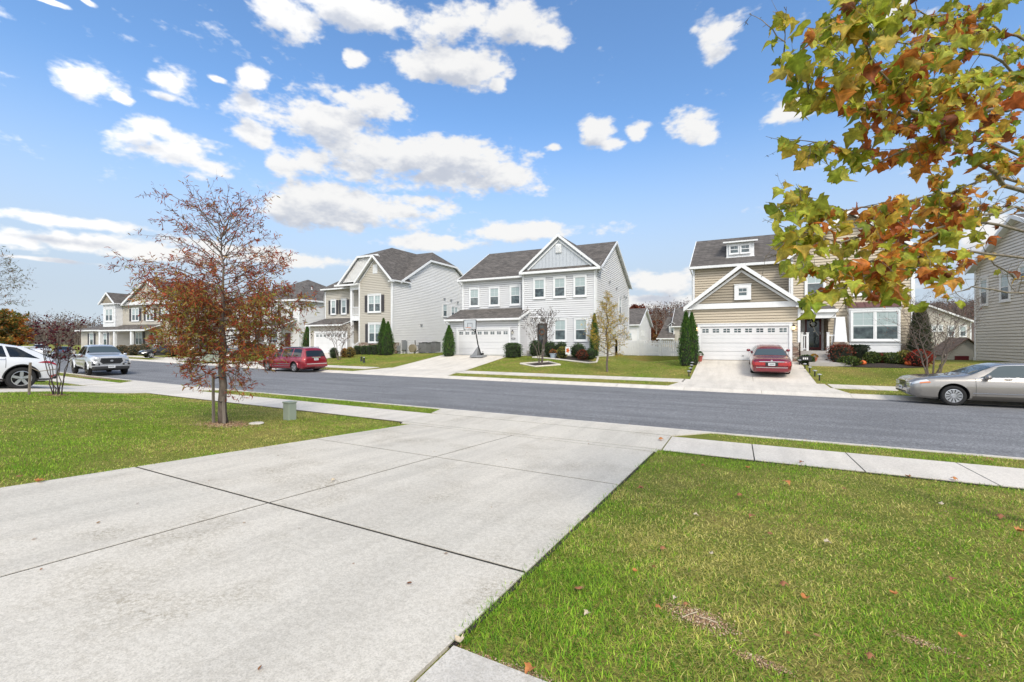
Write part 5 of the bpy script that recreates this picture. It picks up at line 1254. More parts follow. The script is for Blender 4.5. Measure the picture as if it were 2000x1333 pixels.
p = at(487, 690, 50); small_car('dark grey car behind the crown of the rust-leaved tree, left of the red minivan', (p.x, p.y, gz(p.x, p.y) + .02), R(-95), gry)
p = at(405, 688, 56); small_car('dark sport utility vehicle behind the rust-leaved tree with one red lamp showing', (p.x, p.y, gz(p.x, p.y) + .02), R(-95), blk, True, 'suv', 'suv')
wc = paint('plain white car paint', (.7,.71,.73), .25, .05)
p = at(78, 690, 60); small_car('distant white car parked behind the pickup truck', (p.x, p.y, gz(p.x, p.y) + .02), R(-25), wc, True, 'suv', 'suv')
p = at(125, 690, 56); small_car('distant dark car just behind the cab of the pickup truck', (p.x, p.y, gz(p.x, p.y) + .02), R(-25), gry)
# ================================================================= trees and shrubs
def rv(): return Vector((random.gauss(0, 1), random.gauss(0, 1), random.gauss(0, 1)))
def jit(c, a=.2): k = 1 + random.uniform(-a, a); return tuple(max(0, q * k * (1 + random.uniform(-a / 3, a / 3))) for q in c)
def pick(cols):
    t = random.random() * sum(w for w, _ in cols)
    for w, c in cols:
        t -= w
        if t <= 0: return jit(c)
    return jit(cols[-1][1])
LANCE = ([(0, 0, 0), (.35, .09, .02), (.7, .07, .03), (1, 0, -.04), (.7, -.07, .03), (.35, -.09, .02)], [(0, 1, 2, 3), (0, 3, 4, 5)])
DIAM = ([(0, 0, 0), (.5, .32, .05), (1, 0, -.05), (.5, -.32, .05)], [(0, 1, 2), (0, 2, 3)])
OVAL = ([(0, 0, 0), (.3, .26, .05), (.7, .26, .04), (1, 0, -.06), (.7, -.26, .04), (.3, -.26, .05)], [(0, 1, 2, 3), (0, 3, 4, 5)])
def maple(curl, fold, seed):
    rr = random.Random(seed)
    out = [(.02, -.06), (-.06, -.28), (.10, -.52), (.20, -.40), (.34, -.50), (.46, -.62), (.50, -.44), (.56, -.30), (.70, -.30), (.80, -.16), (1.02, 0), (.80, .16), (.70, .30), (.56, .30), (.50, .44), (.46, .62), (.34, .50), (.20, .40), (.10, .52), (-.06, .28), (.02, .06)]
    def z(x, y): return -curl * (x - .35) ** 2 * 1.4 + fold * abs(y) - curl * .9 * y * y + .05 * math.sin(9 * x + seed) * abs(y)
    V = [(.32, 0, z(.32, 0))]; n = len(out); T_ = [(1.25, 1.2, 1.15)]
    tips = {10: 1, 5: 1, 15: 1, 1: 1, 19: 1}
    for k, (x, y) in enumerate(out):
        x *= rr.uniform(.92, 1.08); y *= rr.uniform(.9, 1.1); lob = k in tips; bz_ = rr.uniform(-.06, .06)
        for f_ in (.38, .72, 1.0):
            xx, yv = .32 + (x - .32) * f_, y * f_; V.append((xx, yv, z(xx, yv) + (bz_ if f_ == 1 else 0) - (.025 if not lob and f_ == .72 else 0)))
            q_ = rr.random()
            T_.append((1.28, 1.22, 1.15) if lob and f_ < 1 else ((.92, .92, .9) if f_ < 1 else ((1.0, .95, .9) if q_ < .5 else ((1.25, .82, .6) if q_ < .8 else (.75, .55, .45)))))
    Fc = []
    for k in range(n):
        j = (k + 1) % n; a, b, c = 1 + 3 * k, 2 + 3 * k, 3 + 3 * k; d, e, f_ = 1 + 3 * j, 2 + 3 * j, 3 + 3 * j
        Fc.append((0, a, d)); Fc.append((a, b, e, d)); Fc.append((b, c, f_, e))
    return V, Fc, T_
MAPLES = [maple(.25, .2, 1), maple(.65, .35, 2), maple(1.0, -.4, 3), maple(.4, .75, 4), maple(-.6, .55, 5), maple(.9, .5, 6), maple(.1, .45, 7)]
class Tree:
    def __init__(s, name, label, cat, base, group=None, leaf=None, barkm='bark'):
        s.r = thing(name, label, cat, base, 0, group); s.t = MB(); s.c = Cloud(); s.b = Vector(base); s.bark = barkm
    def poly(s, p, d, L, r0, r1, n=6, bend=.12, up=.0, sides=5):
        """a wandering twig; returns its points"""
        d = Vector(d).normalized(); P = [Vector(p)]
        for k in range(n):
            d = (d + rv() * bend + Vector((0, 0, up))).normalized(); P.append(P[-1] + d * L / n)
        s.t.tube(P, [r0 + (r1 - r0) * k / n for k in range(n + 1)], sides, cap=False)
        return P
    def done(s, templates, mleaf, smooth=False, crown='crown'):
        s.t.build('trunk', M[s.bark], s.r, smooth=True)
        if s.c.P: cloud_build(s.c, crown, templates, M[mleaf], s.r, smooth)
        return s.r
def on_path(P, t):
    k = min(int(t * (len(P) - 1)), len(P) - 2); f = t * (len(P) - 1) - k
    return P[k].lerp(P[k + 1], f), (P[k + 1] - P[k]).normalized()
def twigs(T, P, n, L, r, t0=.2, up=.05, leaf=None, spread=1.0, sub=0, subL=.3, bend=.15):
    out = []
    for _ in range(n):
        t = random.uniform(t0, 1); p, d = on_path(P, t)
        q = rv(); q -= d * q.dot(d); q.normalize()
        dd = (d * random.uniform(.5, 1.0) + q * spread + Vector((0, 0, up))).normalized()
        l = L * random.uniform(.6, 1.15) * (1.15 - .5 * t)
        W = T.poly(p, dd, l, r, r * .35, 5, bend, up * .3, 4); out.append(W)
        if sub: out += twigs(T, W, sub, subL, r * .5, .25, up, None, spread, 0, 0, bend)
    return out
def leaves_on(T, paths, per_m, size, cols, tmpl=0, t0=.15, droop=.2, open_=.9, ntm=1, up_bias=.3):
    for W in paths:
        L = sum((b - a).length for a, b in zip(W, W[1:])); n = per_m * L; n = int(n) + (random.random() < n % 1)
        for _ in range(n):
            p, d = on_path(W, random.uniform(t0, 1)); q = rv().normalized()
            dd = (d * .6 + q * open_ + Vector((0, 0, -droop))).normalized(); nn = (rv() * .7 + Vector((0, 0, up_bias)))
            T.c.add(p, dd, nn, size * random.uniform(.65, 1.25), cols(p) if callable(cols) else pick(cols), (tmpl + random.randrange(ntm)))

# ---------------- the rust-leaved willow oak in the left lawn
def oak():
    bx, by = -10.52, 6.21; bz = gz(bx, by)
    T = Tree('oak_tree', 'young tree with narrow rust-red leaves staked in the left lawn', 'tree', (bx, by, bz), barkm='bark')
    H = 5.25
    tr = [Vector((bx + .03 * math.sin(k * 1.3) * (k / 10), by + .02 * math.cos(k * 2.1), bz - .05 + H * .93 * k / 16)) for k in range(17)]
    T.t.tube(tr, [.105, .09, .085, .08, .075, .072, .064, .056, .046, .038, .03, .024, .018, .013, .009, .006, .004], 9)
    def col(p):
        h = (p.z - bz) / H; o = math.hypot(p.x - bx, p.y - by) / 2.2
        g = max(0, .42 - abs(h - .42) * 1.6) + (.10 if h < .55 else 0); g = min(.55, g * (.5 + o))
        if random.random() < g * .75: return pick([(3, (.30, .29, .055)), (2, (.36, .30, .07)), (1, (.17, .19, .04))])
        return pick([(4, (.38, .085, .035)), (4, (.30, .060, .032)), (2, (.42, .17, .05)), (1.5, (.14, .045, .028)), (1.2, (.42, .27, .09))])
    def prof(h):                      # crown radius by relative height
        return lerp([(.17, .4), (.24, .95), (.32, 1.5), (.45, 1.66), (.58, 1.55), (.70, 1.25), (.85, .95), (1, .4)], h)
    N = 84
    for k in range(N):
        h = .235 + .71 * (k / N) ** .92; a = k * 2.39996 + random.uniform(-.3, .3); R_ = prof(h) * random.uniform(.72, 1.12)
        p = on_path(tr, min(.99, h / .93))[0]; el = .05 + .75 * max(0, h - .45) ** .8 * 1.5 - (.18 if h < .26 else 0)
        d = Vector((math.cos(a), math.sin(a), el)); L = R_ * math.sqrt(1 + el * el)
        r0 = .015 * (1.15 - h)
        P = T.poly(p, d, L, r0 + .004, .003, 8, .10, .03 if h > .3 else -.02)
        dense = h < .62
        W = twigs(T, P, int(L * (13 if dense else 5)), .52 if dense else .42, .0028, .15, .03, spread=.8, sub=2 if dense else 1, subL=.26)
        W.append(P)
        leaves_on(T, W, (18 if h < .27 else 36) if h < .56 else (19 if h < .66 else 6), .104, col, t0=.1, droop=.12 if h < .6 else .25)
    # wispy leaders reaching past the crown
    for px, py, n in ((262, 372, 1), (545, 395, 1), (205, 518, 1), (480, 385, 1), (330, 395, 1), (420, 400, 1), (530, 430, 1), (290, 430, 1), (240, 520, 1), (545, 470, 1), (225, 505, 1), (270, 540, 1), (290, 500, 1), (255, 590, 1), (610, 610, 1), (600, 660, 1), (310, 470, 1), (560, 520, 1), (350, 440, 1), (500, 440, 1), (455, 400, 1), (375, 395, 1)):
        q = at(px, py, 10.4); s0 = on_path(tr, .62 + .3 * (540 - py) / 170 if py < 480 else .62)[0]
        q.y += random.uniform(-.4, .4)
        P = [s0.lerp(q, k / 9) + Vector((0, 0, .25 * math.sin(k / 9 * 3.1))) + rv() * .03 for k in range(10)]
        T.t.tube(P, [.012 - .0011 * k for k in range(10)], 4, cap=False)
        W = twigs(T, P, 9, .35, .003, .35, .05, spread=.7, sub=1, subL=.2); leaves_on(T, W + [P], 14, .10, col, droop=.3)
    T.done([LANCE], 'leaf')
    # two stakes and their ties
    for (x, y, h, lean, lab) in ((bx - .19, by - .09, 1.15, -.02, 'tall grey wooden stake left of the rust-leaved tree trunk'), (bx + .15, by - .05, .62, -.05, 'short leaning wooden stake right of the rust-leaved tree trunk')):
        mb = MB(); z = gz(x, y); mb.hexa([(x - .03, y - .02, z - .1), (x + .03, y - .02, z - .1), (x + .03, y + .02, z - .1), (x - .03, y + .02, z - .1)] + [(x + lean + dx, y + dy, z + h) for dx, dy in ((-.028, -.018), (.028, -.018), (.028, .018), (-.028, .018))])
        st = mb.build('tree_stake', M['stakewood']); tag(st, lab, 'stake', 'stakes beside the young trees')
        t = MB(); zz = z + h - .1; t.tube([(x + lean * .6, y, zz), ((x + bx) / 2, (y + by) / 2 - .06, zz - .03), (bx, by - .1, zz), (bx + .1, by, zz), (bx, by + .1, zz), (x + lean * .6, y + .02, zz)], .011, 5); t.build('tie', M['black'], st)
oak()

# ---------------- sycamore whose branches reach in from the right
def sycamore():
    bx, by = 2.98, 6.5; bz = gz(bx, by)
    T = Tree('sycamore_tree', 'tree just outside the right edge with broad green and rust leaves hanging into view', 'tree', (bx, by, bz), barkm='bark_syc')
    tr = [Vector((bx + .02 * math.sin(k), by + .03 * math.cos(k * 1.7), bz - .1 + 6.4 * k / 12)) for k in range(13)]
    T.t.tube(tr, [.13, .12, .115, .11, .10, .095, .085, .075, .062, .05, .038, .025, .012], 12)
    def col(p):
        # green towards the tips, rust inside
        v = p; d = CY * v.y - SY * v.x; u = CY * v.x + SY * v.y; px = 1000 + F * u / d; py = HZ - (v.z - EYE) * F / d
        g = 1 if px < 1580 else (.88 if px < 1680 else .48)
        if py < 170: g = max(g, .78)
        if py > 560: g = max(g, .75)
        if random.random() < g: return pick([(4, (.36, .42, .05)), (4, (.46, .48, .07)), (1.5, (.22, .29, .035)), (2, (.54, .47, .08)), (.8, (.60, .46, .09))])
        return pick([(4, (.58, .22, .045)), (3, (.64, .33, .06)), (2, (.40, .12, .035)), (3, (.64, .46, .08)), (1, (.24, .085, .035))])
    LB = [
     [(2081, 400, 4.49), (1960, 360, 3.9), (1890, 300, 3.4), (1830, 250, 3.1), (1755, 190, 2.8), (1700, 110, 2.5), (1668, 40, 2.3)],
     [(2081, 250, 4.49), (1990, 208, 4.0), (1920, 225, 3.7), (1830, 232, 3.4), (1720, 222, 3.1), (1650, 205, 2.9), (1590, 172, 2.75), (1548, 125, 2.6), (1515, 70, 2.5)],
     [(2081, 390, 4.49), (1950, 345, 4.0), (1860, 372, 3.6), (1760, 395, 3.3), (1680, 405, 3.1), (1600, 405, 2.9), (1530, 390, 2.8)],
     [(2081, 430, 4.49), (1980, 405, 4.0), (1900, 425, 3.7), (1800, 470, 3.3), (1720, 510, 3.05), (1640, 525, 2.9), (1560, 510, 2.8)],
     [(2081, 520, 4.49), (1960, 500, 4.0), (1860, 490, 3.6), (1780, 500, 3.3), (1720, 530, 3.1), (1650, 560, 2.9), (1570, 580, 2.75)],
     [(2081, 590, 4.49), (2000, 575, 4.1), (1900, 560, 3.7), (1860, 575, 3.5)],
     [(2081, 150, 4.49), (1990, 70, 4.0), (1920, 40, 3.7), (1840, 30, 3.4), (1760, 20, 3.1), (1690, -20, 2.9)],
     [(2081, 220, 4.49), (1960, 120, 4.0), (1870, 90, 3.6), (1790, 85, 3.3), (1700, 75, 3.0), (1620, 40, 2.8)],
     [(2081, 340, 4.49), (1930, 275, 3.9), (1820, 285, 3.5), (1720, 310, 3.2), (1620, 285, 2.95), (1540, 275, 2.8)],
     [(2081, 470, 4.49), (1950, 440, 3.9), (1850, 440, 3.6), (1740, 455, 3.3), (1640, 470, 3.0), (1560, 450, 2.8), (1515, 490, 2.7)],
     [(2081, 300, 4.49), (1970, 170, 3.6), (1900, 150, 3.3), (1820, 160, 3.0), (1760, 150, 2.8), (1640, 110, 2.6)],
     [(2081, 80, 4.6), (1990, -40, 4.0), (1900, -90, 3.6), (1800, -120, 3.2)],
     [(2081, 555, 4.49), (1985, 545, 4.3), (1940, 515, 4.1), (1915, 470, 4.0)],
    ]
    OUT = [(-400, 1640), (0, 1575), (40, 1505), (90, 1488), (150, 1490), (190, 1530), (240, 1560), (275, 1525), (320, 1545), (345, 1510), (420, 1508), (470, 1528), (520, 1545), (590, 1570)]   # measured edge of the crown
    for i, lb in enumerate(LB):
        Q = [at(*q) for q in lb]; P = []
        for a, b in zip(Q, Q[1:]):
            for k in range(3): P.append(a.lerp(b, k / 3) + rv() * .012)
        P.append(Q[-1]); n = len(P); r0 = .021 if i in (0, 1) else .013
        P[0] = on_path(tr, max(.05, min(.98, (Q[0].z - bz + .1) / 6.4)))[0]
        T.t.tube(P, [r0 * (1 - .85 * k / (n - 1)) for k in range(n)], 6, cap=False)
        bare = i in (5, 12)
        W = twigs(T, P, 6 if bare else 20, .36, .0032, .06, .0, spread=.75, sub=1, subL=.22, bend=.12)
        for w_ in W + [P[int(n * .25):]]:
            L = sum((b - a).length for a, b in zip(w_, w_[1:])); m_ = int(L * (4 if bare else 18) + random.random())
            for _ in range(m_):
                p, d = on_path(w_, random.uniform(.1, 1)); q = rv().normalized(); q.z = -abs(q.z) * .5
                st = p + (q * .6 + d * .4) * random.uniform(.02, .06); T.t.tube([p, st], .0018, 3, cap=False)
                dd = (d * .4 + q * .9 + Vector((-.25, 0, -.55))).normalized(); c = col(st); size = random.choice((random.uniform(.04, .07), random.uniform(.06, .095), random.uniform(.08, .125)))
                green = c[1] > c[0] * .7
                dd_ = CY * st.y - SY * st.x; pxx = 1000 + F * (CY * st.x + SY * st.y) / dd_; pyy = HZ - (st.z - EYE) * F / dd_
                if pxx < lerp(OUT, pyy) or pyy > (602 if pxx < 1900 else 540) or (pxx > 1890 and pyy > 330 and random.random() < .6): continue
                T.c.add(st, dd, rv() * .8 + Vector((.1, -.5, .6)), size, c, random.choice((0, 1, 3, 6, 5)) if green else random.choice((1, 2, 3, 4, 2, 5)))
    T.done(MAPLES, 'leaf_big', True)
sycamore()

M['bark_twig'] = bark('grey brown twig bark', (.10,.08,.07), (.19,.155,.135))
# ---------------- generic small ornamental trees
def small_tree(name, label, x, y, H, W, stems=1, prim=26, leafn=8, size=.05, cols=((1, (.1, .1, .03)),), tmpl=DIAM, barkm='bark_dark', h0=.25, up=.5, tw=8, group=None, z=None, r0=.03, sub=1, base_spread=.10, shape=None, mleaf='leaf'):
    z = gz(x, y) if z is None else z
    T = Tree(name, label, 'tree', (x, y, z), group, barkm=barkm); b = Vector((x, y, z))
    for s_ in range(stems):
        a = s_ * 2.4 + random.random(); off = Vector((math.cos(a), math.sin(a), 0))
        top = b + off * (W * .28 if stems > 1 else 0) * random.uniform(.7, 1.1) + Vector((0, 0, H * random.uniform(.8, 1)))
        P = [(b + off * base_spread * (stems > 1)).lerp(top, k / 10) + (rv() * H * .008 if k else Vector()) for k in range(11)]
        T.t.tube(P, [r0 * (1 - .88 * k / 10) for k in range(11)], 6, cap=False)
        n = prim // stems
        for k in range(n):
            h = h0 + (1 - h0) * (k + .5) / n; p, d = on_path(P, min(.99, h)); aa = k * 2.39996 + random.random()
            Rr = W / 2 * (shape(h) if shape else math.sin(math.pi * (.18 + .75 * (h - h0) / (1 - h0 + 1e-6))) ** .7) * random.uniform(.7, 1.1) * (1 if stems == 1 else .75)
            Q = T.poly(p, Vector((math.cos(aa), math.sin(aa), up)), Rr * math.sqrt(1 + up * up), r0 * .35 * (1.1 - h) + .003, .002, 6, .12, .04)
            Wt = twigs(T, Q, tw, Rr * .4, .003, .2, .15, spread=.7, sub=sub, subL=Rr * .22)
            if leafn: leaves_on(T, Wt + [Q], leafn, size, cols)
    return T.done([tmpl], mleaf)
YEL = [(4, (.58, .40, .06)), (3, (.46, .36, .06)), (2, (.30, .28, .05)), (1, (.50, .24, .04))]
def ys(h): return lerp([(.15, .55), (.28, 1.0), (.45, .85), (.7, .5), (.9, .2), (1, .05)], h)
yx, yy_ = onY(1186, 27.2), 27.2
small_tree('young_oak', 'slender young tree with sparse yellow leaves on the lawn of the grey house', yx, yy_, 5.6, 3.3, 1, 54, 14, .13, YEL, LANCE, 'bark', .2, .35, 9, r0=.07, shape=ys, sub=2)
CM = [(2, (.08, .06, .05)), (1, (.12, .09, .07))]
mx, my = onY(1056, 28.6), 28.6
small_tree('crape_myrtle', 'nearly bare multi-stem tree in a mulch ring before the grey house door', mx, my, 3.6, 2.7, 6, 66, 4.5, .08, CM, OVAL, 'bark_twig', .40, 1.0, 8, r0=.030, sub=1)
cx_, cy_ = onY(662, 29.5), 29.5
small_tree('crape_myrtle', 'bare spreading tree with dry seed clusters behind the red minivan', cx_, cy_, 3.2, 3.6, 4, 48, 5, .08, [(2, (.13, .075, .06)), (1, (.18, .11, .09))], OVAL, 'bark_twig', .42, .8, 7, r0=.036, sub=1)
sx_, sy_ = onY(1822, 26.3), 26.3
small_tree('bare_tree', 'bare multi-stem tree with grey twigs on the lawn above the silver sedan', sx_, sy_, 3.7, 4.2, 6, 84, .25, .06, [(1, (.2, .06, .04))], OVAL, 'bark_twig', .28, .75, 11, r0=.038, sub=2)
PUR = [(4, (.085, .012, .022)), (3, (.05, .010, .018)), (2, (.14, .025, .03)), (.6, (.2, .05, .03))]
small_tree('redbud_tree', 'small multi-stem tree with dark purple leaves near the white suv', -19.23, 6.25, 2.35, 1.55, 8, 44, 6, .085, PUR, OVAL, 'bark_dark', .42, .9, 7, r0=.018, sub=1)
x, y = -19.72, 5.75; z = gz(x, y)
mb = MB(); mb.hexa([(x - .03, y - .025, z - .1), (x + .03, y - .025, z - .1), (x + .03, y + .025, z - .1), (x - .03, y + .025, z - .1)] + [(x + .10 + dx, y + dy, z + 1.0) for dx, dy in ((-.03, -.025), (.03, -.025), (.03, .025), (-.03, .025))])
st = tag(mb.build('tree_stake', M['stakewood']), 'slanting grey stake left of the purple-leaved tree', 'stake', 'stakes beside the young trees')
mb = MB(); mb.tube([(x + .08, y, z + .85), (x + .25, y + .15, z + .72), (-19.2, 6.2, z + .78)], .012, 5); mb.build('tie', M['wood'], st)
# tree outside the left edge, its sparse twigs reaching in, and the orange tree beyond
q = at(-150, 700, 16)
small_tree('young_oak', 'sparse olive-leaved tree at the left edge above the white suv', q.x, q.y, 5.0, 5.4, 1, 60, 9, .12, [(3, (.12, .11, .03)), (2, (.17, .12, .035)), (1, (.2, .08, .03))], LANCE, 'bark', .3, .3, 9, r0=.07, sub=2)
q = at(2, 690, 46)
ORA = [(4, (.50, .17, .03)), (3, (.42, .11, .025)), (2, (.36, .24, .04)), (2, (.14, .14, .03))]
small_tree('maple_tree', 'rounded bright orange tree behind the white suv at the far left', q.x, q.y, 4.4, 5.0, 1, 50, 24, .22, ORA, OVAL, 'bark', .22, .5, 10, r0=.12, z=gz(q.x, q.y), sub=1)
q = at(-30, 690, 40)
small_tree('maple_tree', 'green and amber tree at the far left edge behind the white suv', q.x, q.y, 4.3, 5.5, 1, 50, 26, .22, [(3, (.12, .14, .03)), (2, (.34, .20, .04)), (1, (.4, .14, .03))], OVAL, 'bark', .22, .5, 10, r0=.12, z=gz(q.x, q.y), sub=1)

# ---------------- evergreens and clipped shrubs (shell of small leaf faces over an uneven body)
def blobby(name, label, cat, x, y, rx, ry, h, cols, n, size, shape='round', group=None, z=None, core=(.01, .018, .008), tmpl=OVAL, tilt=0):
    z = gz(x, y) if z is None else z
    r = thing(name, label, cat, (x, y, z), 0, group); c = Cloud(); ph = [random.uniform(0, 6.28) for _ in range(6)]
    def rad(u, v):                    # u height 0..1, v angle
        b = {'cone': lerp([(0, .80), (.10, 1), (.35, .98), (.6, .74), (.85, .34), (1, .02)], u), 'round': max(.02, math.sqrt(max(0, 1 - (2 * u - .95) ** 2 * .92))), 'box': .96 if u < .86 else .96 * (1 - ((u - .86) / .14) ** 2 * .55), 'flare': (.55 + .45 * min(1, u * 1.3)) if u < .93 else .9}[shape]
        w_ = 1 + .09 * math.sin(3 * v + ph[0] + u * 5) + .07 * math.sin(6 * v + ph[1] - u * 13) + .06 * math.sin(11 * v + u * 23 + ph[2]) + .04 * math.sin(u * 41 + ph[3])
        return b * w_
    for k in range(n):
        u = random.random() ** (.75 if shape == 'cone' else .9); v = random.uniform(0, 6.283)
        if shape in ('box', 'flare') and random.random() < .35: u = random.uniform(.93, 1.0); q_ = math.sqrt(random.random())
        else: q_ = random.uniform(.84, 1.07) if random.random() > .06 else random.uniform(1.05, 1.18)
        R_ = rad(u, v) * q_
        p = Vector((x + math.cos(v) * rx * R_, y + math.sin(v) * ry * R_, z + h * u * random.uniform(.985, 1.01)))
        o = Vector((math.cos(v), math.sin(v), .15 if shape == 'cone' else (u - .4) * 1.4)).normalized()
        d = (Vector((0, 0, 1.1)) + o * .5 + rv() * .35) if shape == 'cone' else (o * .8 + rv() * .6 + Vector((0, 0, .4)))
        c.add(p, d, o + rv() * .5, size * random.uniform(.6, 1.3), pick(cols))
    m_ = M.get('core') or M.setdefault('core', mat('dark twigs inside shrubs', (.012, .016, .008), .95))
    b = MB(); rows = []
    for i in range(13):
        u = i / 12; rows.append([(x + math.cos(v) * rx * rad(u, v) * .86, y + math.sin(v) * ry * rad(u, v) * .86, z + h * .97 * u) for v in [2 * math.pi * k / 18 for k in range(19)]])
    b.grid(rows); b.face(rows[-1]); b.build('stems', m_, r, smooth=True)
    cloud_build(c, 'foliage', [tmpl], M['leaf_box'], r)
    return r
ARB = [(4, (.055, .13, .022)), (3, (.085, .18, .03)), (2, (.03, .075, .016)), (1, (.13, .18, .04))]
ARD = [(4, (.035, .055, .02)), (3, (.05, .07, .025)), (2, (.025, .035, .015)), (1, (.09, .07, .03))]
def arb(label, px, Y, ptop, pbase, wpx, cols=ARB, group='conical evergreens'):
    x = onY(px, Y); d = CY * Y - SY * x; z1 = EYE + (HZ - ptop) * d / F; z0 = min(gz(x, Y), EYE + (HZ - pbase) * d / F); w_ = wpx * d / F / 2
    blobby('arborvitae', label, 'evergreen', x, Y, w_, w_, z1 - z0, cols, 3800, .13, 'cone', group, z0, tmpl=LANCE)
arb('tall narrow evergreen left of the garage, leftmost of the close pair by the tan house', 1340, 29.6, 611, 703, 26)
arb('tall narrow evergreen touching the tan garage, right one of the close pair', 1351, 29.8, 613, 703, 25)
arb('conical evergreen left of the garage door with the basketball hoop', 877, 31.6, 637, 694, 23)
arb('taller conical evergreen at the stone-based corner, left of its twin', 749, 32.6, 623, 693, 22)
arb('conical evergreen at the stone-based corner beside the white flank', 758, 32.3, 630, 693, 22)
arb('conical evergreen between the hipped white house and the garage behind the minivan', 600, 35.5, 637, 674, 17)
arb('dark green evergreen at the right corner of the grey house, behind the yellow tree', 1161, 33.3, 614, 695, 17)
arb('brown-tinged evergreen right of the bay window, left of its twin', 1790, 32.2, 601, 695, 24, ARD)
arb('brown-tinged evergreen right of the bay window, nearer the bare tree', 1803, 32.0, 598, 695, 26, ARD)
BOX = [(4, (.045, .09, .022)), (3, (.07, .125, .03)), (2, (.025, .05, .014))]
def bush(label, px, Y, ptop, pbase, wpx, cols=BOX, shape='round', n=900, size=.07, name='shrub', group='clipped shrubs', tmpl=OVAL):
    x = onY(px, Y); d = CY * Y - SY * x; z0 = min(gz(x, Y), EYE + (HZ - pbase) * d / F); z1 = EYE + (HZ - ptop) * d / F; w_ = wpx * d / F / 2
    blobby(name, label, 'shrub', x, Y, w_, w_ * .85, z1 - z0, cols, n, size, shape, group, z0, tmpl=tmpl)
bush('squared dark green shrub right of the garage door of the grey house', 1002, 31.6, 671, 696, 35, shape='box', n=1800, size=.08)
RED = [(4, (.17, .035, .02)), (3, (.10, .03, .018)), (2, (.12, .06, .03)), (1, (.24, .06, .03))]
GRN = [(3, (.08, .12, .025)), (3, (.05, .08, .02)), (1, (.14, .14, .04))]
YG = [(3, (.20, .20, .04)), (2, (.12, .14, .03)), (1, (.3, .2, .05))]
for lab, px, Y, a, b, w_, cols, shp in (
    ('dark round shrub left of the grey house door behind the bare myrtle', 1046, 32.3, 665, 696, 26, BOX, 'round'),
    ('dark green shrub under the first ground-floor window of the grey house', 1075, 32.3, 667, 695, 24, BOX, 'round'),
    ('dark green shrub between the lower windows of the grey house', 1096, 32.5, 668, 695, 26, BOX, 'round'),
    ('yellow green shrub left of the small flag before the grey house', 1098, 31.2, 677, 697, 17, YG, 'round'),
    ('dark leafy shrub right of the small flag before the grey house', 1129, 31.8, 671, 699, 30, BOX, 'round'),
    ('rust-red low shrub near the right corner of the grey house', 1138, 31.0, 684, 699, 20, RED, 'round'),
    ('low dark shrub at the right corner of the grey house', 1153, 31.3, 681, 699, 20, BOX, 'round'),
    ('reddish clipped shrub right of the porch steps of the tan house', 1642, 31.0, 675, 701, 41, RED, 'box'),
    ('dark flared clipped shrub under the bay window corner', 1676, 31.4, 675, 703, 34, [(3, (.012, .025, .012)), (2, (.02, .035, .015))], 'flare'),
    ('low spreading green shrub before the two clipped shrubs of the tan house', 1658, 30.3, 697, 708, 34, GRN, 'round'),
    ('bright green rounded shrub below the bay window, leftmost of the row', 1703, 31.2, 688, 708, 26, GRN, 'round'),
    ('green rounded shrub below the middle of the bay window', 1741, 31.2, 690, 708, 30, GRN, 'round'),
    ('thin brownish shrub between two green ones below the bay window', 1722, 31.3, 692, 708, 16, RED, 'round'),
    ('yellowish shrub below the right end of the bay window', 1767, 31.2, 686, 708, 26, YG, 'round'),
    ('bright red rounded shrub right of the bay window, beside the bare tree', 1797, 30.6, 684, 711, 38, [(4, (.30, .035, .02)), (3, (.20, .03, .02)), (1, (.12, .05, .03))], 'round'),
    ('small low shrub with a dark sign beside the tan house drive', 1575, 30.6, 694, 708, 26, BOX, 'round'),
    ('dark clipped ball shrub nearest the stair rail of the stone-based house', 698, 33.2, 676, 692, 17, BOX, 'box'),
    ('second dark clipped ball shrub from the stair rail of the stone-based house', 712, 33.2, 676, 692, 16, BOX, 'box'),
    ('third dark clipped ball shrub from the stair rail, under the stone', 724, 33.1, 675, 692, 17, BOX, 'box'),
    ('fourth dark clipped ball shrub, next to the twin evergreens', 735, 33.0, 674, 693, 20, BOX, 'box'),
    ('golden shrub just right of the red minivan', 684, 31.2, 678, 693, 18, [(3, (.34, .22, .05)), (2, (.22, .17, .05))], 'round'),
    ('golden shrub left of the stair rail of the stone-based house', 673, 31.3, 681, 693, 14, [(3, (.34, .20, .05)), (2, (.3, .12, .04))], 'round'),
    ('dark green shrub behind the roof of the red minivan', 652, 30.8, 679, 697, 18, BOX, 'round')):
    bush(lab, px, Y, a, b, w_, cols, shp, 1000 if w_ > 22 else 650, .085 if cols is not BOX else .07)
# shrubs in front of the far beige house
for k, (px, w_) in enumerate(((238, 22), (262, 20), (282, 24))):
    q = at(px, 673, 62); blobby('shrub', ('low twiggy shrub in front of the far beige house, left of three', 'low twiggy shrub in front of the far beige house, middle of three', 'low twiggy shrub in front of the far beige house, right of three')[k], 'shrub', q.x, q.y, 1.0, .8, 1.4, [(2, (.17, .12, .07)), (1, (.12, .10, .05))], 500, .16, 'round', 'shrubs before the far house', gz(q.x, q.y))
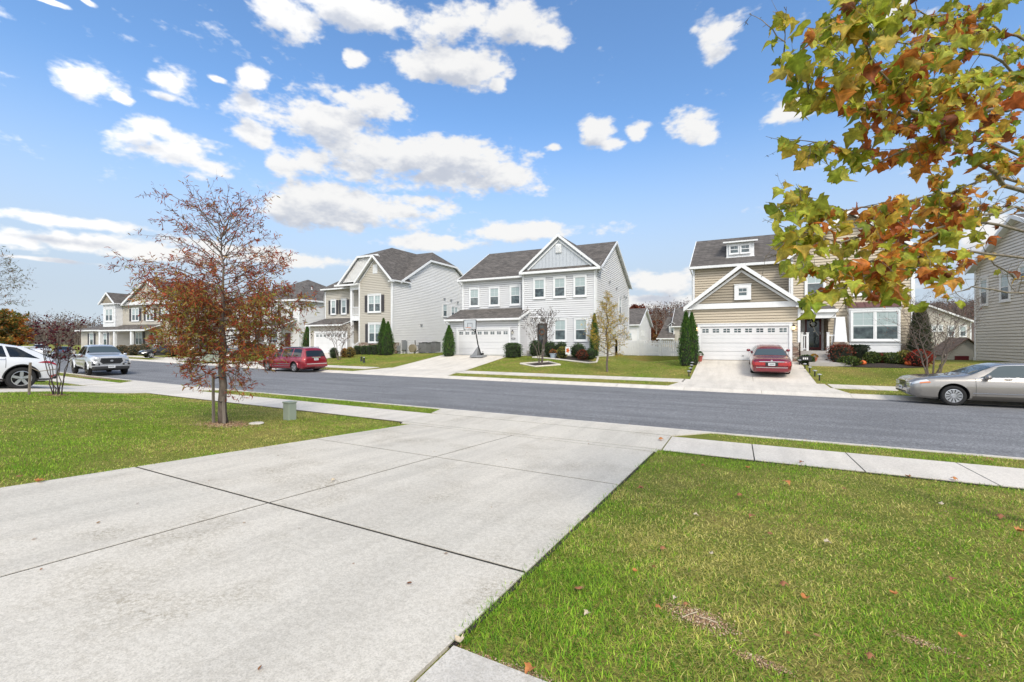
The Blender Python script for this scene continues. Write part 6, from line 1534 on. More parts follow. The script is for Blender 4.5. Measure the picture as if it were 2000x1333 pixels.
# ---------------- wooded ridge (one mass nobody could count) and a few nearer trunks
def woods(name, label, spans, cols, n, hmin, hmax, leafp):
    V = MB(); c = Cloud()
    for _ in range(n):
        x0, x1, d0, d1, hs_ = random.choice(spans); px = random.uniform(x0, x1); d = random.uniform(d0, d1); p = at(px, 666, d); z = gz(p.x, p.y) - 1
        h = random.uniform(hmin, hmax) * hs_; b = Vector((p.x, p.y, z)); t = b + Vector((random.gauss(0, .5), random.gauss(0, .5), h))
        V.tube([b, b.lerp(t, .5) + rv() * .2, t], [.17, .11, .02], 3, cap=False)
        for k in range(7):
            f = random.uniform(.35, .95); q = b.lerp(t, f); a = random.uniform(0, 6.28); l = h * .22 * (1.2 - f)
            V.tube([q, q + Vector((math.cos(a) * l, math.sin(a) * l, l * .9))], [.06, .015], 3, cap=False)
        lc = jit(random.choice(cols), .3)
        for k in range(int(leafp * random.uniform(.3, 1.7))):
            f = random.uniform(.35, 1.03); q = b.lerp(t, f) + Vector((random.gauss(0, 1), random.gauss(0, 1), random.gauss(0, .5))) * h * .09
            c.add(q, rv(), rv(), random.uniform(.3, .8), jit(lc, .3))
    r = thing(name, label, 'woods', (0, 0, 0)); r['kind'] = 'stuff'
    V.build('trunks', M['bark_pale'], r, smooth=True); cloud_build(c, 'foliage', [DIAM], M['leaf'], r)
WC = [(.17, .12, .10), (.15, .115, .10), (.20, .11, .08), (.20, .15, .115), (.13, .105, .095)]
woods('woods', 'grey-brown autumn wood on the ridge beyond the houses', [(-60, 320, 165, 260, 1.0), (1200, 1400, 150, 210, 1.0), (1780, 2050, 170, 230, .5), (320, 900, 200, 260, .55)], WC, 2600, 9, 14, 34)
mb = MB(); mb.grid([[(x, ymap(x, yy), zg(x, yy) + .25) for x in XS] for yy in [y_ for y_ in YS if y_ > 118]])
tag(mb.build('hill', var_mat('forest floor', (.085,.06,.045), (.13,.09,.06), 2, .95, .3), smooth=True), 'brown leaf-covered ridge under the far wood', 'hill', kind='structure')
q = at(1240, 690, 135)
small_tree('autumn_tree', 'tall rust-crowned tree behind the roof of the white gabled house', q.x, q.y, 15.0, 9, 1, 60, 5, .55, [(3, (.22, .06, .03)), (2, (.15, .05, .03))], OVAL, 'bark', .4, .4, 8, r0=.25, z=-1.5, sub=1)
q = at(1282, 690, 110)
small_tree('bare_tree', 'tall pale bare tree between the two rear houses', q.x, q.y, 12.6, 7, 1, 44, .5, .4, [(1, (.12, .05, .03))], OVAL, 'bark_pale', .55, .8, 8, r0=.28, z=-1.5, sub=2)
q = at(1272, 690, 118)
small_tree('autumn_tree', 'orange-brown tree left of the tall bare tree', q.x, q.y, 10, 6.5, 1, 44, 9, .5, [(3, (.28, .09, .035)), (2, (.2, .06, .03))], OVAL, 'bark', .3, .5, 8, r0=.2, z=-1.5, sub=1)
q = at(1286, 700, 92)
small_tree('autumn_tree', 'low yellow-brown tree just above the picket fence', q.x, q.y, 4.2, 4.5, 1, 36, 14, .34, [(3, (.26, .15, .045)), (2, (.22, .08, .035))], OVAL, 'bark', .2, .7, 8, r0=.12, z=-1.5, sub=1)
# ================================================================= grass blades (nobody could count them) and fallen leaves
BL5 = ([(0, .5, 0), (0, -.5, 0), (.55, .38, .10), (.55, -.38, .10), (1, 0, .34)], [(0, 1, 3, 2), (2, 3, 4)])
BL3 = ([(0, .5, 0), (0, -.5, 0), (1, 0, .2)], [(0, 1, 2)])
def vnoise(x, y, s, seed):
    """cheap smooth value noise on arrays"""
    x = x / s; y = y / s; xi = np.floor(x).astype(int); yi = np.floor(y).astype(int); fx = x - xi; fy = y - yi
    fx = fx * fx * (3 - 2 * fx); fy = fy * fy * (3 - 2 * fy)
    def h(a, b):
        n = np.sin(a * 127.1 + b * 311.7 + seed * 74.7) * 43758.5453; return n - np.floor(n)
    return (h(xi, yi) * (1 - fx) + h(xi + 1, yi) * fx) * (1 - fy) + (h(xi, yi + 1) * (1 - fx) + h(xi + 1, yi + 1) * fx) * fy
SOILS = [(-.22, 2.95, .20, .09), (.12, 2.66, .15, .04), (-10.3, 6.2, .5, .33), (-31.5, 12.35, 4.2, .3), (-19.2, 6.2, .3, .25), (.9, 3.35, .12, .05), (1.6, 5.0, .13, .06)]
def blades(regions, name, label):
    PX, DX, NX, SX, CXX, TX = [], [], [], [], [], []
    for (x0, x1, y0, y1, dens, hgt, wid, tmpl, dry) in regions:
        n = int((x1 - x0) * (y1 - y0) * dens); x = rng.uniform(x0, x1, n); yy = rng.uniform(y0, y1, n)
        c = np.interp(x, [p[0] for p in CX], [p[1] for p in CX]); y = yy + c * (1 + .2 * np.clip((yy - 12) / 9, 0, 1))
        d = CY * y - SY * x; u = CY * x + SY * y
        keep = (d > .6) & (np.abs(u / d) < 1.30)
        for sx, sy, rx, ry in SOILS: keep &= ~((((x - sx) / rx) ** 2 + ((y - sy) / ry) ** 2 < 1) & (rng.random(n) > .35))
        thin = vnoise(x, y, .35, 3); keep &= rng.random(n) < (.35 + 1.3 * thin)
        x, yy, y = x[keep], yy[keep], y[keep]; n = len(x)
        z = np.array([zg(a, b) for a, b in zip(x, yy)]) - .004
        big = .5 * vnoise(x, y, 2.3, 1) + .3 * vnoise(x, y, .8, 2) + .2 * vnoise(x, y, .25, 5)
        p_dry = np.clip(dry + (big - .5) * 2.6, .02, .95)
        isd = rng.random(n) < p_dry
        g = np.array([[.18, .36, .018], [.26, .43, .028], [.36, .50, .05], [.09, .22, .012]])[rng.integers(0, 4, n)]
        s = np.array([[.56, .50, .14], [.46, .44, .10], [.68, .60, .22], [.36, .33, .09]])[rng.integers(0, 4, n)]
        col = np.where(isd[:, None], s, g) * rng.uniform(.60, 1.42, (n, 1)) * (.80 + .4 * vnoise(x, y, .16, 11))[:, None]
        a = rng.uniform(0, 2 * np.pi, n); lean = rng.uniform(.15, 1.5, n) + isd * rng.uniform(0, 1.2, n)
        D = np.stack([np.cos(a) * lean, np.sin(a) * lean, np.ones(n)], 1); N = np.stack([np.cos(a), np.sin(a), -.3 * np.ones(n)], 1)
        L = hgt * rng.uniform(.5, 1.25, n) * (.75 + .6 * vnoise(x, y, .5, 9)); w_ = wid * rng.uniform(.7, 1.3, n)
        PX.append(np.stack([x, y, z], 1)); DX.append(D); NX.append(N); SX.append(np.stack([L, w_, L], 1)); CXX.append(col); TX.append(np.full(n, tmpl))
    o = cloud_mesh(name, np.concatenate(PX), np.concatenate(DX), np.concatenate(NX), np.concatenate(SX), np.concatenate(CXX), np.concatenate(TX), [BL5, BL3], M['blade'])
    tag(o, label, 'grass', kind='stuff')
blades([
    (-1.33, 7.0, 1.96, 4.2, 8200, .044, .0044, 0, .38), (-1.33, 9.0, 4.2, 6.2, 4800, .044, .0058, 0, .41), (-1.33, 11.0, 6.2, 8.74, 2900, .044, .0080, 1, .40),
    (.6, 5, 1.0, 1.96, 7000, .05, .0042, 0, .3), (-.25, 12.0, 10.22, 11.10, 2800, .048, .008, 1, .45), (-1.0, -.25, 10.75, 11.1, 2200, .045, .008, 1, .45),
    (-1.40, -1.30, 1.96, 5.0, 6500, .052, .0045, 0, .2), (-1.40, -1.30, 5.0, 8.74, 3500, .052, .006, 0, .2), (-1.3, 8, 8.66, 8.80, 2200, .05, .007, 0, .2), (-1.25, 1.0, 1.90, 1.98, 5000, .045, .004, 0, .3),
], 'grass', 'mown green and straw coloured lawn grass right of the foreground driveway')
blades([
    (-7.2, -7.08, .6, 8.74, 2500, .055, .008, 0, .2), (-12, -7.15, .6, 8.74, 2300, .045, .008, 1, .52), (-20.9, -12, -1, 8.74, 1000, .045, .013, 1, .40),
    (-17.9, -7.9, 10.22, 11.10, 1500, .048, .011, 1, .45), (-36, -28.2, 10.25, 11.1, 500, .05, .018, 1, .6), (-36, -27, 3, 8.7, 300, .06, .02, 1, .4),
], 'grass', 'mown green and straw coloured lawn grass left of the foreground driveway')
FR = []
for a, b in ((-33.3, -24.3), (-16.0, -2.6), (4.0, 16)): FR.append((a, b, 21.92, 23.48, 260, .05, .024, 1, .48))
for a, b, dr in ((-35, -23.1, .36), (-16.1, -9.5, .30), (-9.5, -2.4, .54), (3.6, 17, .64), (-52, -42, .3)): FR.append((a, b, 25.03, 32.5, 230, .055, .026, 1, dr))
blades(FR, 'grass', 'mown lawn grass in front of the far houses')

def leaf_thing(px, py, size, col, label, rot, tmpl, dy=0, group='fallen leaves', zoff=.02, n=(0, 0, 1)):
    """a curled dry leaf lying on the ground at the measured spot"""
    a, b = ray(px); d = EYE * F / (py - HZ)
    for _ in range(12): z = gz(a * d, b * d); d = (EYE - z) * F / (py - HZ)
    x, y = a * d, b * d; z = gz(x, y) + zoff
    size *= .8; V, Fc, _ = MAPLES[tmpl]; lo = min(v[2] for v in V)
    c, s_ = math.cos(rot), math.sin(rot)
    me = bpy.data.meshes.new('fallen_leaf'); me.from_pydata([((v[0] * c - v[1] * s_) * size, (v[0] * s_ + v[1] * c) * size, (v[2] - lo) * size * .9) for v in V], [], Fc)
    me.polygons.foreach_set('use_smooth', [True] * len(Fc)); me.materials.append(col)
    o = bpy.data.objects.new('fallen_leaf', me); COL.objects.link(o); o.location = (x, y, z); tag(o, label, 'leaf', group)
LB = var_mat('dry brown leaf', (.20,.075,.03), (.34,.15,.07), 30, .7, .2); LO = var_mat('dry orange leaf', (.36,.12,.03), (.45,.20,.06), 30, .65, .2); LP = var_mat('pale dry leaf', (.42,.33,.22), (.52,.45,.33), 30, .7, .2)
GEN = 'curled dry leaf lying in the lawn grass'
SP = [(1287, 862, .13, LO, 'orange-brown leaf lying on the pavement slab by the driveway edge', 0), (71, 947, .10, LO, 'pale orange leaf at the left edge of the driveway', .0),
      (1256, 961, .10, LB, 'striped brown leaf on the grass beside the driveway joint', 0), (1534, 948, .13, LO, 'large bright orange leaf in the upper right lawn', 0),
      (1860, 941, .10, LO, 'orange leaf standing at the pavement edge on the right', 0), (1777, 936, .09, LB, 'brown leaf where the pavement joint meets the grass', 0),
      (1568, 907, .09, LB, 'dark brown leaves lying on the pavement slab', 0), (1925, 902, .12, LB, 'reddish leaf on the narrow verge by the kerb', 0),
      (647, 944, .07, LP, 'small dry twig leaf lying in the middle of the driveway', 0), (900, 1268, .07, LP, 'white-backed leaf at the corner of the footpath', 0),
      (1040, 1318, .07, LO, 'orange leaf on the soil edge of the footpath', 0), (1280, 1196, .045, LO, 'orange leaf left of the bare soil patch', 0)]
for k, (px, py, s_, m_, lab, dz) in enumerate(SP): leaf_thing(px, py, s_, m_, lab, k * 1.7, (2, 4, 3, 1)[k % 4], zoff=.03)
for k, (px, py, s_) in enumerate(((1440, 972, .08), (1462, 918, .09), (1470, 1014, .08), (1610, 1066, .075), (1535, 1154, .07), (1575, 1174, .07), (1645, 960, .07), (1840, 992, .09), (1955, 1015, .10), (1985, 1042, .10), (1130, 1162, .05), (1150, 1206, .05), (1290, 1078, .06), (1750, 1170, .06), (1860, 1138, .06), (1355, 1012, .07), (1375, 914, .08), (1880, 1250, .05), (1500, 1050, .06), (1390, 1090, .05), (1700, 1290, .05), (1236, 1122, .05), (35, 938, .07), (1320, 1175, .04), (1335, 1188, .04))):
    leaf_thing(px, py, s_, (LB, LO, LB, LP)[k % 4], GEN, k * 2.1, (2, 4, 1, 3)[k % 4], zoff=.025)
LT = Cloud()
for _ in range(420):
    k_ = random.random()
    if k_ < .35: x = random.uniform(-16, 9); yy0 = random.choice((11.72, 11.72, 20.95)) + random.uniform(-.12, .05)
    elif k_ < .7: x = random.uniform(-1.2, 6); yy0 = random.uniform(2.2, 8.6)
    elif k_ < .9: x = -10.5 + random.gauss(0, 2); yy0 = 6.2 + random.gauss(0, 1.2)
    else: x = random.uniform(-7, -1.5); yy0 = random.uniform(1, 11)
    y0_ = ymap(x, yy0); c_ = random.choice(((.30, .13, .05), (.40, .24, .12), (.22, .10, .05), (.45, .35, .22)))
    LT.add((x, y0_, zg(x, yy0) + .03), (random.gauss(0, 1), random.gauss(0, 1), .1), (random.gauss(0, .4), random.gauss(0, .4), 1), random.uniform(.015, .04), jit(c_))
tag(cloud_build(LT, 'leaf_litter', [OVAL], M['leaf']), 'tiny bits of dry leaf litter strewn along the kerbs and lawns', 'leaf litter', kind='stuff')
def sticks():
    for k, (px, py, px2, py2) in enumerate(((1332, 1213, 1362, 1202), (1366, 1212, 1402, 1224))):
        P = []
        for X_, Y_ in ((px, py), (px2, py2)):
            a, b = ray(X_); d = EYE * F / (Y_ - HZ)
            for _ in range(12): d = (EYE - gz(a * d, b * d)) * F / (Y_ - HZ)
            P.append((a * d, b * d, gz(a * d, b * d) + .022))
        mb = MB(); mb.tube([P[0], Vector(P[0]).lerp(Vector(P[1]), .5) + Vector((0, 0, .004)), P[1]], .0035, 5)
        tag(mb.build('straw', LP), ('left pale straw lying on the bare soil patch', 'right pale straw lying on the bare soil patch')[k], 'straw', 'straws on the soil')
sticks()
# ================================================================= small things
def box_at(x, y): return gz(x, y)
# utility pedestal
x, y = -10.01, 7.55; z = gz(x, y)
mb = MB(); w_ = .112
mb.box(x - w_, x + w_, y - w_, y + w_, z - .05, z + .42); o = mb.build('utility_box', M['util'], bevel=.02); tag(o, 'sage green utility pedestal on the left lawn by the pavement', 'utility box')
mb = MB(); mb.box(x - w_ - .012, x + w_ + .012, y - w_ - .012, y + w_ + .012, z + .42, z + .46); l = mb.build('lid', M['util'], o, bevel=.01)
x, y = -9.9, 6.6; mb = MB(); mb.lathe([(0, .02), (.15, .018), (.16, .0)], (x, y, gz(x, y) + .01), n=20); tag(mb.build('utility_cover', M['conc2']), 'small flat round utility cover in the left lawn', 'cover')
# basketball hoop
def hoop(label, x, y, z, s=1.0):
    r = thing('basketball_hoop', label, 'basketball hoop', (x, y, z), 0, 'portable basketball hoops')
    b = MB(); b.hexa([(-.55, -.5, 0), (.6, -.5, 0), (.6, .5, 0), (-.55, .5, 0), (-.5, -.42, .17), (.55, -.42, .17), (.55, .42, .17), (-.5, .42, .17)]); b.build('base', M['ac'], r, world=False, bevel=.03)
    b = MB(); b.hexa([(-.45, -.3, .17), (.05, -.3, .17), (.05, .3, .17), (-.45, .3, .17), (-.03, -.08, .85), (.04, -.08, .85), (.04, .08, .85), (-.03, .08, .85)]); b.build('pole_cover', M['ac'], r, world=False, bevel=.02)
    b = MB(); b.tube([(.3, 0, .15), (-.02, 0, 1.0), (-.28, 0, 2.3)], .05, 8); b.tube([(-.28, 0, 2.3), (-.45, -.5, 2.75)], .035, 6); b.tube([(-.22, 0, 2.0), (-.40, -.5, 2.35)], .03, 6); b.build('pole', M['blackmetal'], r, world=False)
    b = MB(); b.lathe([(.0, -.06), (.09, -.06), (.09, .06), (0, .06)], (.42, 0, .28), 'y', 14); b.build('wheel', M['black'], r, world=False)
    b = MB(); b.box(-1.0, .12, -.56, -.53, 2.25, 3.0); bb = b.build('backboard', M['lens_clear'], r, world=False)
    b = MB()
    for q in ((-1.03, -.99, 2.22, 3.03), (.11, .15, 2.22, 3.03), (-1.03, .15, 2.22, 2.26), (-1.03, .15, 3.0, 3.03), (-.66, -.64, 2.4, 2.75), (-.24, -.22, 2.4, 2.75), (-.66, -.22, 2.73, 2.75)): b.box(q[0], q[1], -.575, -.525, q[2], q[3])
    b.build('backboard_frame', M['black'], bb, world=False)
    b = MB(); b.tube([(-.44 + .23 * math.cos(a), -.84 + .23 * math.sin(a), 2.38) for a in [2 * math.pi * k / 16 for k in range(17)]], .012, 5, cap=False); b.tube([(-.44, -.56, 2.38), (-.44, -.62, 2.38)], .03, 6); b.build('rim', M['lens_amber'], r, world=False)
    n = MB()
    for k in range(8):
        a = 2 * math.pi * k / 8; n.tube([(-.44 + .22 * math.cos(a), -.84 + .22 * math.sin(a), 2.37), (-.44 + .12 * math.cos(a + .4), -.84 + .12 * math.sin(a + .4), 2.0)], .006, 3); n.tube([(-.44 + .22 * math.cos(a), -.84 + .22 * math.sin(a), 2.37), (-.44 + .12 * math.cos(a - .4), -.84 + .12 * math.sin(a - .4), 2.0)], .006, 3)
    n.build('net', M['trim'], r, world=False); r.scale = (s, s, s); return r
hx = onY(934, 31.2); hoop('portable basketball hoop with black base on the driveway of the grey house', hx, 31.2, gz(hx, 31.2) + .02)
q = at(1318, 694, 80); hoop('distant basketball hoop on a dark pole beyond the picket fence', q.x, q.y, -1.3, 1.1)
# two condensers and the reel beside the white flank
for px, lab in ((830, 'square grey air conditioner nearer the garden hose beside the white flank'), (849, 'taller grey air conditioner farther back beside the white flank')):
    X = -29.4; y = onX(px, X); z = gz(X, y) + .12; h = .95 if px == 830 else 1.05
    r = thing('air_conditioner', lab, 'air conditioner', (X, y, z), 0, 'air conditioners by the white flank')
    b = MB(); b.box(X - .45, X + .45, y - .45, y + .45, z, z + h)
    for k in range(12):
        q = -.42 + .84 * k / 11; b.box(X + q - .012, X + q + .012, y - .475, y - .45, z + .1, z + h - .1); b.box(X + .45, X + .475, y + q - .012, y + q + .012, z + .1, z + h - .1)
    b.build('cabinet', M['ac'], r); b = MB(); b.box(X - .5, X + .5, y - .5, y + .5, z + h, z + h + .05); b.build('lid', M['ac'], r); b = MB(); b.lathe([(0, .1), (.3, .09), (.34, .05)], (X, y, z + h), n=16); b.build('fan_guard', M['black'], r)
X = -29.2; y = onX(806, X); z = gz(X, y)
r = thing('hose_reel', 'tan garden hose reel with dark handle at the foot of the white flank', 'hose reel', (X, y, z))
b = MB(); b.lathe([(0, -.12), (.42, -.12), (.36, -.08), (.36, .08), (.42, .12), (0, .12)], (X, y, z + .5), 'y', 20); b.build('reel', var_mat('tan hose', (.30,.26,.18), (.2,.17,.12), 20), r); b = MB(); b.tube([(X + .1, y + .2, z), (X + .1, y + .3, z + .8), (X - .1, y + .5, z + 1.3)], .05, 6); b.tube([(X, y + .2, z), (X + .3, y + .9, z + .5)], .04, 6); b.build('handle', M['black'], r)
# path lights along the tan house drive
def path_light(x, y, lab):
    z = gz(x, y); r = thing('path_light', lab, 'path light', (x, y, z), 0, 'solar path lights')
    b = MB(); b.tube([(x, y, z - .05), (x, y, z + .26)], .03, 8); b.build('post', M['black'], r)
    b = MB(); b.lathe([(0, .34), (.10, .31), (.105, .28), (.03, .26)], (x, y, z), n=12); b.build('cap', M['alloy'], r)
for k, (px, Y) in enumerate(((1345.5, 25.9), (1348.5, 26.9), (1350.5, 27.9), (1352, 28.9), (1355, 30.3))):
    path_light(onY(px, Y), Y, '%s solar path light from the street, left edge of the tan house drive' % ('first', 'second', 'third', 'fourth', 'fifth')[k])
for k, (px, Y) in enumerate(((1600.5, 25.9), (1591.5, 26.9), (1581.5, 27.9), (1572, 28.9), (1561.5, 30.2))):
    path_light(onY(px, Y), Y, '%s solar path light from the street, right edge of the tan house drive' % ('first', 'second', 'third', 'fourth', 'fifth')[k])
# pots, pumpkins, flag, animal figures
def pot(name, lab, cat, x, y, z, r_, h, m, plant=None, fl=None):
    r = thing(name, lab, cat, (x, y, z)); b = MB(); b.lathe([(0, 0), (r_ * .7, 0), (r_, h), (r_ * 1.06, h), (r_ * 1.06, h * .9), (r_ * .9, h * .88), (0, h * .86)], (x, y, z), n=18); b.build('planter', m, r, smooth=False)
    if plant:
        c = Cloud()
        for _ in range(200): v = rv().normalized(); c.add((x + v.x * r_, y + v.y * r_, z + h + abs(v.z) * r_ * 1.1), v + Vector((0, 0, .5)), rv(), .07, pick(plant))
        cloud_build(c, 'plant', [OVAL], M['leaf_box'], r)
x = onY(1365, 30.9); pot('planter', 'square-looking red planter left of the white garage door of the tan house', 'planter', x, 30.9, gz(x, 30.9) + .02, .24, .36, M['redpot'], BOX)
x = onY(1590, 30.9); pot('flower_pot', 'terracotta pot of yellow flowers by the porch steps of the tan house', 'flower pot', x, 30.9, gz(x, 30.9) + .02, .17, .32, M['terracotta'], [(3, (.45, .28, .03)), (2, (.3, .1, .03)), (1, (.05, .1, .02))])
x = onY(1080.5, 31.4); pot('planter', 'pale blue bowl planter with rust flowers before the grey house', 'planter', x, 31.4, gz(x, 31.4), .27, .34, mat('pale blue planter', (.42,.50,.58), .5), [(3, (.34, .10, .04)), (1, (.1, .12, .03))])
def pumpkin(lab, px, Y, s_):
    x = onY(px, Y); z = gz(x, Y); r = thing('pumpkin', lab, 'pumpkin', (x, Y, z), 0, 'pumpkins in the flower beds'); b = MB(); rows = []
    for i in range(9):
        t = math.pi * i / 8; rows.append([(x + s_ * math.sin(t) * (1 + .10 * abs(math.cos(4 * v))) * math.cos(v), Y + s_ * math.sin(t) * (1 + .10 * abs(math.cos(4 * v))) * math.sin(v), z + s_ * .8 - s_ * .8 * math.cos(t)) for v in [2 * math.pi * k / 32 for k in range(33)]])
    b.grid(rows); b.build('rind', M['pumpkin'], r, smooth=True); b = MB(); b.tube([(x, Y, z + s_ * 1.5), (x + .02, Y, z + s_ * 1.95)], .025, 6); b.build('stalk', M['wood'], r)
pumpkin('orange pumpkin below the dark flared shrub of the tan house', 1684.5, 30.6, .17); pumpkin('orange pumpkin at the foot of the red rounded shrub', 1775, 30.7, .17)
# small house flag
x = onY(1109, 30.6); y = 30.6; z = gz(x, y); r = thing('garden_flag', 'small white garden flag with an orange leaf shape before the grey house', 'flag', (x, y, z))
b = MB(); b.tube([(x - .2, y, z), (x - .2, y, z + 1.0), (x + .2, y, z + 1.0)], .012, 5); b.build('pole', M['black'], r); b = MB(); b.box(x - .18, x + .18, y - .01, y, z + .42, z + .98); fl = b.build('cloth', M['trim'], r)
b = MB(); b.face([(x + .12 * math.cos(a) * (1 + .25 * math.cos(5 * a)), y - .014, z + .7 + .16 * math.sin(a) * (1 + .25 * math.cos(5 * a))) for a in [2 * math.pi * k / 20 for k in range(20)]]); b.build('motif', M['pumpkin'], fl)
# dark welcome sign and little figures by the porch
x = onY(1573, 30.2); y = 30.2; z = gz(x, y); r = thing('garden_sign', 'small dark garden sign with pale lettering beside the tan house drive', 'sign', (x, y, z))
b = MB(); b.tube([(x - .2, y, z), (x - .2, y, z + .35)], .015, 5); b.tube([(x + .2, y, z), (x + .2, y, z + .35)], .015, 5); b.build('leg', M['black'], r); b = MB(); b.box(x - .3, x + .3, y - .02, y + .01, z + .25, z + .52); p = b.build('board', M['black'], r, bevel=.01)
b = MB()
for k in range(3): b.box(x - .12 + k * .09, x - .06 + k * .09, y - .028, y - .02, z + .33, z + .44)
b.build('numeral', M['trim'], p)
# mulch beds with pale edging
def bed(name, lab, ring, edge=True):
    r = thing(name, lab, 'flower bed', (ring[0][0], ring[0][1], gz(*ring[0])))
    cx = sum(p[0] for p in ring) / len(ring); cy = sum(p[1] for p in ring) / len(ring); b = MB()
    for k in range(len(ring)):
        a, c = ring[k], ring[(k + 1) % len(ring)]; b.face([(cx, cy, gz(cx, cy) + .07), (a[0], a[1], gz(*a) + .02), (c[0], c[1], gz(*c) + .02)])
    b.build('mulch', M['mulch'], r)
    if edge:
        b = MB(); b.tube([(p[0], p[1], gz(*p) + .04) for p in ring + [ring[0]]], .07, 5, cap=False); b.build('edging', M['conc2'], r)
bed('tree_bed', 'diamond-shaped mulch bed with pale edging around the bare myrtle', [(mx - 1.5, my - .1), (mx + .1, my - 1.1), (mx + 1.5, my - .2), (mx + .2, my + .9)])
A = [(onY(p, Y), Y) for p, Y in ((1040, 31.3), (1062, 31.1), (1090, 30.6), (1120, 30.0), (1150, 29.7), (1165, 30.2), (1168, 32.4))]
bed('flower_bed', 'long mulch bed under the front windows of the grey house', A + [(-9.9, 33.9), (-13.0, 33.9), (-13.6, 33.2)])
bed('flower_bed', 'mulch bed below the bay window of the tan house', [(onY(1632, 30.0), 30.0), (onY(1700, 29.8), 29.8), (onY(1770, 29.9), 29.9), (onY(1815, 30.3), 30.3), (9.2, 32.8), (5.4, 32.8)], False)
# mown verge sprig at the kerb by the hoop
# sycamore trunk guard just inside the edge
# low trailer of straw-coloured leaves under trees is part of the lawns
# dog figures on the lawn of the stone-based house
for k, (px, Y) in enumerate(((706, 28.6), (711, 27.9))):
    x = onY(px, Y); z = gz(x, Y); r = thing('garden_ornament', ('dark small lawn ornament before the clipped shrubs, farther one', 'black and white small lawn ornament before the clipped shrubs, nearer one')[k], 'ornament', (x, Y, z), 0, 'lawn ornaments')
    b = MB(); b.lathe([(0, .42), (.07, .38), (.09, .30), (.05, .24), (.10, .15), (.08, .04), (.12, 0)], (x, Y, z), n=12); b.build('figure', M['black'], r, smooth=True)
    if k: b = MB(); b.lathe([(0, .47), (.09, .44), (.05, .40)], (x, Y, z), n=12); b.build('cap', M['trim'], r)
# rear lot: green transformer cabinet far left of the street
q = at(411, 686, 46); X, Y = q.x, q.y; z = gz(X, Y); b = MB(); b.box(X - .6, X + .6, Y - .5, Y + .5, z, z + 1.1); o = b.build('transformer', M['util'], bevel=.04); tag(o, 'pale green electrical transformer cabinet behind the rust-leaved tree trunk', 'transformer')
b = MB(); b.box(X - .64, X + .64, Y - .54, Y + .54, z + 1.1, z + 1.16); b.build('lid', M['util'], o)
# ================================================================= sky, clouds, sun, camera
w = bpy.data.worlds.new('World'); scene.world = w; w.use_nodes = True
wt = w.node_tree; wt.nodes.clear()
def wn(ty, **k):
    x = wt.nodes.new(ty)
    for a, b in k.items(): setattr(x, a, b)
    return x
WL = wt.links.new
SUN_EL, SUN_AZ = R(44), R(138)       # azimuth clockwise from +Y
sky = wn('ShaderNodeTexSky', sky_type='NISHITA'); sky.sun_disc = False; sky.sun_elevation = SUN_EL; sky.sun_rotation = SUN_AZ; sky.altitude = 50; sky.air_density = 1.0; sky.dust_density = .6; sky.ozone_density = 2.2
hs = wn('ShaderNodeHueSaturation'); hs.inputs['Saturation'].default_value = SKY_SAT; hs.inputs['Value'].default_value = 1; WL(sky.outputs[0], hs.inputs['Color'])
tc = wn('ShaderNodeTexCoord'); sep = wn('ShaderNodeSeparateXYZ'); WL(tc.outputs['Generated'], sep.inputs[0])
def mth(op, a, b=None, c=None):
    x = wn('ShaderNodeMath', operation=op)
    for s_, v in zip(x.inputs, (a, b, c)):
        if v is None: continue
        if isinstance(v, (int, float)): s_.default_value = v
        else: WL(v, s_)
    return x.outputs[0]
az = mth('ARCTAN2', sep.outputs[0], sep.outputs[1]); el = mth('ARCSINE', sep.outputs[2])
ae = wn('ShaderNodeCombineXYZ'); WL(az, ae.inputs[0]); WL(el, ae.inputs[1])
CL = [(560,35,75,48),(690,18,150,40),(860,60,90,62),(1000,48,110,40),(1085,72,48,30),(890,122,112,44),(820,140,60,26),(170,152,72,44),(240,195,24,14),(340,160,50,42),(325,185,50,14),(490,150,32,26),
      (350,300,108,50),(300,255,52,30),(420,330,50,24),(620,235,165,60),(720,205,75,45),(500,262,60,34),(660,190,60,30),(790,312,225,56),(930,330,120,50),(860,350,170,40),(600,308,70,34),(700,400,190,38),(560,396,60,28),(650,415,170,30),(540,320,30,26),(820,392,60,20),
      (860,476,100,17),(1030,452,145,22),(1395,72,54,62),(1165,262,36,34),(1190,280,34,14),(1245,265,28,22),(1340,255,52,34),(1380,268,30,14),(1545,216,62,22),(110,430,190,15),(180,480,170,24),(20,470,50,34),(60,478,60,26),(80,510,150,7),(300,500,180,16),
      (692,112,26,22),(972,162,18,16),(1080,288,18,9),(1290,548,110,26),(560,505,190,14),(440,480,120,14),(1930,445,60,46),(1720,18,60,40),(1740,560,70,24),(90,0,60,7),(170,2,20,9),(1250,590,120,16),(420,150,20,8)]
def blobs():
    out = []
    for x, y, rx, ry in CL:
        a, b = ray(x); v = Vector((a, b, (HZ - y) / F)); n = v.normalized()
        azc, elc = math.atan2(n.x, n.y), math.asin(n.z)
        a2, b2 = ray(x + rx); azr = abs(math.atan2(a2, b2) - azc)
        v2 = Vector((a, b, (HZ - y + ry) / F)).normalized(); elr = abs(math.asin(v2.z) - elc)
        out.append((azc, elc, azr * 1.02, elr * 1.04))
    for a_ in (153.4, -206.6): out.append((R(a_), R(48), R(112), R(58)))   # unseen cloud cover added behind the camera for whiter, broader light
    return out
BL = blobs()
gr = bpy.data.node_groups.new('cloud density', 'ShaderNodeTree')
gr.interface.new_socket('Vec', in_out='INPUT', socket_type='NodeSocketVector'); gr.interface.new_socket('Dir', in_out='INPUT', socket_type='NodeSocketVector')
gr.interface.new_socket('Density', in_out='OUTPUT', socket_type='NodeSocketFloat')
gi = gr.nodes.new('NodeGroupInput'); go = gr.nodes.new('NodeGroupOutput'); GL = gr.links.new
prev = None
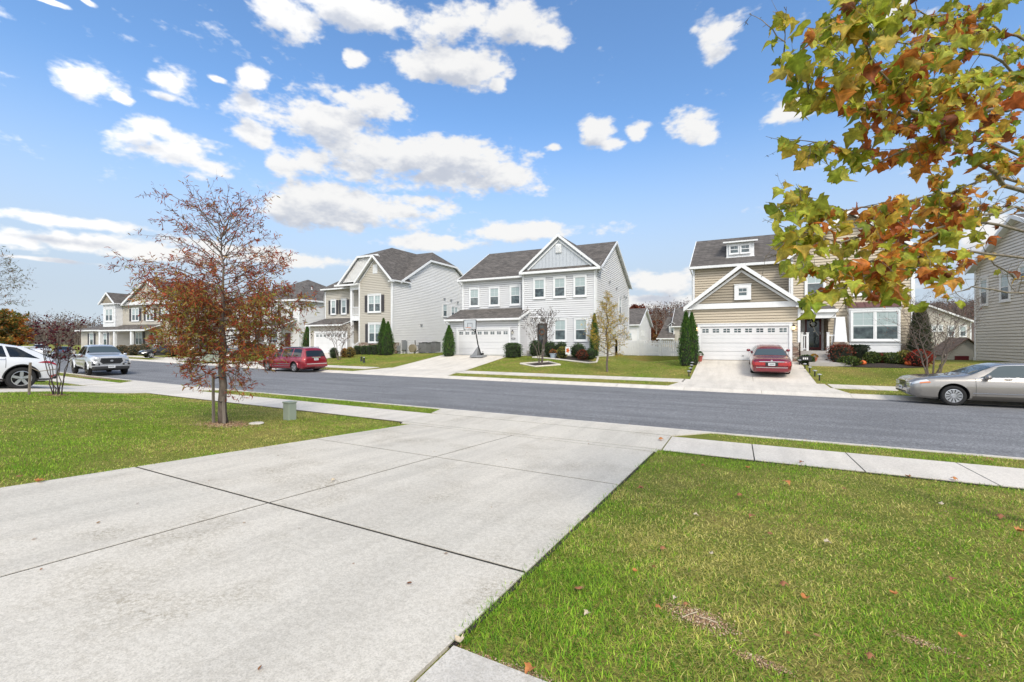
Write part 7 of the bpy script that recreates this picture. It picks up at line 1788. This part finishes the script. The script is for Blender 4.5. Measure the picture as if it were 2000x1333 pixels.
warp = gr.nodes.new('ShaderNodeTexNoise'); warp.inputs['Scale'].default_value = 7; warp.inputs['Detail'].default_value = 3; GL(gi.outputs[1], warp.inputs['Vector'])
wv = gr.nodes.new('ShaderNodeVectorMath'); wv.operation = 'MULTIPLY_ADD'; GL(warp.outputs['Color'], wv.inputs[0]); wv.inputs[1].default_value = (.035, .035, 0); wv.inputs[2].default_value = (-.0175, -.0175, 0)
wa = gr.nodes.new('ShaderNodeVectorMath'); wa.operation = 'ADD'; GL(gi.outputs[0], wa.inputs[0]); GL(wv.outputs[0], wa.inputs[1])
for azc, elc, ra, re_ in BL:
    m_ = gr.nodes.new('ShaderNodeVectorMath'); m_.operation = 'MULTIPLY_ADD'; GL(wa.outputs[0], m_.inputs[0]); m_.inputs[1].default_value = (1 / ra, 1 / re_, 0); m_.inputs[2].default_value = (-azc / ra, -elc / re_, 0)
    ln = gr.nodes.new('ShaderNodeVectorMath'); ln.operation = 'LENGTH'; GL(m_.outputs[0], ln.inputs[0])
    if prev is None: prev = ln.outputs['Value']
    else:
        mn = gr.nodes.new('ShaderNodeMath'); mn.operation = 'SMOOTH_MIN'; mn.inputs[2].default_value = .22; GL(prev, mn.inputs[0]); GL(ln.outputs['Value'], mn.inputs[1]); prev = mn.outputs[0]
mp = gr.nodes.new('ShaderNodeMapping'); mp.inputs['Scale'].default_value = (1, 1, 1.9); GL(gi.outputs[1], mp.inputs['Vector'])
n1 = gr.nodes.new('ShaderNodeTexNoise'); n1.inputs['Scale'].default_value = 9; n1.inputs['Detail'].default_value = 4; n1.inputs['Roughness'].default_value = .64; GL(mp.outputs[0], n1.inputs['Vector'])
a1 = gr.nodes.new('ShaderNodeMath'); a1.operation = 'MULTIPLY_ADD'; GL(n1.outputs['Fac'], a1.inputs[0]); a1.inputs[1].default_value = 2.6; a1.inputs[2].default_value = -1.78
n2 = gr.nodes.new('ShaderNodeTexNoise'); n2.inputs['Scale'].default_value = 38; n2.inputs['Detail'].default_value = 5; n2.inputs['Roughness'].default_value = .6; GL(mp.outputs[0], n2.inputs['Vector'])
a2 = gr.nodes.new('ShaderNodeMath'); a2.operation = 'MULTIPLY_ADD'; GL(n2.outputs['Fac'], a2.inputs[0]); a2.inputs[1].default_value = .9; GL(a1.outputs[0], a2.inputs[2]); a1 = a2
b1 = gr.nodes.new('ShaderNodeMath'); b1.operation = 'SUBTRACT'; b1.inputs[0].default_value = 1.0; GL(prev, b1.inputs[1])
b2 = gr.nodes.new('ShaderNodeMath'); b2.operation = 'ADD'; GL(b1.outputs[0], b2.inputs[0]); GL(a1.outputs[0], b2.inputs[1]); GL(b2.outputs[0], go.inputs[0])
def dens(dv, dd):
    x = wn('ShaderNodeGroup'); x.node_tree = gr
    if dv is None: WL(ae.outputs[0], x.inputs[0]); WL(tc.outputs['Generated'], x.inputs[1])
    else:
        a = wn('ShaderNodeVectorMath', operation='ADD'); WL(ae.outputs[0], a.inputs[0]); a.inputs[1].default_value = dv; WL(a.outputs[0], x.inputs[0])
        b = wn('ShaderNodeVectorMath', operation='ADD'); WL(tc.outputs['Generated'], b.inputs[0]); b.inputs[1].default_value = dd; WL(b.outputs[0], x.inputs[1])
    return x.outputs[0]
def ss(v, a, b):
    x = wn('ShaderNodeMapRange', interpolation_type='SMOOTHSTEP'); WL(v, x.inputs[0]); x.inputs[1].default_value = a; x.inputs[2].default_value = b; return x.outputs[0]
d0 = dens(None, None); d1 = dens((.012, .032, 0), (.012, 0, .032))
alpha = ss(d0, -.12, .44)
up = ss(el, R(1), R(4)); alpha = mth('MULTIPLY', alpha, up)
alpha = mth('MULTIPLY', alpha, .96)
shade = ss(d1, .05, 1.05)            # thick cloud above this spot: grey underside
low = ss(el, R(22), R(5))
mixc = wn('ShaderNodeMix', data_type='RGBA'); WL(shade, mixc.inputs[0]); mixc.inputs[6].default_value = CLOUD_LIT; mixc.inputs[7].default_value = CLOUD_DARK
bg = wn('ShaderNodeBackground'); bg.inputs['Strength'].default_value = SKY_STR; WL(hs.outputs[0], bg.inputs['Color'])
# thin whitish veil low in the sky
veil = ss(el, R(27), R(4))
bgv = wn('ShaderNodeBackground'); bgv.inputs['Color'].default_value = VEIL; bgv.inputs['Strength'].default_value = 1
mv = wn('ShaderNodeMixShader'); WL(mth('MULTIPLY', veil, VEIL_A), mv.inputs[0]); WL(bg.outputs[0], mv.inputs[1]); WL(bgv.outputs[0], mv.inputs[2])
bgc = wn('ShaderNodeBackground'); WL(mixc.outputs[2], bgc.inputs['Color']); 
# unseen clouds behind the camera get added glow, off the sun, to fill walls
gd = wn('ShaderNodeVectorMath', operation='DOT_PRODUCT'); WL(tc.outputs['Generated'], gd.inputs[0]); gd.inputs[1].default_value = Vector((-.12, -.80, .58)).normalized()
WL(mth('MULTIPLY_ADD', ss(gd.outputs['Value'], -.25, .9), FILL_GLOW, 1.0), bgc.inputs['Strength'])
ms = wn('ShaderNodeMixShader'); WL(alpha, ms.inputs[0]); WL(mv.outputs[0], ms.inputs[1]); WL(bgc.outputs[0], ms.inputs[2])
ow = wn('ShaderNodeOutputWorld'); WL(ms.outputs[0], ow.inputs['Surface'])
w.cycles.sampling_method = 'MANUAL'; w.cycles.sample_map_resolution = 512

L = bpy.data.lights.new('sun', 'SUN'); L.energy = SUN_E; L.angle = R(SUN_ANG); L.color = (1, .93, .82)
lo = bpy.data.objects.new('sun', L); COL.objects.link(lo)
sd = Vector((math.sin(SUN_AZ) * math.cos(SUN_EL), math.cos(SUN_AZ) * math.cos(SUN_EL), math.sin(SUN_EL)))
lo.rotation_euler = sd.to_track_quat('Z', 'Y').to_euler(); lo.location = (0, 0, 40)

cam = bpy.data.cameras.new('camera'); co = bpy.data.objects.new('camera', cam); COL.objects.link(co)
cam.sensor_width = 36; cam.lens = F / 2000 * 36; cam.clip_start = .05; cam.clip_end = 4000
co.location = (0, 0, EYE); co.rotation_euler = (R(90), 0, YAW); scene.camera = co
scene.view_settings.view_transform = 'Standard'; scene.view_settings.look = 'None'; scene.view_settings.exposure = EXPOSURE; scene.view_settings.gamma = 1
scene.cycles.max_bounces = 6; scene.cycles.diffuse_bounces = 3; scene.cycles.glossy_bounces = 3; scene.cycles.transparent_max_bounces = 8; scene.cycles.transmission_bounces = 4
scene.cycles.use_denoising = True
